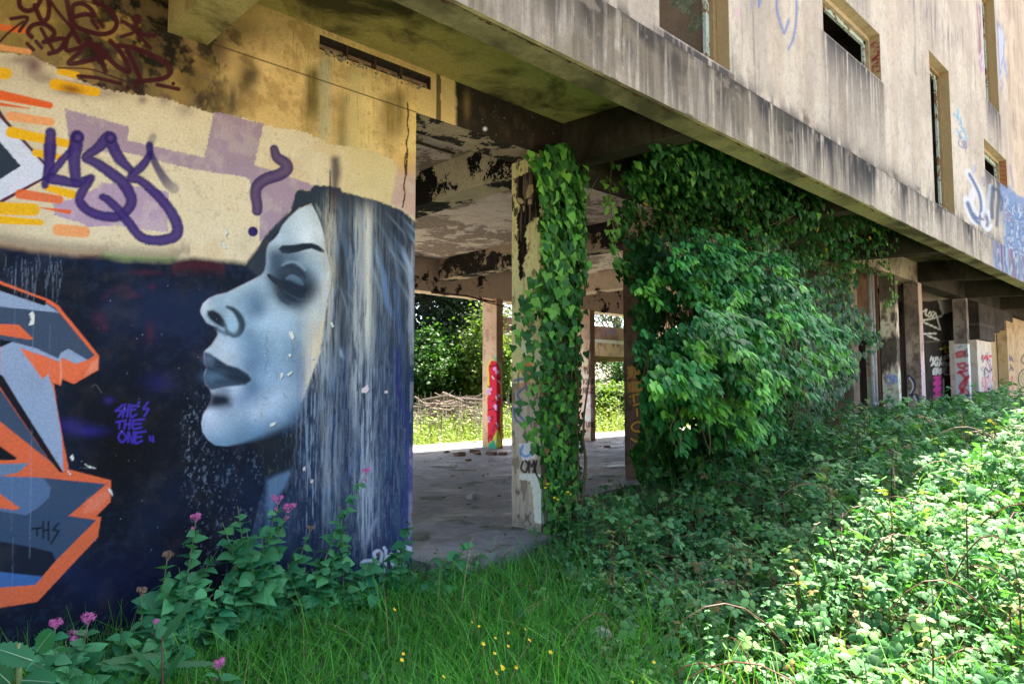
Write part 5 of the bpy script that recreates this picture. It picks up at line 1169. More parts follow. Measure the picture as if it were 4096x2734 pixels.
# ------------------------------------------------------------------ ground
def ground_z(x, y):
    return -.22 + .03 * np.sin(x * 1.3) * np.cos(y * 1.1)
def build_ground():
    g = mat_concrete('soil', (0.055, 0.045, 0.028, 1), (0.02, 0.017, 0.01, 1), (.5, .7), 0, None, .8)
    xs = np.concatenate([np.linspace(-300, -10, 12), np.linspace(-9.5, 30, 80), np.linspace(32, 300, 14)]); ys = np.concatenate([np.linspace(-300, -12, 12), np.linspace(-11.5, 40, 104), np.linspace(42, 400, 14)])
    gx, gy = np.meshgrid(xs, ys, indexing='ij'); q = np.arange(gx.size).reshape(gx.shape)
    P = np.stack([gx, gy, ground_z(gx, gy)], -1).reshape(-1, 3)
    F = np.stack([q[:-1, :-1], q[1:, :-1], q[1:, 1:], q[:-1, 1:]], -1).reshape(-1, 4)
    tag(mesh_obj('ground', P, F, g), kind='structure')
    # concrete floor slab with a broken front edge right of the first column
    out = [(-6, YW + .02), (2.87, YW + .02), (2.88, 3.86), (3.5, 3.80), (4.1, 3.9), (4.75, 3.95), (5.0, 4.5), (5.6, 4.9), (6.4, 5.15), (7.1, 5.22), (7.3, 5.0), (9.0, 5.1), (11.5, 5.0), (12.0, 4.0), (24, 4.0), (24, 10.9), (-6, 10.9)]
    m = MB(); n = len(out); m.add([(x, y, -.3) for x, y in out] + [(x, y, 0) for x, y in out], [list(range(n, 2 * n))] + [[i, (i + 1) % n, n + (i + 1) % n, n + i] for i in range(n)])
    tag(m.build('concrete_floor', M_FLOOR), kind='structure')
def build_bounce_yard():
    # pale gravel sheet out of view, added to bounce sunlight at the facade
    g = mat_concrete('gravel', (0.42, 0.38, 0.32, 1), (0.24, 0.21, 0.17, 1), (.5, .7), 0, None, .8)
    n = 24; xs = np.linspace(-70, 90, n); ys = np.linspace(-70, -2.6, n); gx, gy = np.meshgrid(xs, ys, indexing='ij'); q = np.arange(n * n).reshape(n, n)
    P = np.stack([gx, gy + (gy > -3) * .5 * np.sin(gx * .7), np.full_like(gx, -.17)], -1).reshape(-1, 3)
    tag(mesh_obj('bounce_yard', P, np.stack([q[:-1, :-1], q[1:, :-1], q[1:, 1:], q[:-1, 1:]], -1).reshape(-1, 4), g), kind='structure')
def build_apron():
    g = mat_concrete('pale_concrete', (0.62, 0.59, 0.54, 1), (0.4, 0.37, 0.32, 1), (.5, .7), 0, None, .5)
    MB_ = MB(); MB_.box(-6, 30, 10.905, 12.2, -.3, -.02)
    tag(MB_.build('rear_apron', g), kind='structure')
build_ground(); build_bounce_yard(); build_apron()
# ------------------------------------------------------------------ leaves
M_IVY = mat_leaf('ivy_leaf', .16, .48, .2)
M_BRAMBLE = mat_leaf('bramble_leaf', .25, .55, .22)
M_GRASS = mat_leaf('grass_blade', .35, .5, .25)
M_HERB = mat_leaf('herb_leaf', .25, .5, .28)
M_FAR = mat_leaf('far_leaf', .3, .6, .3)
M_STEM = mat_plain('green_stem', (0.14, 0.20, 0.07, 1), .6, .3, 30)
M_VINE = mat_plain('vine_stem', (0.20, 0.13, 0.06, 1), .8, .5, 30)
M_CANE = mat_plain('bramble_cane', (0.14, 0.05, 0.035, 1), .6, .4, 30)
M_BARK = mat_plain('bark', (0.11, 0.085, 0.065, 1), .95, .6, 12, .8)
M_PINK = mat_plain('pink_petal', (0.78, 0.20, 0.48, 1), .7, .35, 60, .2, .1)
M_TANHEAD = mat_plain('faded_head', (0.36, 0.23, 0.15, 1), .8, .5, 60)
M_YELLOW = mat_plain('yellow_petal', (0.85, 0.62, 0.015, 1), .4, .12, 30)
M_MIDRIB = mat_plain('pale_midrib', (0.26, 0.42, 0.24, 1), .5, .1)

def leaflet(pts, fold=.10, bend=.12):
    """outline of the right half (x, y), base to tip -> vertices and quads with a folded midrib"""
    ys = np.linspace(0, 1, len(pts) + 1)[:-1]
    n = len(pts)
    mid = [(0, y, 0) for y in np.linspace(0, 1, n)]
    V = []; F = []
    zb = lambda y: -bend * y * y
    for (x, y, _) in mid: V.append((0, y, zb(y)))
    for s in (1, -1):
        o = len(V)
        for (x, y) in pts: V.append((s * x, y, zb(y) + fold * x))
        for i in range(n - 1):
            q = [i, o + i, o + i + 1, i + 1]
            F.append(q if s > 0 else q[::-1])
    return np.array(V, float), np.array(F)
T_IVY = leaflet([(.30, -.15), (.56, .10), (.34, .48), (.02, 1.0)], -.12, .18)
T_OVATE = leaflet([(.05, 0), (.30, .25), (.30, .58), (.01, 1.0)], -.15, .22)
T_LANCE = leaflet([(.05, 0), (.20, .10), (.28, .28), (.25, .48), (.15, .74), (.01, 1.0)], .22, .38)
def trifoliate():
    tv, tf = leaflet([(.04, 0), (.26, .14), (.24, .24), (.38, .38), (.30, .50), (.33, .62), (.20, .74), (.16, .86), (.01, 1.0)], -.30, .22)
    V = []; F = []
    for ang, sc, off in ((0, 1.0, .25), (75, .82, .12), (-75, .82, .12)):
        a = radians(ang); R = np.array([[cos(a), sin(a), 0], [-sin(a), cos(a), 0], [0, 0, 1]])
        p = tv * sc; p = p + [0, off, 0]; p = p @ R
        F.append(tf + sum(len(x) for x in V)); V.append(p)
    return np.concatenate(V), np.concatenate(F)
T_TRI = trifoliate()
def toothed(n=7, w=.33):
    pts = [(.04, 0)]
    for k in range(1, n): 
        y = k / n; ww = w * math.sin(math.pi * min(1, y * .82 + .12)) ** .7
        pts.append((ww * (1.0 if k % 2 else .78), y))
    pts.append((.01, 1.0)); return leaflet(pts, -.12, .15)
T_TOOTH = toothed()

def unit(a): return a / (np.linalg.norm(a, axis=-1, keepdims=True) + 1e-9)
def scatter(tmpl, pos, axis, nrm, size, cols, wid=1.0):
    tv, tf = tmpl
    axis = unit(axis); nrm = unit(nrm - axis * (nrm * axis).sum(-1, keepdims=True)); side = np.cross(axis, nrm)
    s = np.asarray(size)[:, None, None]
    V = pos[:, None] + s * (wid * tv[None, :, 0:1] * side[:, None] + tv[None, :, 1:2] * axis[:, None] + tv[None, :, 2:3] * nrm[:, None])
    n, T = len(pos), len(tv)
    F = (tf[None] + (np.arange(n) * T)[:, None, None]).reshape(-1, tf.shape[1])
    C = np.repeat(cols, T, axis=0)
    return V.reshape(-1, 3), F, C
def join(parts):
    V = []; F = []; C = []; n = 0
    for v, f, c in parts: V.append(v); F.append(f + n); C.append(c); n += len(v)
    return np.concatenate(V), np.concatenate(F), np.concatenate(C)
def tint(n, a, b, var=.25, rng=RNG):
    t = rng.random((n, 1)); c = np.array(a) * (1 - t) + np.array(b) * t
    return c * rng.uniform(1 - var, 1 + var, (n, 1))
def rnd(n, s=1.0): return RNG.normal(0, s, (n, 3))
def in_poly(u, v, pts):
    pts = np.array(pts, float); ins = np.zeros(len(u), bool)
    for i in range(len(pts)):
        a = pts[i]; b = pts[(i + 1) % len(pts)]
        cr = (a[1] > v) != (b[1] > v)
        with np.errstate(divide='ignore', invalid='ignore'):
            ins ^= cr & (u < (b[0] - a[0]) * (v - a[1]) / (b[1] - a[1] + 1e-12) + a[0])
    return ins
def pts_onY(u, v, Y):
    d = FW[None] + RT[None] * ((u - 2048) / FPX)[:, None] + UP[None] * ((1367 - v) / FPX)[:, None]
    return EYEP + d * (Y / d[:, 1])[:, None]

# ------------------------------------------------------------------ ivy on the first column
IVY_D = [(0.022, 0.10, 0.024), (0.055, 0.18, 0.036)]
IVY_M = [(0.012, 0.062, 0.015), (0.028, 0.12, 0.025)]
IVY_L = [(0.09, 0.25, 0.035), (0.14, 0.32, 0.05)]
def build_ivy_column():
    root = empty('ivy_vine', (4.45, YW, 0), 'ivy with big heart-shaped leaves climbing the free-standing column by the mural', 'ivy')
    prof = np.array([(330, 1275, 1300), (352, 1205, 1350), (400, 1222, 1352), (450, 1240, 1345), (520, 1235, 1345), (600, 1238, 1350), (650, 1215, 1345), (690, 1178, 1338), (780, 1172, 1334), (900, 1175, 1332), (1000, 1195, 1328), (1060, 1228, 1325), (1150, 1240, 1325), (1215, 1245, 1320)], float) * 1.7437
    n = 2500
    v = RNG.uniform(prof[0, 0], prof[-1, 0], n)
    lo = np.interp(v, prof[:, 0], prof[:, 1]); hi = np.interp(v, prof[:, 0], prof[:, 2])
    u = lo + (hi - lo) * RNG.beta(1.5, 1.15, n)
    keep = RNG.random(n) < np.where((u < 2165) & (v > 1150), .30, 1.0) * np.where((v > 1800) & (u < 2200), .5, 1)
    u, v = u[keep], v[keep]; n = len(u)
    Y = YW - RNG.uniform(.015, .20, n) * np.where(u > 2300, .9, 1)
    P = pts_onY(u, v, Y)
    out = np.stack([np.where(u < 2150, -.6, np.where(u > 2290, .5, 0)) + RNG.normal(0, .25, n), np.full(n, -1.0), RNG.uniform(-.3, 1.2, n)], -1) + RNG.normal(0, .3, (n, 3))
    ax = np.stack([RNG.normal(0, .6, n), -RNG.uniform(0, .5, n), np.full(n, -1.0)], -1)
    size = np.where(v < 1250, RNG.uniform(.045, .105, n), RNG.uniform(.035, .075, n))
    c = tint(n, *IVY_D); young = RNG.random(n) < .33; c[young] = tint(young.sum(), (0.09, 0.30, 0.04), (0.17, 0.42, 0.06))
    br = (RNG.random(n) < .03) & (v > 1500); c[br] = tint(br.sum(), (.22, .12, .04), (.3, .2, .08))
    V, F, C = scatter(T_IVY, P, ax, out, size, c)
    # inner layer and far side, coloured darker as shade between the leaves
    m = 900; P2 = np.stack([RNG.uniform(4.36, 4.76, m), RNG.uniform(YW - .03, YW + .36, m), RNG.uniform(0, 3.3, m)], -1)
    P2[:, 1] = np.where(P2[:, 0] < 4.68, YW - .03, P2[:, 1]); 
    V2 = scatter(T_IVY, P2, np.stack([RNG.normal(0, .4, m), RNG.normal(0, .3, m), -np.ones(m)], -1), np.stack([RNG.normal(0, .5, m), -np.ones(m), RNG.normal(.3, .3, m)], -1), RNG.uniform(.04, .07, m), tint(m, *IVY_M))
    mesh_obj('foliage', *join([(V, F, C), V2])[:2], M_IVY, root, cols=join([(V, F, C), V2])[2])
    st = MB()
    for k in range(16):
        x = random.uniform(4.32, 4.66); p = [(x, YW - .02, -.25)]
        for z in np.linspace(.2, random.uniform(1.5, 3.2), 9): p.append((p[-1][0] + random.uniform(-.06, .06), YW - random.uniform(.015, .05), z))
        st.tube(p, np.linspace(.016, .004, len(p)) * random.uniform(.6, 1.3), 5)
    for (a, b) in (((2290, 640), (2370, 620)), ((2080, 620), (2130, 640)), ((2350, 800), (2400, 700)), ((2240, 590), (2246, 640))):
        q = [onY(*a, YW - .1), onY(.5 * (a[0] + b[0]), .5 * (a[1] + b[1]) - 14, YW - .14), onY(*b, YW - .12)]; st.tube(q, .003, 4)
    st.build('stem', M_VINE, root)

# ------------------------------------------------------------------ the ivy mass further along
IVY_POLY = [(x * 1.7437, y * 1.7437) for x, y in [(1440, 345), (1480, 335), (1530, 318), (1580, 325), (1640, 352), (1720, 380), (1800, 420), (1880, 462), (1960, 486), (2030, 510), (2052, 545), (2010, 575), (1985, 600), (1960, 655), (1940, 700), (1985, 712), (2012, 750), (2022, 792), (1985, 815), (1965, 870), (1930, 905), (1890, 950), (1880, 1010), (1840, 1110), (1700, 1130), (1560, 1120), (1470, 1095), (1455, 1040), (1476, 960), (1462, 800), (1452, 690), (1440, 660), (1425, 560), (1408, 500), (1425, 420)]]
def ivy_surf(u, v):
    b = 1.05 * np.exp(-((u - 3130) / 430) ** 2 - ((v - 1360) / 330) ** 2) + .55 * np.exp(-((u - 2750) / 300) ** 2 - ((v - 1640) / 330) ** 2) + .35 * np.exp(-((u - 3000) / 300) ** 2 - ((v - 950) / 200) ** 2)
    return 4.02 - b - 1.1 * (fbm(u / 150, v / 150, 3) - .5) - .25 * (fbm(u / 50, v / 50, 2) - .5)
def build_ivy_mass():
    root = empty('ivy_mass', (7.5, 3.8, 0), 'huge dark ivy mass hanging from the overhang to the brambles over the hidden columns', 'ivy')
    P_ = np.array(IVY_POLY); lo, hi = P_.min(0) - 40, P_.max(0) + 40
    def samp(n, grow):
        u = RNG.uniform(lo[0], hi[0], n); v = RNG.uniform(lo[1], hi[1], n)
        j = grow * (fbm(u / 50, v / 50, 3) - .5) * 2
        k = in_poly(u + j, v - j * .6, P_); return u[k], v[k]
    parts = []
    u, v = samp(76000, 55); n = len(u)
    bush = np.clip(np.exp(-((u - 3120) / 460) ** 2 - ((v - 1330) / 360) ** 2) + .8 * np.exp(-((u - 2720) / 260) ** 2 - ((v - 1500) / 330) ** 2), 0, 1)
    k = RNG.random(n) < (.25 + .75 * sstep(.36, .60, fbm(u / 70 + 9, v / 60, 3))) * (1 - .42 * bush); u, v = u[k], v[k]; n = len(u)
    dep = RNG.uniform(0, 1, n) ** 1.5 * .95
    Y = ivy_surf(u, v) + dep
    top = v < 1367 - 0; P = pts_onY(u, v, Y)
    P[:, 1] = np.where(P[:, 2] > 3.1, np.minimum(P[:, 1], 4.06), P[:, 1])
    lim = 3.5 - .5 * RNG.random(n) ** 2; sc = np.minimum(1, (lim - EYE) / np.maximum(P[:, 2] - EYE, 1e-3)); sc = np.where(P[:, 2] > lim, sc, 1.0); P = EYEP + (P - EYEP) * sc[:, None]
    ok = (P[:, 2] < 3.52) & (P[:, 2] > -.2) & ~((P[:, 2] > 2.8) & (P[:, 1] < 3.0)); P, u, v, dep = P[ok], u[ok], v[ok], dep[ok]; n = len(P)
    ax = np.stack([RNG.normal(0, .5, n), -RNG.uniform(0, .6, n), -np.ones(n)], -1)
    nr = np.stack([RNG.normal(-.1, .35, n), -np.ones(n), RNG.uniform(0, 1.1, n)], -1)
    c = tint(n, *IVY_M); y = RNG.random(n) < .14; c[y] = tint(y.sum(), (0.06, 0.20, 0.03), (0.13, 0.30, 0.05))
    ye = RNG.random(n) < .006; c[ye] = (.42, .30, .03)
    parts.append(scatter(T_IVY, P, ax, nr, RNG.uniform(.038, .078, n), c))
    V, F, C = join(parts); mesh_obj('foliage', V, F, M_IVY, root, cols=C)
    # flowering-stage sprigs: drooping rosettes of longer, brighter leaves standing off the bush
    u, v = samp(2600, 30); k = in_poly(u + np.where(v > 1450, 180, 55), v, P_) & in_poly(u, v - 50, P_) & (fbm(u / 105 + 2, v / 85, 3) > .47); u, v = u[k], v[k]
    w = np.exp(-((u - 3120) / 460) ** 2 - ((v - 1330) / 360) ** 2) + .8 * np.exp(-((u - 2720) / 260) ** 2 - ((v - 1500) / 330) ** 2)
    k = RNG.random(len(u)) < w * .8; u, v = u[k], v[k]; m = len(u)
    P0 = pts_onY(u, v, ivy_surf(u, v) - RNG.uniform(0, .42, m))
    P0 = P0[(P0[:, 2] < 3.0) & (P0[:, 2] > 0.05)]; m0 = len(P0)
    # each spray: a drooping shoot carrying several rosettes
    g = 5; sd_ = np.stack([RNG.normal(0, .6, m0), -RNG.uniform(.2, 1.0, m0), -RNG.uniform(-.2, .9, m0)], -1); sd_ = unit(sd_)
    tt = np.linspace(-.13, .10, g)[None, :, None]
    P = (P0[:, None] + sd_[:, None] * tt - np.array([0, 0, 1.0]) * np.maximum(tt, 0) ** 2 * 2 + RNG.normal(0, .03, (m0, g, 3))).reshape(-1, 3); m = len(P); q = 8
    shade = np.repeat(RNG.uniform(.6, 1.35, m0), g)
    th = RNG.uniform(0, 6.28, (m, q)); ti = RNG.uniform(.3, 1.0, (m, q))
    d = np.stack([np.cos(th) * ti, -.55 + np.sin(th) * ti * .6, -RNG.uniform(.35, 1.0, (m, q))], -1)
    pos = (P[:, None] + d * RNG.uniform(0, .06, (m, q, 1)) + np.array([0, -.02, .03])).reshape(-1, 3); d = d.reshape(-1, 3)
    nr = np.stack([RNG.normal(0, .3, m * q), -np.full(m * q, .6), RNG.uniform(.6, 1.3, m * q)], -1)
    c = tint(m * q, (0.026, 0.16, 0.045), (0.072, 0.31, 0.06)) * np.repeat(shade, q)[:, None]
    fresh = np.repeat(np.repeat(RNG.random(m0) < .3, g), q); c[fresh] = tint(fresh.sum(), (0.12, 0.42, 0.06), (0.20, 0.50, 0.08))
    V, F, C = scatter(T_OVATE, pos, d, nr, RNG.uniform(.05, .088, m * q), c, .85); mesh_obj('sprig_leaves', V, F, M_IVY, root, cols=C)
    st = MB()
    for k in range(70):
        uu, vv = random.uniform(2560, 3350), random.uniform(640, 1500)
        Y0 = float(ivy_surf(np.array([uu]), np.array([vv]))[0])
        p = [onY(uu, vv, Y0 + .02)]
        for j in range(6): p.append(p[-1] + np.array([random.uniform(-.08, .08), -random.uniform(-.03, .04), -random.uniform(.05, .16)]))
        st.tube(p, np.linspace(.009, .003, 7) * random.uniform(.5, 1.2), 5)
    for (a, b, Y0) in (((3010, 640), (3040, 720), 3.6), ((3230, 800), (3120, 900), 3.5), ((2990, 700), (2960, 860), 3.6), ((3240, 830), (3300, 780), 3.3)):
        for k in range(5): st.tube([onY(a[0] + random.uniform(-20, 20), a[1], Y0), onY(.5 * (a[0] + b[0]) + random.uniform(-30, 30), .5 * (a[1] + b[1]), Y0 - .05), onY(b[0] + random.uniform(-40, 40), b[1], Y0)], .006, 4)
    st.build('stem', M_VINE, root)
    # a loose strand hanging at the right end, and one at the left
    for name, label, path, Y0, nl in (('hanging_ivy_strand', 'thin bright ivy strand dangling from the overhang right of the ivy mass', [(3540, 890), (3546, 980), (3558, 1060), (3570, 1140), (3560, 1200), (3548, 1230)], 3.75, 75),
                                      ('hanging_ivy_strand', 'loose ivy strand trailing left of the mass above the yellow-lettered column', [(2450, 640), (2440, 760), (2450, 880), (2462, 980), (2490, 1060)], 3.95, 60)):
        s = empty(name, onY(*path[0], Y0), label, 'ivy', 'loose ivy strands')
        pc = catmull(path, 6); p3 = pts_onY(pc[:, 0], pc[:, 1], np.full(len(pc), Y0))
        MB().tube(list(p3), .004, 4).build('stem', M_VINE, s)
        i = RNG.integers(0, len(p3), nl); pos = p3[i] + rnd(nl, .035)
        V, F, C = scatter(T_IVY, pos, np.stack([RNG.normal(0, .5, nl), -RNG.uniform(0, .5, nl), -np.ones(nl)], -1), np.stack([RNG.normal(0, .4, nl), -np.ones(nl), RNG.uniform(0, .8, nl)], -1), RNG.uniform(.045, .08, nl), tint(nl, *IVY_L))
        mesh_obj('foliage', V, F, M_IVY, s, cols=C)

# ------------------------------------------------------------------ brambles
def bramble_left(Y): return np.interp(Y, [-3, 0, 1.96, 3.73, 4.2], [.9, 1.35, 2.36, 3.38, 3.7])
def bramble_top(X, Y):
    s = X + .35 * (3.5 - Y)
    z = np.interp(s, [2, 4, 5.2, 6.4, 8.3, 10.5, 14], [0.02, .16, .26, .40, .70, .82, .88])
    z = z + .30 * np.exp(-(((X - 7.2) / 1.6) ** 2 + ((Y - 3.4) / .7) ** 2)) + .22 * np.exp(-(((X - 11.5) / 1.6) ** 2 + ((Y - 2.6) / .9) ** 2)) + .16 * np.exp(-(((X - 6.0) / 1.0) ** 2 + ((Y - 1.2) / .7) ** 2)) - .22 * np.exp(-(((X - 5.2) / .8) ** 2 + ((Y - 2.7) / .5) ** 2))
    z = z + .62 * (fbm(X * 1.25 + 3, Y * 1.25, 4) - .5) + .46 * (fbm(X * 2.6, Y * 2.6 + 8, 3) - .5)
    edge = sstep(0, 1.1, X - bramble_left(Y) + .4 * (fbm(X * 2, Y * 2, 3) - .5))
    dip = np.exp(-(((X - 3.75) / .45) ** 2 + ((Y - 2.25) / .38) ** 2))
    return -.20 + (z + .20) * edge * (1 - .75 * dip)
def build_brambles():
    root = empty('bramble_thicket', (5, 1, -.2)); tag(root, 'dense bramble thicket spreading over the ground in front of the building', 'brambles', kind='stuff')
    def region(n, x0, x1, y0, y1):
        return RNG.uniform(x0, x1, n), RNG.uniform(y0, y1, n)
    parts = []
    for (n, x0, x1, y0, y1, dmin, dmax, s0, s1) in ((52000, 1.0, 6.0, -1.8, 4.3, 1.15, 5.0, .036, .064), (52000, 2.5, 12.0, -4.0, 4.4, 5.0, 10.0, .048, .078), (20000, 6, 21, -4, 4.6, 10.0, 24.0, .065, .10)):
        X, Y = region(n, x0, x1, y0, y1); D = np.hypot(X, Y)
        k = (X > bramble_left(Y) - .12 + .3 * (RNG.random(n) - .5)) & (D > dmin) & (D < dmax)
        X, Y = X[k], Y[k]
        g_ = RNG.random(len(X)) < .36 + .64 * sstep(.36, .58, fbm(X * 3.4 + 2, Y * 3.4, 3)); X, Y = X[g_], Y[g_]
        top = bramble_top(X, Y); Z = top - (RNG.random(len(X)) ** 1.5) * .50
        spike = RNG.random(len(X)) < .05; Z = np.where(spike, top + RNG.uniform(0, .16, len(X)), Z)
        # nothing inside the floor slab or the columns
        k = (Z > -.19) & ~((Y > 3.9) & (X < 5.0) & (Z < .03)) & ~((Y > 4.02) & (X > 4.15) & (X < 4.75))
        P = np.stack([X, Y, Z], -1)[k]
        u, v, d = proj(P); k = (d > .6) & (u > -700) & (u < 5200) & (v < 3600); P = P[k]; m = len(P)
        nr = np.stack([RNG.normal(-.12, .6, m), RNG.normal(-.35, .6, m), np.ones(m)], -1)
        th = RNG.uniform(0, 6.28, m); ax = np.stack([np.cos(th), np.sin(th), RNG.normal(-.25, .3, m)], -1)
        c = tint(m, (0.045, 0.165, 0.062), (0.115, 0.30, 0.095), .45)
        light = RNG.random(m) < .15; c[light] = tint(light.sum(), (.18, .40, .14), (.30, .48, .16))
        dry = RNG.random(m) < .012; c[dry] = tint(dry.sum(), (.25, .16, .06), (.35, .25, .10))
        parts.append(scatter(T_TRI, P, ax, nr, RNG.uniform(s0, s1, m) * np.where(RNG.random(m) < .3, .65, 1.0), c))
    V, F, C = join(parts); mesh_obj('foliage', V, F, M_BRAMBLE, root, cols=C)
    # nettles and other upright weeds push through, with tufts of grass
    ST = MB(); q = []; 
    for k in range(330):
        Y = random.uniform(-1.2, 3.9); X = float(bramble_left(Y)) + .25 + random.uniform(0, 9) * random.random()
        if X < 5 and Y > 3.85: continue
        z = float(bramble_top(np.array([X]), np.array([Y]))[0]); h = random.uniform(.05, .26); ln = np.array([random.uniform(-.07, .07), random.uniform(-.07, .07), h]); b0 = np.array([X, Y, z - .25]); b1 = np.array([X, Y, z]) + ln
        ST.tube([b0, b1], [.003, .0015], 4)
        for i, t in enumerate(np.linspace(.3, 1, 7)):
            for sg in (0, math.pi):
                a = i * 1.57 + sg + k; q.append((b0 + (b1 - b0) * t, (cos(a), sin(a), .25), .058 * (1.12 - .8 * t)))
    ST.build('weed_stems', M_STEM, root)
    n = len(q); V, F, C = scatter(T_LANCE, np.array([a for a, _, _ in q]), np.array([b for _, b, _ in q]), np.tile([0, -.3, 1.0], (n, 1)) + RNG.normal(0, .25, (n, 3)), np.array([c for _, _, c in q]), tint(n, (.05, .22, .06), (.12, .34, .09)), 1.1)
    mesh_obj('weed_leaves', V, F, M_HERB, root, cols=C)
    n = 3400; Y = RNG.uniform(-1.2, 3.8, n); X = bramble_left(Y) + RNG.random(n) ** 1.6 * 6; tu = fbm(X * 2.3 + 7, Y * 2.3, 3) > .55; X, Y = X[tu], Y[tu]; n = len(X)
    ok = ~((X < 5) & (Y > 3.8)); X, Y = X[ok], Y[ok]; n = len(X)
    V, F, C = blades(np.stack([X, Y, np.maximum(bramble_top(X, Y) - .2, -.22)], -1), RNG.uniform(.2, .42, n), RNG.uniform(.1, 1.0, n), RNG.uniform(.0018, .0036, n), tint(n, (.06, .24, .03), (.18, .36, .06)))
    mesh_obj('grass_tufts', V, F, M_GRASS, root, cols=C)
    # canes arch out of it, young reddish tips stand up
    cn = MB(); tips = []
    for k in range(170):
        Y = random.uniform(-1.5, 3.9); X = float(bramble_left(Y)) + random.uniform(.3, 9) * random.random() ** .6
        z = float(bramble_top(np.array([X]), np.array([Y]))[0]); th = random.uniform(0, 6.28); l = random.uniform(.3, .8); h = random.uniform(.04, .16)
        p = [np.array([X + l * t * cos(th), Y + l * t * sin(th), z - .22 + (h + .22) * 4 * t * (1 - t) * .9 + .05 * t]) for t in np.linspace(0, .85, 8)]
        if any(q[1] > 3.95 for q in p): continue
        cn.tube(p, np.linspace(.0045, .002, 8), 4)
    for k in range(34):
        Y = random.uniform(.2, 3.4); X = float(bramble_left(Y)) + .4 + random.uniform(0, 6)
        z = float(bramble_top(np.array([X]), np.array([Y]))[0]); h = random.uniform(.1, .34)
        p = [np.array([X, Y, z - .15]), np.array([X + .02, Y, z + h * .5]), np.array([X + random.uniform(-.08, .08), Y, z + h])]
        cn.tube(p, [.005, .004, .002], 4); tips.append(p)
    for (a, b, c_) in (((2830, 2270), (2960, 2170), (3160, 2250)), ((2810, 2340), (2800, 2270), (2860, 2230)), ((2440, 2200), (2560, 2200), (2720, 2230)), ((3270, 2260), (3420, 2280), (3560, 2320)), ((3090, 2180), (3110, 2010), (3150, 1930))):
        q = catmull([a, b, c_], 6); cn.tube([onZ(x, y, z_) for (x, y), z_ in zip(q, np.linspace(-.02, .08, len(q)))], .0055, 5)
    cn.build('cane', M_CANE, root)
    P = []; 
    for t in tips:
        for f in np.linspace(.35, 1, 6): P.append(t[0] * (1 - f) + t[2] * f + np.random.default_rng(int(f * 100)).normal(0, .012, 3))
    P = np.array(P); m = len(P); th = RNG.uniform(0, 6.28, m)
    V, F, C = scatter(T_TRI, P, np.stack([np.cos(th), np.sin(th), RNG.uniform(-.3, .6, m)], -1), np.stack([RNG.normal(0, .4, m), RNG.normal(-.3, .4, m), np.ones(m)], -1), RNG.uniform(.028, .05, m), tint(m, (.12, .24, .05), (.26, .20, .08)))
    mesh_obj('young_shoots', V, F, M_BRAMBLE, root, cols=C)

# ------------------------------------------------------------------ grass
def blades(P, h, lean, wid, cols, k=4):
    n = len(P); th = RNG.uniform(0, 6.28, n); dr = np.stack([np.cos(th), np.sin(th), np.zeros(n)], -1); sd = np.stack([-np.sin(th), np.cos(th), np.zeros(n)], -1)
    fa = RNG.uniform(0, 6.28, n); sd = np.stack([np.cos(fa), np.sin(fa), np.zeros(n)], -1)
    V = []
    for i in range(k):
        t = i / (k - 1); c = P + dr * (lean * h * t * t)[:, None] + np.array([0, 0, 1.0]) * (h * (t - .32 * np.minimum(lean, 1.2) * t * t))[:, None]
        w = wid * (1 - t) ** .7 + .0004
        V.append(np.stack([c - sd * w[:, None], c + sd * w[:, None]], 1))
    V = np.stack(V, 1).reshape(n, 2 * k, 3)
    f = np.array([[2 * i, 2 * i + 1, 2 * i + 3, 2 * i + 2] for i in range(k - 1)])
    F = (f[None] + (np.arange(n) * 2 * k)[:, None, None]).reshape(-1, 4)
    return V.reshape(-1, 3), F, np.repeat(cols, 2 * k, 0)
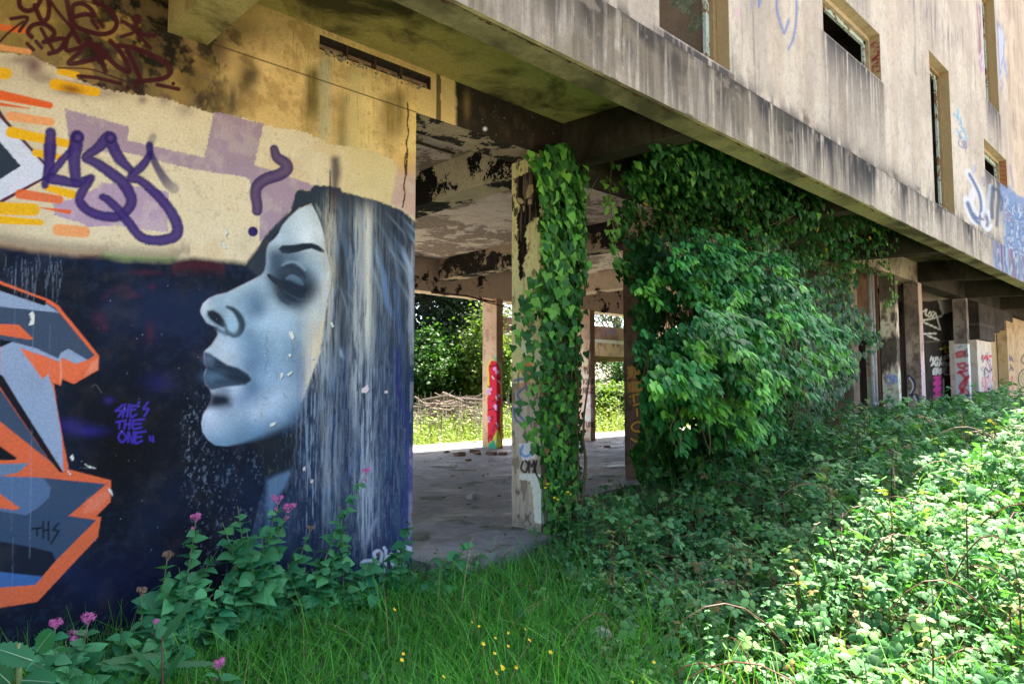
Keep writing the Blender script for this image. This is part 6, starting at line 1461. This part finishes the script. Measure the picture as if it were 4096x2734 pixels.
def build_grass():
    root = empty('grass', (2, 3, -.2)); tag(root, 'long green grass and low weeds at the foot of the mural wall', 'grass', kind='stuff')
    n = 52000
    X = RNG.uniform(-2.4, 4.6, n); Y = RNG.uniform(.7, 4.02, n)
    k = (X < bramble_left(Y) + 1.1 * RNG.random(n) ** 2 + .1) & (X + Y > 1.5) & ~((X > 2.84) & (Y > 3.78)); X, Y = X[k], Y[k]
    u, v, d = proj(np.stack([X, Y, np.full(len(X), 0.)], -1)); k = (d > .9) & (u > -900) & (u < 4300); X, Y = X[k], Y[k]; n = len(X)
    P = np.stack([X, Y, ground_z(X, Y)], -1)
    pat = fbm(X * 2.2, Y * 2.2, 3); h = RNG.uniform(.12, .30, n) * (.55 + .95 * pat); tall = RNG.random(n) < .10; h = np.where(tall, RNG.uniform(.28, .48, n), h)
    lean = RNG.uniform(.1, 1.1, n)
    c = tint(n, (0.04, 0.22, 0.04), (0.15, 0.47, 0.06), .4); dry = RNG.random(n) < .035; c[dry] = (.32, .27, .12)
    a = blades(P, h, lean, RNG.uniform(.0016, .0046, n), c)
    # broad low weeds between the blades
    m = 24000; X = RNG.uniform(-2.4, 3.8, m); Y = RNG.uniform(1.0, 4.0, m); k = (X < bramble_left(Y) + .3) & (X + Y > 1.6) & ~((X > 2.84) & (Y > 3.78)); X, Y = X[k], Y[k]; m = len(X)
    lo = (fbm(X * 1.7 + 5, Y * 1.7, 3) + .25 * (X < 1.3) + .2 * (Y > 3.2)) > .50; X, Y = X[lo], Y[lo]; m = len(X)
    Z = ground_z(X, Y) + RNG.uniform(.02, .15, m); th = RNG.uniform(0, 6.28, m)
    b = scatter(T_OVATE, np.stack([X, Y, Z], -1), np.stack([np.cos(th), np.sin(th), RNG.normal(.1, .4, m)], -1), np.stack([RNG.normal(0, .4, m), RNG.normal(-.2, .4, m), np.ones(m)], -1), RNG.uniform(.025, .06, m), tint(m, (0.035, 0.14, 0.035), (0.07, 0.22, 0.05)))
    V, F, C = join([a, b]); mesh_obj('blades', V, F, M_GRASS, root, cols=C)
    # a few tall blades catching the light at the edge of the brambles
    q = []; 
    for (uu, vv) in [(2750, 2734), (2860, 2700), (3100, 2700), (2730, 2560), (2600, 2300), (3250, 2550), (3340, 2420), (3560, 2330), (3900, 2680), (3780, 2640), (2580, 2420), (4050, 2700), (3430, 2720)]:
        for j in range(5): q.append(onZ(uu + random.uniform(-40, 40), vv + random.uniform(-20, 20), .05) - np.array([0, 0, .25]))
    q = np.array(q); m = len(q); a = blades(q, RNG.uniform(.3, .52, m), RNG.uniform(.2, 1.0, m), RNG.uniform(.003, .005, m), tint(m, (.10, .28, .03), (.2, .36, .05)), 6)
    o = mesh_obj('tall_grass', a[0], a[1], M_GRASS, None, cols=a[2]); tag(o, 'scattered tall grass blades rising through the brambles', 'grass', kind='stuff')

# ------------------------------------------------------------------ red valerian along the wall
def tube_pts(a, b, bow):
    a, b = np.array(a), np.array(b); m = .5 * (a + b) + bow
    return [(1 - t) ** 2 * a + 2 * t * (1 - t) * m + t * t * b for t in np.linspace(0, 1, 9)]
def flower_head(c, r, mat, parent):
    m = MB(); c = np.array(c)
    for k in range(random.randint(4, 6)):          # several little domes of florets make the loose head
        o = np.array([random.uniform(-.6, .6), random.uniform(-.6, .6), random.uniform(-.35, .45)]) * r; rr = r * random.uniform(.35, .6)
        m.tube([c - [0, 0, r], c + o - [0, 0, rr * .5]], [r * .05, r * .05], 3)
        for q in unit(RNG.normal(0, 1, (26, 3)) * [1, 1, .7] + [0, 0, .45]):
            p = c + o + q * rr * random.uniform(.5, 1.1); a = unit(np.cross(q, [.3, .5, .8])); b = np.cross(q, a); s = r * random.uniform(.09, .16)
            for k2 in range(4):
                t = k2 * 1.57 + random.random(); e = a * cos(t) + b * sin(t); f = np.cross(q, e)
                m.add([p, p + e * s + f * s * .45, p + e * s * 1.5 + q * s * .3, p + e * s - f * s * .45], [[0, 1, 2, 3]])
    m.build('flower_head', mat, parent)
def valerian(label, stems, Y, base, extra, seed):
    """stems: (tip u, tip v, head) measured tips; base: (u, v) where it leaves the ground"""
    r = np.random.default_rng(seed)
    b0 = onY(base[0], base[1], Y); b0[2] = -.21
    root = empty('red_valerian', b0, label, 'flowering plant', 'valerian plants along the mural wall')
    st = MB(); LV = []
    def stem(tip, th=.0055, leafy=1.0):
        b = b0 + np.array([r.normal(0, .05), r.normal(0, .04), 0]); P = tube_pts(b, tip, np.array([(b0[0] - tip[0]) * .18, -.03, .04])); st.tube(P, np.linspace(th, th * .45, 9), 5)
        L = np.linalg.norm(tip - b); k = max(4, int(L / .05)); ph = r.uniform(0, 3)
        for i in range(k):
            t = .10 + .86 * i / k; q = P[int(t * 8)] * (1 - (t * 8) % 1) + P[min(8, int(t * 8) + 1)] * ((t * 8) % 1)
            s = (.125 * (1 - t) ** .55 + .024) * r.uniform(.8, 1.15) * leafy
            for sgn in (0, math.pi):
                a = ph + i * 1.57 + sgn; d = np.array([cos(a) + r.normal(0, .2), sin(a) * .8 + r.normal(0, .2), r.uniform(-.35, .85)])
                LV.append((q, d, np.array([-cos(a) * .4, -.35, 1.0]) + r.normal(0, .42, 3), s * r.uniform(.7, 1.1)))
    for (u, v, hd) in stems:
        tip = onY(u, v, Y); stem(tip)
        if hd:
            R = hd[1] * 1.18; flower_head(tip + [0, 0, R * .4], R, M_PINK if hd[0] == 'p' else M_TANHEAD, root)
            if hd[0] == 'p' and R > .017: flower_head(tip - np.array([.012, 0, .05]), R * .45, M_PINK, root)
    for (u, v) in extra: stem(onY(u, v, Y - r.uniform(0, .12)), .004)
    for (u, v) in (extra + extra)[:6]: stem(onY(u + r.uniform(-70, 70), v + r.uniform(30, 150), Y - r.uniform(.05, .22)), .004, 1.1)
    st.build('stem', M_STEM, root, True)
    q = np.array([l[0] for l in LV]); d = np.array([l[1] for l in LV]); nn = np.array([l[2] for l in LV]); s = np.array([l[3] for l in LV])
    V, F, C = scatter(T_LANCE, q, d, nn, s, tint(len(q), (0.036, 0.21, 0.095), (0.11, 0.37, 0.14), .3), 1.5)
    mesh_obj('foliage', V, F, M_HERB, root, cols=C, smooth=True)
def build_flowers():
    D = 1.7437
    def X(l): return [(x * D, y * D, h) for x, y, h in l]
    def E(l): return [(x * D, y * D) for x, y in l]
    p, t = (lambda r: ('p', r)), (lambda r: ('t', r))
    for i, (lb, st, Y, ba, ex) in enumerate([
        ('tallest valerian, one pink head high against the grey streaked hair of the mural', [(841, 1083, p(.026))], 3.86, (700, 1420), [(760, 1300), (800, 1220), (720, 1330), (742, 1260)]),
        ('valerian with a pair of big bright pink heads below the painted neck', [(640, 1147, p(.030)), (662, 1166, p(.034))], 3.84, (585, 1440), [(545, 1160), (600, 1230), (520, 1230), (620, 1300), (570, 1290)]),
        ('valerian with a single pink head under the painted chin', [(450, 1188, p(.028))], 3.80, (395, 1470), [(470, 1290), (430, 1330), (500, 1260), (410, 1300)]),
        ('valerian with a faded tan head left of the single pink one', [(384, 1277, t(.026))], 3.78, (352, 1480), [(345, 1380), (400, 1370), (370, 1400)]),
        ('short valerian with a brownish pink head beside the orange letter foot', [(325, 1362, t(.024))], 3.70, (290, 1500), [(310, 1440), (280, 1440), (350, 1440)]),
        ('low valerian with two pink heads at the bottom left in front of dark wall', [(202, 1425, p(.028)), (176, 1466, p(.026))], 3.55, (180, 1560), [(220, 1480), (150, 1470), (240, 1500), (190, 1510)]),
        ('low valerian with one small pink head furthest left by the wall', [(128, 1433, p(.022))], 3.55, (120, 1550), [(90, 1460), (150, 1490), (110, 1500)]),
        ('valerian with a small tan head at the right corner of the mural wall', [(946, 1181, t(.014))], 3.88, (905, 1400), [(910, 1260), (960, 1300), (880, 1290), (930, 1330)]),
        ('straggling valerian leaning out over the concrete floor past the wall corner', [(1087, 1233, t(.010)), (1003, 1262, t(.012)), (1118, 1263, t(.010))], 3.70, (1000, 1400), [(1040, 1290), (980, 1320), (1020, 1330)]),
        ('valerian with a tan budding head left of the tallest pink one', [(712, 1213, t(.020))], 3.86, (640, 1430), [(660, 1290), (700, 1300), (640, 1330), (690, 1360)]),
        ('small valerian with a pink head low in the grass at bottom', [(503, 1528, p(.026))], 3.0, (490, 1640), [(470, 1560), (530, 1560)]),
        ('valerian with a small pink head inside the leafy clump', [(361, 1425, p(.018))], 3.60, (350, 1530), [(330, 1480), (390, 1470), (420, 1440), (300, 1490)]),
        ('leafy valerian tops without flowers beneath the streaked hair', [(780, 1165, t(.008)), (870, 1270, t(.014))], 3.80, (800, 1450), [(840, 1300), (800, 1340), (760, 1370), (880, 1340), (720, 1390)]),
        ('bushy valerian without flowers low in the middle of the row', [(540, 1300, t(.009))], 3.74, (520, 1490), [(490, 1370), (560, 1380), (600, 1390), (450, 1400), (640, 1400), (510, 1330)])]):
        valerian(lb, X(st), Y, E([ba])[0], E(ex), 40 + i)
    # broad-leaved plant at the very corner, and a sow-thistle
    root = empty('broad_leaved_weed', onD(140, 2700, 1.9), 'broad-leaved weed with pale midribs in the bottom left corner', 'weed')
    for (a, b, w, nz) in (((150, 2600), (196, 2528), .62, -.3), ((130, 2640), (-30, 2585), .4, .4), ((90, 2720), (210, 2720), .4, 1.0), ((40, 2730), (-60, 2640), .5, .3)):
        A, Bp = onD(*a, 1.9), onD(*b, 1.86); d = Bp - A; L = np.linalg.norm(d)
        nn = np.array([-.5, -1, .55 + nz * .3])
        V, F, C = scatter(toothed(15, .34), A[None], d[None], nn[None], np.array([L * .95]), np.array([[.03, .16, .065]]), 1.0)
        lf = mesh_obj('leaf', V, F, M_HERB, root, cols=C, smooth=True)
        ax = unit(d); nn = unit(nn - ax * (nn @ ax)); MB().tube([A + ax * L * .95 * s_ + nn * (L * .95 * (-.15 * s_ * s_) + .0015) for s_ in np.linspace(0, .95, 6)], np.linspace(.0016, .0005, 6), 5).build('midrib', M_MIDRIB, lf)
    m = MB(); m.tube([onD(40 * D, 1640 * D, 1.9), onD(44 * D, 1560 * D, 1.9), onD(42 * D, 1475 * D, 1.9)], [.009, .008, .006], 7); m.build('stem', M_STEM, root, True)
    root = empty('sow_thistle', onY(650, 2734, 3.0), 'sow-thistle with long jagged leaves in front of the valerian', 'weed')
    jag = toothed(15, .08)
    for a, b in (((650, 2560), (766, 2400)), ((640, 2618), (425, 2634)), ((600, 2690), (450, 2632)), ((655, 2660), (850, 2640)), ((650, 2730), (730, 2600)), ((640, 2720), (560, 2600))):
        A, Bp = onY(*a, 3.0), onY(*b, 2.95); d = Bp - A
        V, F, C = scatter(jag, A[None], d[None], np.array([[.1, -.8, .7]]), np.array([np.linalg.norm(d) * 1.08]), np.array([[.028, .13, .04]]))
        mesh_obj('leaf', V, F, M_HERB, root, cols=C, smooth=True)
    m = MB(); q = onY(650, 2734, 3.0); q2 = q.copy(); q2[2] = -.22; m.tube([q2, q, onY(648, 2540, 3.0)], [.006, .005, .003], 6); m.build('stem', M_CANE, root, True)
    # buttercups
    def c9(x, y): return (700 + x / 1.468, 1800 + y / 1.468)
    def c10(x, y): return (2000 + x / 1.121, 1700 + y / 1.121)
    spots = [c9(*q) for q in ((1742, 1010), (1785, 1033), (2055, 1050), (1957, 1072), (1880, 1102), (1808, 1138), (2078, 1116), (1955, 1150), (1875, 1193), (2205, 1186), (1917, 1272), (2003, 1276), (1287, 936), (1340, 1195), (1926, 1280), (1330, 1232), (1575, 1330), (1885, 1310))] + [c10(*q) for q in ((420, 688), (690, 1062), (592, 1150))]
    for i, (u, v) in enumerate(spots):
        z = random.uniform(-.02, .06); c = onZ(u, v, z); far = i == 18
        o = empty('buttercup', (c[0], c[1], -.21), 'yellow buttercup among the brambles, apart from the others in the grass' if far else 'small yellow buttercup on a thin stem in the grass', 'flower', 'buttercups in the grass')
        m = MB(); R = random.uniform(.007, .012); tl = np.array([random.uniform(-.5, .5), -.6, .8]); tl = unit(tl); a = unit(np.cross(tl, [.2, .9, .1])); b = np.cross(tl, a)
        for k in range(5):
            th = 1.257 * k; e = a * cos(th) + b * sin(th); f = np.cross(tl, e)
            m.add([c, c + e * R * .6 + f * R * .45 + tl * R * .2, c + e * R * 1.05 + tl * R * .55, c + e * R * .6 - f * R * .45 + tl * R * .2], [[0, 1, 2, 3]])
        m.blob(tuple(c + tl * R * .2), R * .28, 5, 3, .1); m.build('petals', M_YELLOW, o)
        MB().tube([(c[0], c[1], -.21), (c[0] + .005, c[1], -.1), tuple(c - tl * .003)], .0014, 4).build('stem', M_STEM, o)
    for i, (u, v) in enumerate([c8(840, 1118), c8(828, 1140), c8(958, 1163), c8(972, 1176), c8(900, 1206), c8(880, 1196)]):
        c = onY(u, v, 3.8); o = empty('hawkbit', (c[0], c[1], -.2), 'tiny yellow weed flower on tall stem at foot of the ivy column', 'flower', 'yellow weed flowers at the column foot')
        m = MB(); m.blob(tuple(c), .013, 7, 4, .3, (1, 1, .6)); m.build('petals', M_YELLOW, o)
        MB().tube([(c[0] + .02, c[1], -.2), (c[0] + .01, c[1], .1), tuple(c)], .0016, 4).build('stem', M_STEM, o)
    # dry seed-heads leaning over the grass
    for i, (a, b, lb) in enumerate((((2030, 2520), (2190, 2385), 'bent straw-coloured grass stalk left of the brambles'), ((1840, 2450), (1890, 2145), 'thin pale upright stalk in front of the floor edge'))):
        A, Bp = onZ(*a, -.1), onY(*b, 3.3) if i else onZ(*b, .12); m = MB(); m.tube([A, .5 * (A + Bp) + [0, 0, .03], Bp], [.0025, .002, .001], 4)
        for k in range(24):
            q = A + (Bp - A) * random.uniform(.55, 1); m.tube([q, q + np.array([random.uniform(-.02, .03), random.uniform(-.02, .02), random.uniform(-.02, .02)])], [.0014, .0006], 3)
        tag(m.build('dry_stalk', M_STRAW), lb, 'grass stalk')
M_STRAW = mat_plain('straw', (0.42, 0.33, 0.17, 1), .8)
# ------------------------------------------------------------------ loose things on the floor and in the weeds
M_BRICK = mat_plain('old_brick', (0.30, 0.18, 0.12, 1), .9, .5, 40)
M_STONE = mat_plain('pale_stone', (0.50, 0.48, 0.44, 1), .9, .4, 30, .6)
M_WOOD = mat_plain('weathered_wood', (0.24, 0.19, 0.16, 1), .9, .5, 14, .6)
def chunk(c, r, sq, name, mat, label, cat, group=None, j=.3, rot=None):
    m = MB(); m.blob(c, r, 7, 4, j, sq)
    return tag(m.build(name, mat), label, cat, group)
def build_loose():
    for i, (x, y, s, lb) in enumerate([(340, 958, 1.0, 'flat brown brick lying nearest the left edge of floor'), (388, 986, .5, 'small brick bit in front of the flat brown brick'), (425, 938, .9, 'upper brick piece of the small heap near the red column'), (440, 950, .7, 'lower brick piece of the small heap near the red column'), (520, 952, .9, 'long brick slab lying right of the small heap'), (585, 952, .7, 'brick piece close to the foot of the red column'), (265, 940, .5, 'little brick bit near the sunlit far floor edge'), (410, 1200, .7, 'pale stone on the mossy patch of the floor'), (1180, 910, .6, 'lone brick on the floor left of the yellow-lettered column')]):
        c = onZ(*c8(x, y), 0.0); m = MB(); a = random.uniform(0, 3); L, W, H = .11 * s, .06 * s, .035 * s
        cn = [(-L, -W), (L, -W), (L * .9, W), (-L * .95, W * .9)]
        R = lambda q: (c[0] + q[0] * cos(a) - q[1] * sin(a), c[1] + q[0] * sin(a) + q[1] * cos(a))
        m.hexa([R(q) + (.001,) for q in cn], [R((q[0] * .93, q[1] * .9)) + (H * 2 * random.uniform(.8, 1.1),) for q in cn])
        tag(m.build('stone' if i == 7 else 'broken_brick', M_STONE if i == 7 else M_BRICK), lb, 'stone' if i == 7 else 'brick', 'rubble on the floor')
    g = MB()
    for k in range(160):
        x, y = random.uniform(3, 15), random.uniform(4.6, 10.4); g.blob((x, y, .004), random.uniform(.006, .028), 5, 3, .4, (1, 1, .5))
    tag(g.build('floor_grit', M_BRICK), 'grit and crumbs of masonry scattered over the floor', 'grit', kind='stuff')
    # pale stones and rags in the weeds
    for u, v, z, r, sq, lb in ((1922, 2348, -.12, .055, (1, .8, .8), 'white stone at the edge of the grass before the floor'), (2405, 2540, -.14, .06, (1.1, .8, .8), 'grey-white stone half hidden at the left edge of the brambles'), (2890, 2335, -.06, .06, (1.3, .9, .5), 'pale stone in the clearing of the brambles'), (2930, 2440, -.1, .07, (1.4, .9, .4), 'whitish rag lying in the clearing of the brambles'), (3030, 2450, -.1, .05, (1.5, .8, .4), 'second whitish rag at the right of the bramble clearing'), (2460, 2410, -.12, .035, (1, 1, .7), 'small pale stone near the buttercups')):
        chunk(tuple(onZ(u, v, z)), r, sq, 'rag' if 'rag' in lb else 'stone', M_STONE, lb, 'rag' if 'rag' in lb else 'stone')
    # twigs and dead leaves blown against the floor edge by the column
    for i, (a, b, lb) in enumerate((((1960, 2205), (2048, 2178), 'curled brown dead branch on the floor edge before the ivy column'), ((2005, 2222), (2075, 2214), 'short dry stick beside the curled dead branch'))):
        A, Bq = onZ(*a, .012), onZ(*b, .015); m = MB(); m.tube([A, .6 * A + .4 * Bq + [0, 0, .03], Bq], [.012, .009, .004], 6); m.tube([.5 * A + .5 * Bq + [0, 0, .02], .4 * A + .6 * Bq + [.05, -.03, .05]], [.006, .002], 5)
        tag(m.build('dead_branch', M_WOOD), lb, 'branch')
    n = 420; X = RNG.uniform(2.9, 9, n); Y = RNG.uniform(3.9, 9.5, n) ; k = (X < 4.6) | (Y > 5.4); P = np.stack([X, Y, np.full(n, .008)], -1)[k]; n = len(P); th = RNG.uniform(0, 6.28, n)
    V, F, C = scatter(T_OVATE, P, np.stack([np.cos(th), np.sin(th), RNG.normal(0, .2, n)], -1), np.stack([RNG.normal(0, .3, n), RNG.normal(0, .3, n), np.ones(n)], -1), RNG.uniform(.025, .06, n), tint(n, (.10, .06, .03), (.24, .16, .08)))
    tag(mesh_obj('leaf_litter', V, F, M_FAR, None, cols=C), 'dead brown leaves scattered over the concrete floor', 'leaf litter', kind='stuff')
    # brush pile
    root = empty('brush_pile', onD(1800, 1610, 19.0) * [1, 1, 0], 'heap of grey dead branches in the sunny weeds behind the building', 'brush pile')
    m = MB(); c0 = onD(1790, 1625, 19.0)
    lv = RT / np.linalg.norm(RT)
    for k in range(190):
        s = random.gauss(0, 1.0); hgt = 1.0 * math.exp(-(s / 1.5) ** 2)
        p = np.array([c0[0], c0[1], -.1]) + lv * s + np.array([FW[0], FW[1], 0]) * random.uniform(-.8, .8) + np.array([0, 0, random.uniform(.2, 1.0) * hgt])
        th = random.gauss(0, .42); d = lv * cos(th) + np.array([0, 0, 1]) * sin(th) * random.choice((1, -.6)) + np.array([FW[0], FW[1], 0]) * random.uniform(-.4, .4)
        l = random.uniform(.4, 1.5); m.tube([p - d * l * .5, p + [0, 0, random.uniform(-.05, .06)], p + d * l * .5], [random.uniform(.012, .03), random.uniform(.012, .03), .008], 5)
    m.build('branches', M_WOOD, root)
    m = MB()
    for (a, b) in (((1770, 1570), (1890, 1620)), ((1690, 1600), (1800, 1580)), ((1780, 1590), (1940, 1600))): m.tube([onD(*a, 18.4), onD(*b, 18.2)], .045, 7)
    m.build('log', M_WOOD, root)

# ------------------------------------------------------------------ sunny weeds and trees behind
def build_back():
    root = empty('meadow', (14, 15, -.2)); tag(root, 'sunlit tall weeds and grass behind the building', 'meadow', kind='stuff')
    n = 26000; X = RNG.uniform(2, 34, n); Y = RNG.uniform(11.05, 24, n) ; P = np.stack([X, Y, ground_z(X, Y)], -1)
    u, v, d = proj(P); k = (u > 900) & (u < 3600) & (d > 1); P = P[k]; n = len(P)
    h = RNG.uniform(.35, 1.0, n) * (.5 + 1.0 * fbm(P[:, 0] * .7, P[:, 1] * .7, 3))
    h *= sstep(10.9, 12.2, P[:, 1]) * .8 + .2
    a = blades(P, h, RNG.uniform(.05, .5, n), RNG.uniform(.006, .012, n), tint(n, (.16, .24, .05), (.30, .34, .12)), 3)
    m = 46000; i = RNG.integers(0, n, m); t = RNG.random(m); Q = P[i] + np.stack([RNG.normal(0, .05, m), RNG.normal(0, .05, m), h[i] * t], -1)
    th = RNG.uniform(0, 6.28, m)
    b = scatter(T_OVATE, Q, np.stack([np.cos(th), np.sin(th), RNG.uniform(-.2, .9, m)], -1), np.stack([RNG.normal(0, .5, m), RNG.normal(-.3, .5, m), np.ones(m)], -1), RNG.uniform(.04, .10, m), tint(m, (.14, .26, .04), (.26, .36, .08)))
    V, F, C = join([a, b]); mesh_obj('weeds', V, F, M_FAR, root, cols=C)
    m = MB()
    for k in range(150):
        x, y = RNG.uniform(6, 16), RNG.uniform(12, 17); hh = random.uniform(.7, 1.15)
        m.tube([(x, y, -.2), (x + .03, y, hh * .6), (x + random.uniform(-.1, .1), y, hh)], [.008, .012, .004], 4)
    m.build('seed_spikes', M_SPIKE, root)
    def crown_leaves(c, R, n, size, ca, cb, clumps, seed, low=.25, tm=T_OVATE):
        r = np.random.default_rng(seed); cc = unit(r.normal(0, 1, (clumps, 3))) * r.uniform(.35, 1.0, (clumps, 1)) ** .6 * np.array(R) + np.array(c)
        i = r.integers(0, clumps, n); sp = r.normal(0, 1, (n, 3)) * np.array(R) * low; P = cc[i] + sp * r.uniform(.3, 1, (n, 1))
        P[:, 2] = np.maximum(P[:, 2], -.1)
        sh = r.uniform(.65, 1.3, clumps)[i]
        nr = np.stack([r.normal(0, .6, n), r.normal(-.2, .6, n), np.abs(r.normal(.8, .5, n))], -1); th = r.uniform(0, 6.28, n)
        return scatter(tm, P, np.stack([np.cos(th), np.sin(th), r.normal(-.2, .4, n)], -1), nr, r.uniform(*size, n), tint(n, ca, cb, .25, r) * sh[:, None]), cc
    def tree(name, label, x, y, h, R, ca, cb, n, size, seed, clumps=40, trunk=.16, cz=None):
        r = np.random.default_rng(seed + 99); root = empty(name, (x, y, -.2), label, 'shrub' if name == 'shrub' else 'tree', 'trees and shrubs behind the building')
        cz = cz or h * .6
        (V, F, C), cc = crown_leaves((x, y, cz), R, n, size, ca, cb, clumps, seed)
        mesh_obj('crown', V, F, M_FAR, root, cols=C)
        m = MB(); m.tube([(x, y, -.3), (x + .1, y, h * .3), (x + r.normal(0, .3), y, h * .85)], [trunk, trunk * .8, trunk * .25], 8)
        for k in range(min(clumps, 26)):
            s = np.array([x + .08, y, h * r.uniform(.2, .75)]); m.tube([s, .5 * (s + cc[k]) + [0, 0, -.1], cc[k]], [trunk * .3, trunk * .2, .015], 5)
        m.build('trunk', M_BARK, root)
    dk = ((.018, .040, .022), (.04, .07, .035)); gr = ((.03, .10, .02), (.07, .17, .03)); ol = ((.07, .10, .045), (.13, .16, .08)); yl = ((.08, .16, .025), (.16, .24, .05))
    def at(u, d): q = onD(u, 1550, d); return float(q[0]), float(q[1])
    L_ = [('conifer', 'dark green conifer towering left of the red column', 1700, 26, 9, (2.6, 2.4, 4.0), dk, 15000, (.12, .28), 60), 
          ('pine', 'pale feathery pine with see-through crown left of the red column', 1890, 31, 10, (2.4, 2.2, 3.8), ol, 5200, (.10, .22), 55), ('shrub', 'bright green leafy shrub under the dark conifer', 1705, 22.5, 2.9, (1.3, 1.2, 1.3), gr, 9000, (.10, .18), 40), ('shrub', 'mid green rounded shrub left of the red column', 1850, 24, 3.0, (1.5, 1.3, 1.4), gr, 9000, (.09, .16), 45), ('shrub', 'yellowish green shrub close behind the red column', 1945, 23, 3.6, (1.0, 1.0, 1.7), yl, 6000, (.09, .16), 36),
          ('shrub', 'yellow-green shrub in the right-hand gap beyond the floor', 2440, 24, 1.2, (1.3, 1.0, .55), yl, 7000, (.08, .15), 40),
          ('pine', 'thin bare-branched pine behind the neighbouring wing', 2470, 52, 13, (3.2, 2.6, 3.6), ol, 3600, (.12, .22), 60), ('leafy_tree', 'green tree with dark trunk under the far canopy', 2490, 46, 5, (3.6, 2.2, 2.2), gr, 8000, (.12, .22), 44)]
    for i, (nm, lb, u, d, h, R, cc, n, sz, cl) in enumerate(L_):
        x, y = at(u, d); tree(nm, lb, x, y, h, R, cc[0], cc[1], n, sz, 300 + i, cl, .22 if h > 5 else .06)
    fw = []
    for i, (u, d, R) in enumerate(((2760, 34, (3.2, 2.8, 3.4)), (3050, 34, (3.4, 2.8, 3.4)), (2900, 40, (4, 3, 4)), (3300, 44, (5, 4, 4)), (1300, 34, (4, 3, 4.5)), (1000, 36, (4, 3, 4)), (2150, 26, (1.8, 1.4, 1.6)))):
        x, y = at(u, d); fw.append(crown_leaves((x, y, R[2]), R, 5500, (.16, .28), gr[0], gr[1], 44, 700 + i)[0])
    V, F, C = join(fw); tag(mesh_obj('woodland', V, F, M_FAR, None, cols=C), 'far-off green woodland behind the building', 'woodland', kind='stuff')
    # the neighbouring wing: two concrete bands on posts
    w = empty('neighbouring_wing', (19, 22, -.2), 'far concrete wing with two horizontal balcony bands, upper one brown and tagged', 'building')
    YQ = 22.0
    z = lambda v: float(onY(2440, v, YQ)[2])
    def up(p):
        base_conc(p, (150, 110, 88), (126, 90, 70), (90, 66, 54), .2)
        for pts in ([(1188, 238), (1170, 242), (1172, 250), (1186, 254), (1182, 264), (1168, 264)], [(1208, 238), (1195, 240), (1196, 264), (1210, 262)], [(1196, 251), (1206, 250)], [(1214, 264), (1216, 240), (1226, 264), (1230, 238)]): p.stroke(mp(c8, pts), 3, (96, 92, 130), 1.5, .85)
    def lowb(p):
        base_conc(p, (206, 168, 126), (186, 148, 108), (140, 110, 84), .2)
        st = fbm(p.P[:, 0] * 5, p.z * .4, 3); p.mask(sstep(.56, .62, st) * sstep(z(1392), z(1378), p.z) * .7, (60, 46, 36))
    painted_box('upper_band', 19, 34, YQ, YQ + .2, z(1357), z(1308), .05, up, (1.0, 1.0, 1.0), M_PAINT_ROUGH, w)
    painted_box('lower_band', 19, 34, YQ, YQ + .25, z(1425), z(1374), .05, lowb, (1.0, 1.0, 1.0), M_PAINT_ROUGH, w)
    MB().box(19, 34, YQ + .26, YQ + 6, z(1425) + .02, z(1425) + .25).build('canopy_slab', M_SOFFIT, w)
    MB().box(19.01, 33.9, YQ + .02, YQ + .18, z(1373), z(1358)).build('infill', M_CREAM, w)
    for x in (21.6, 26, 30.5): MB().box(x, x + .3, YQ + .4, YQ + .7, -.3, z(1425) + .02).build('post', M_PEEL_DARK, w)
M_SPIKE = mat_plain('seed_spike', (0.36, 0.32, 0.28, 1), .9)
build_mural(); build_facade(); build_columns(); build_corner()
build_ivy_column(); build_ivy_mass(); build_brambles(); build_grass(); build_flowers(); build_loose(); build_back()
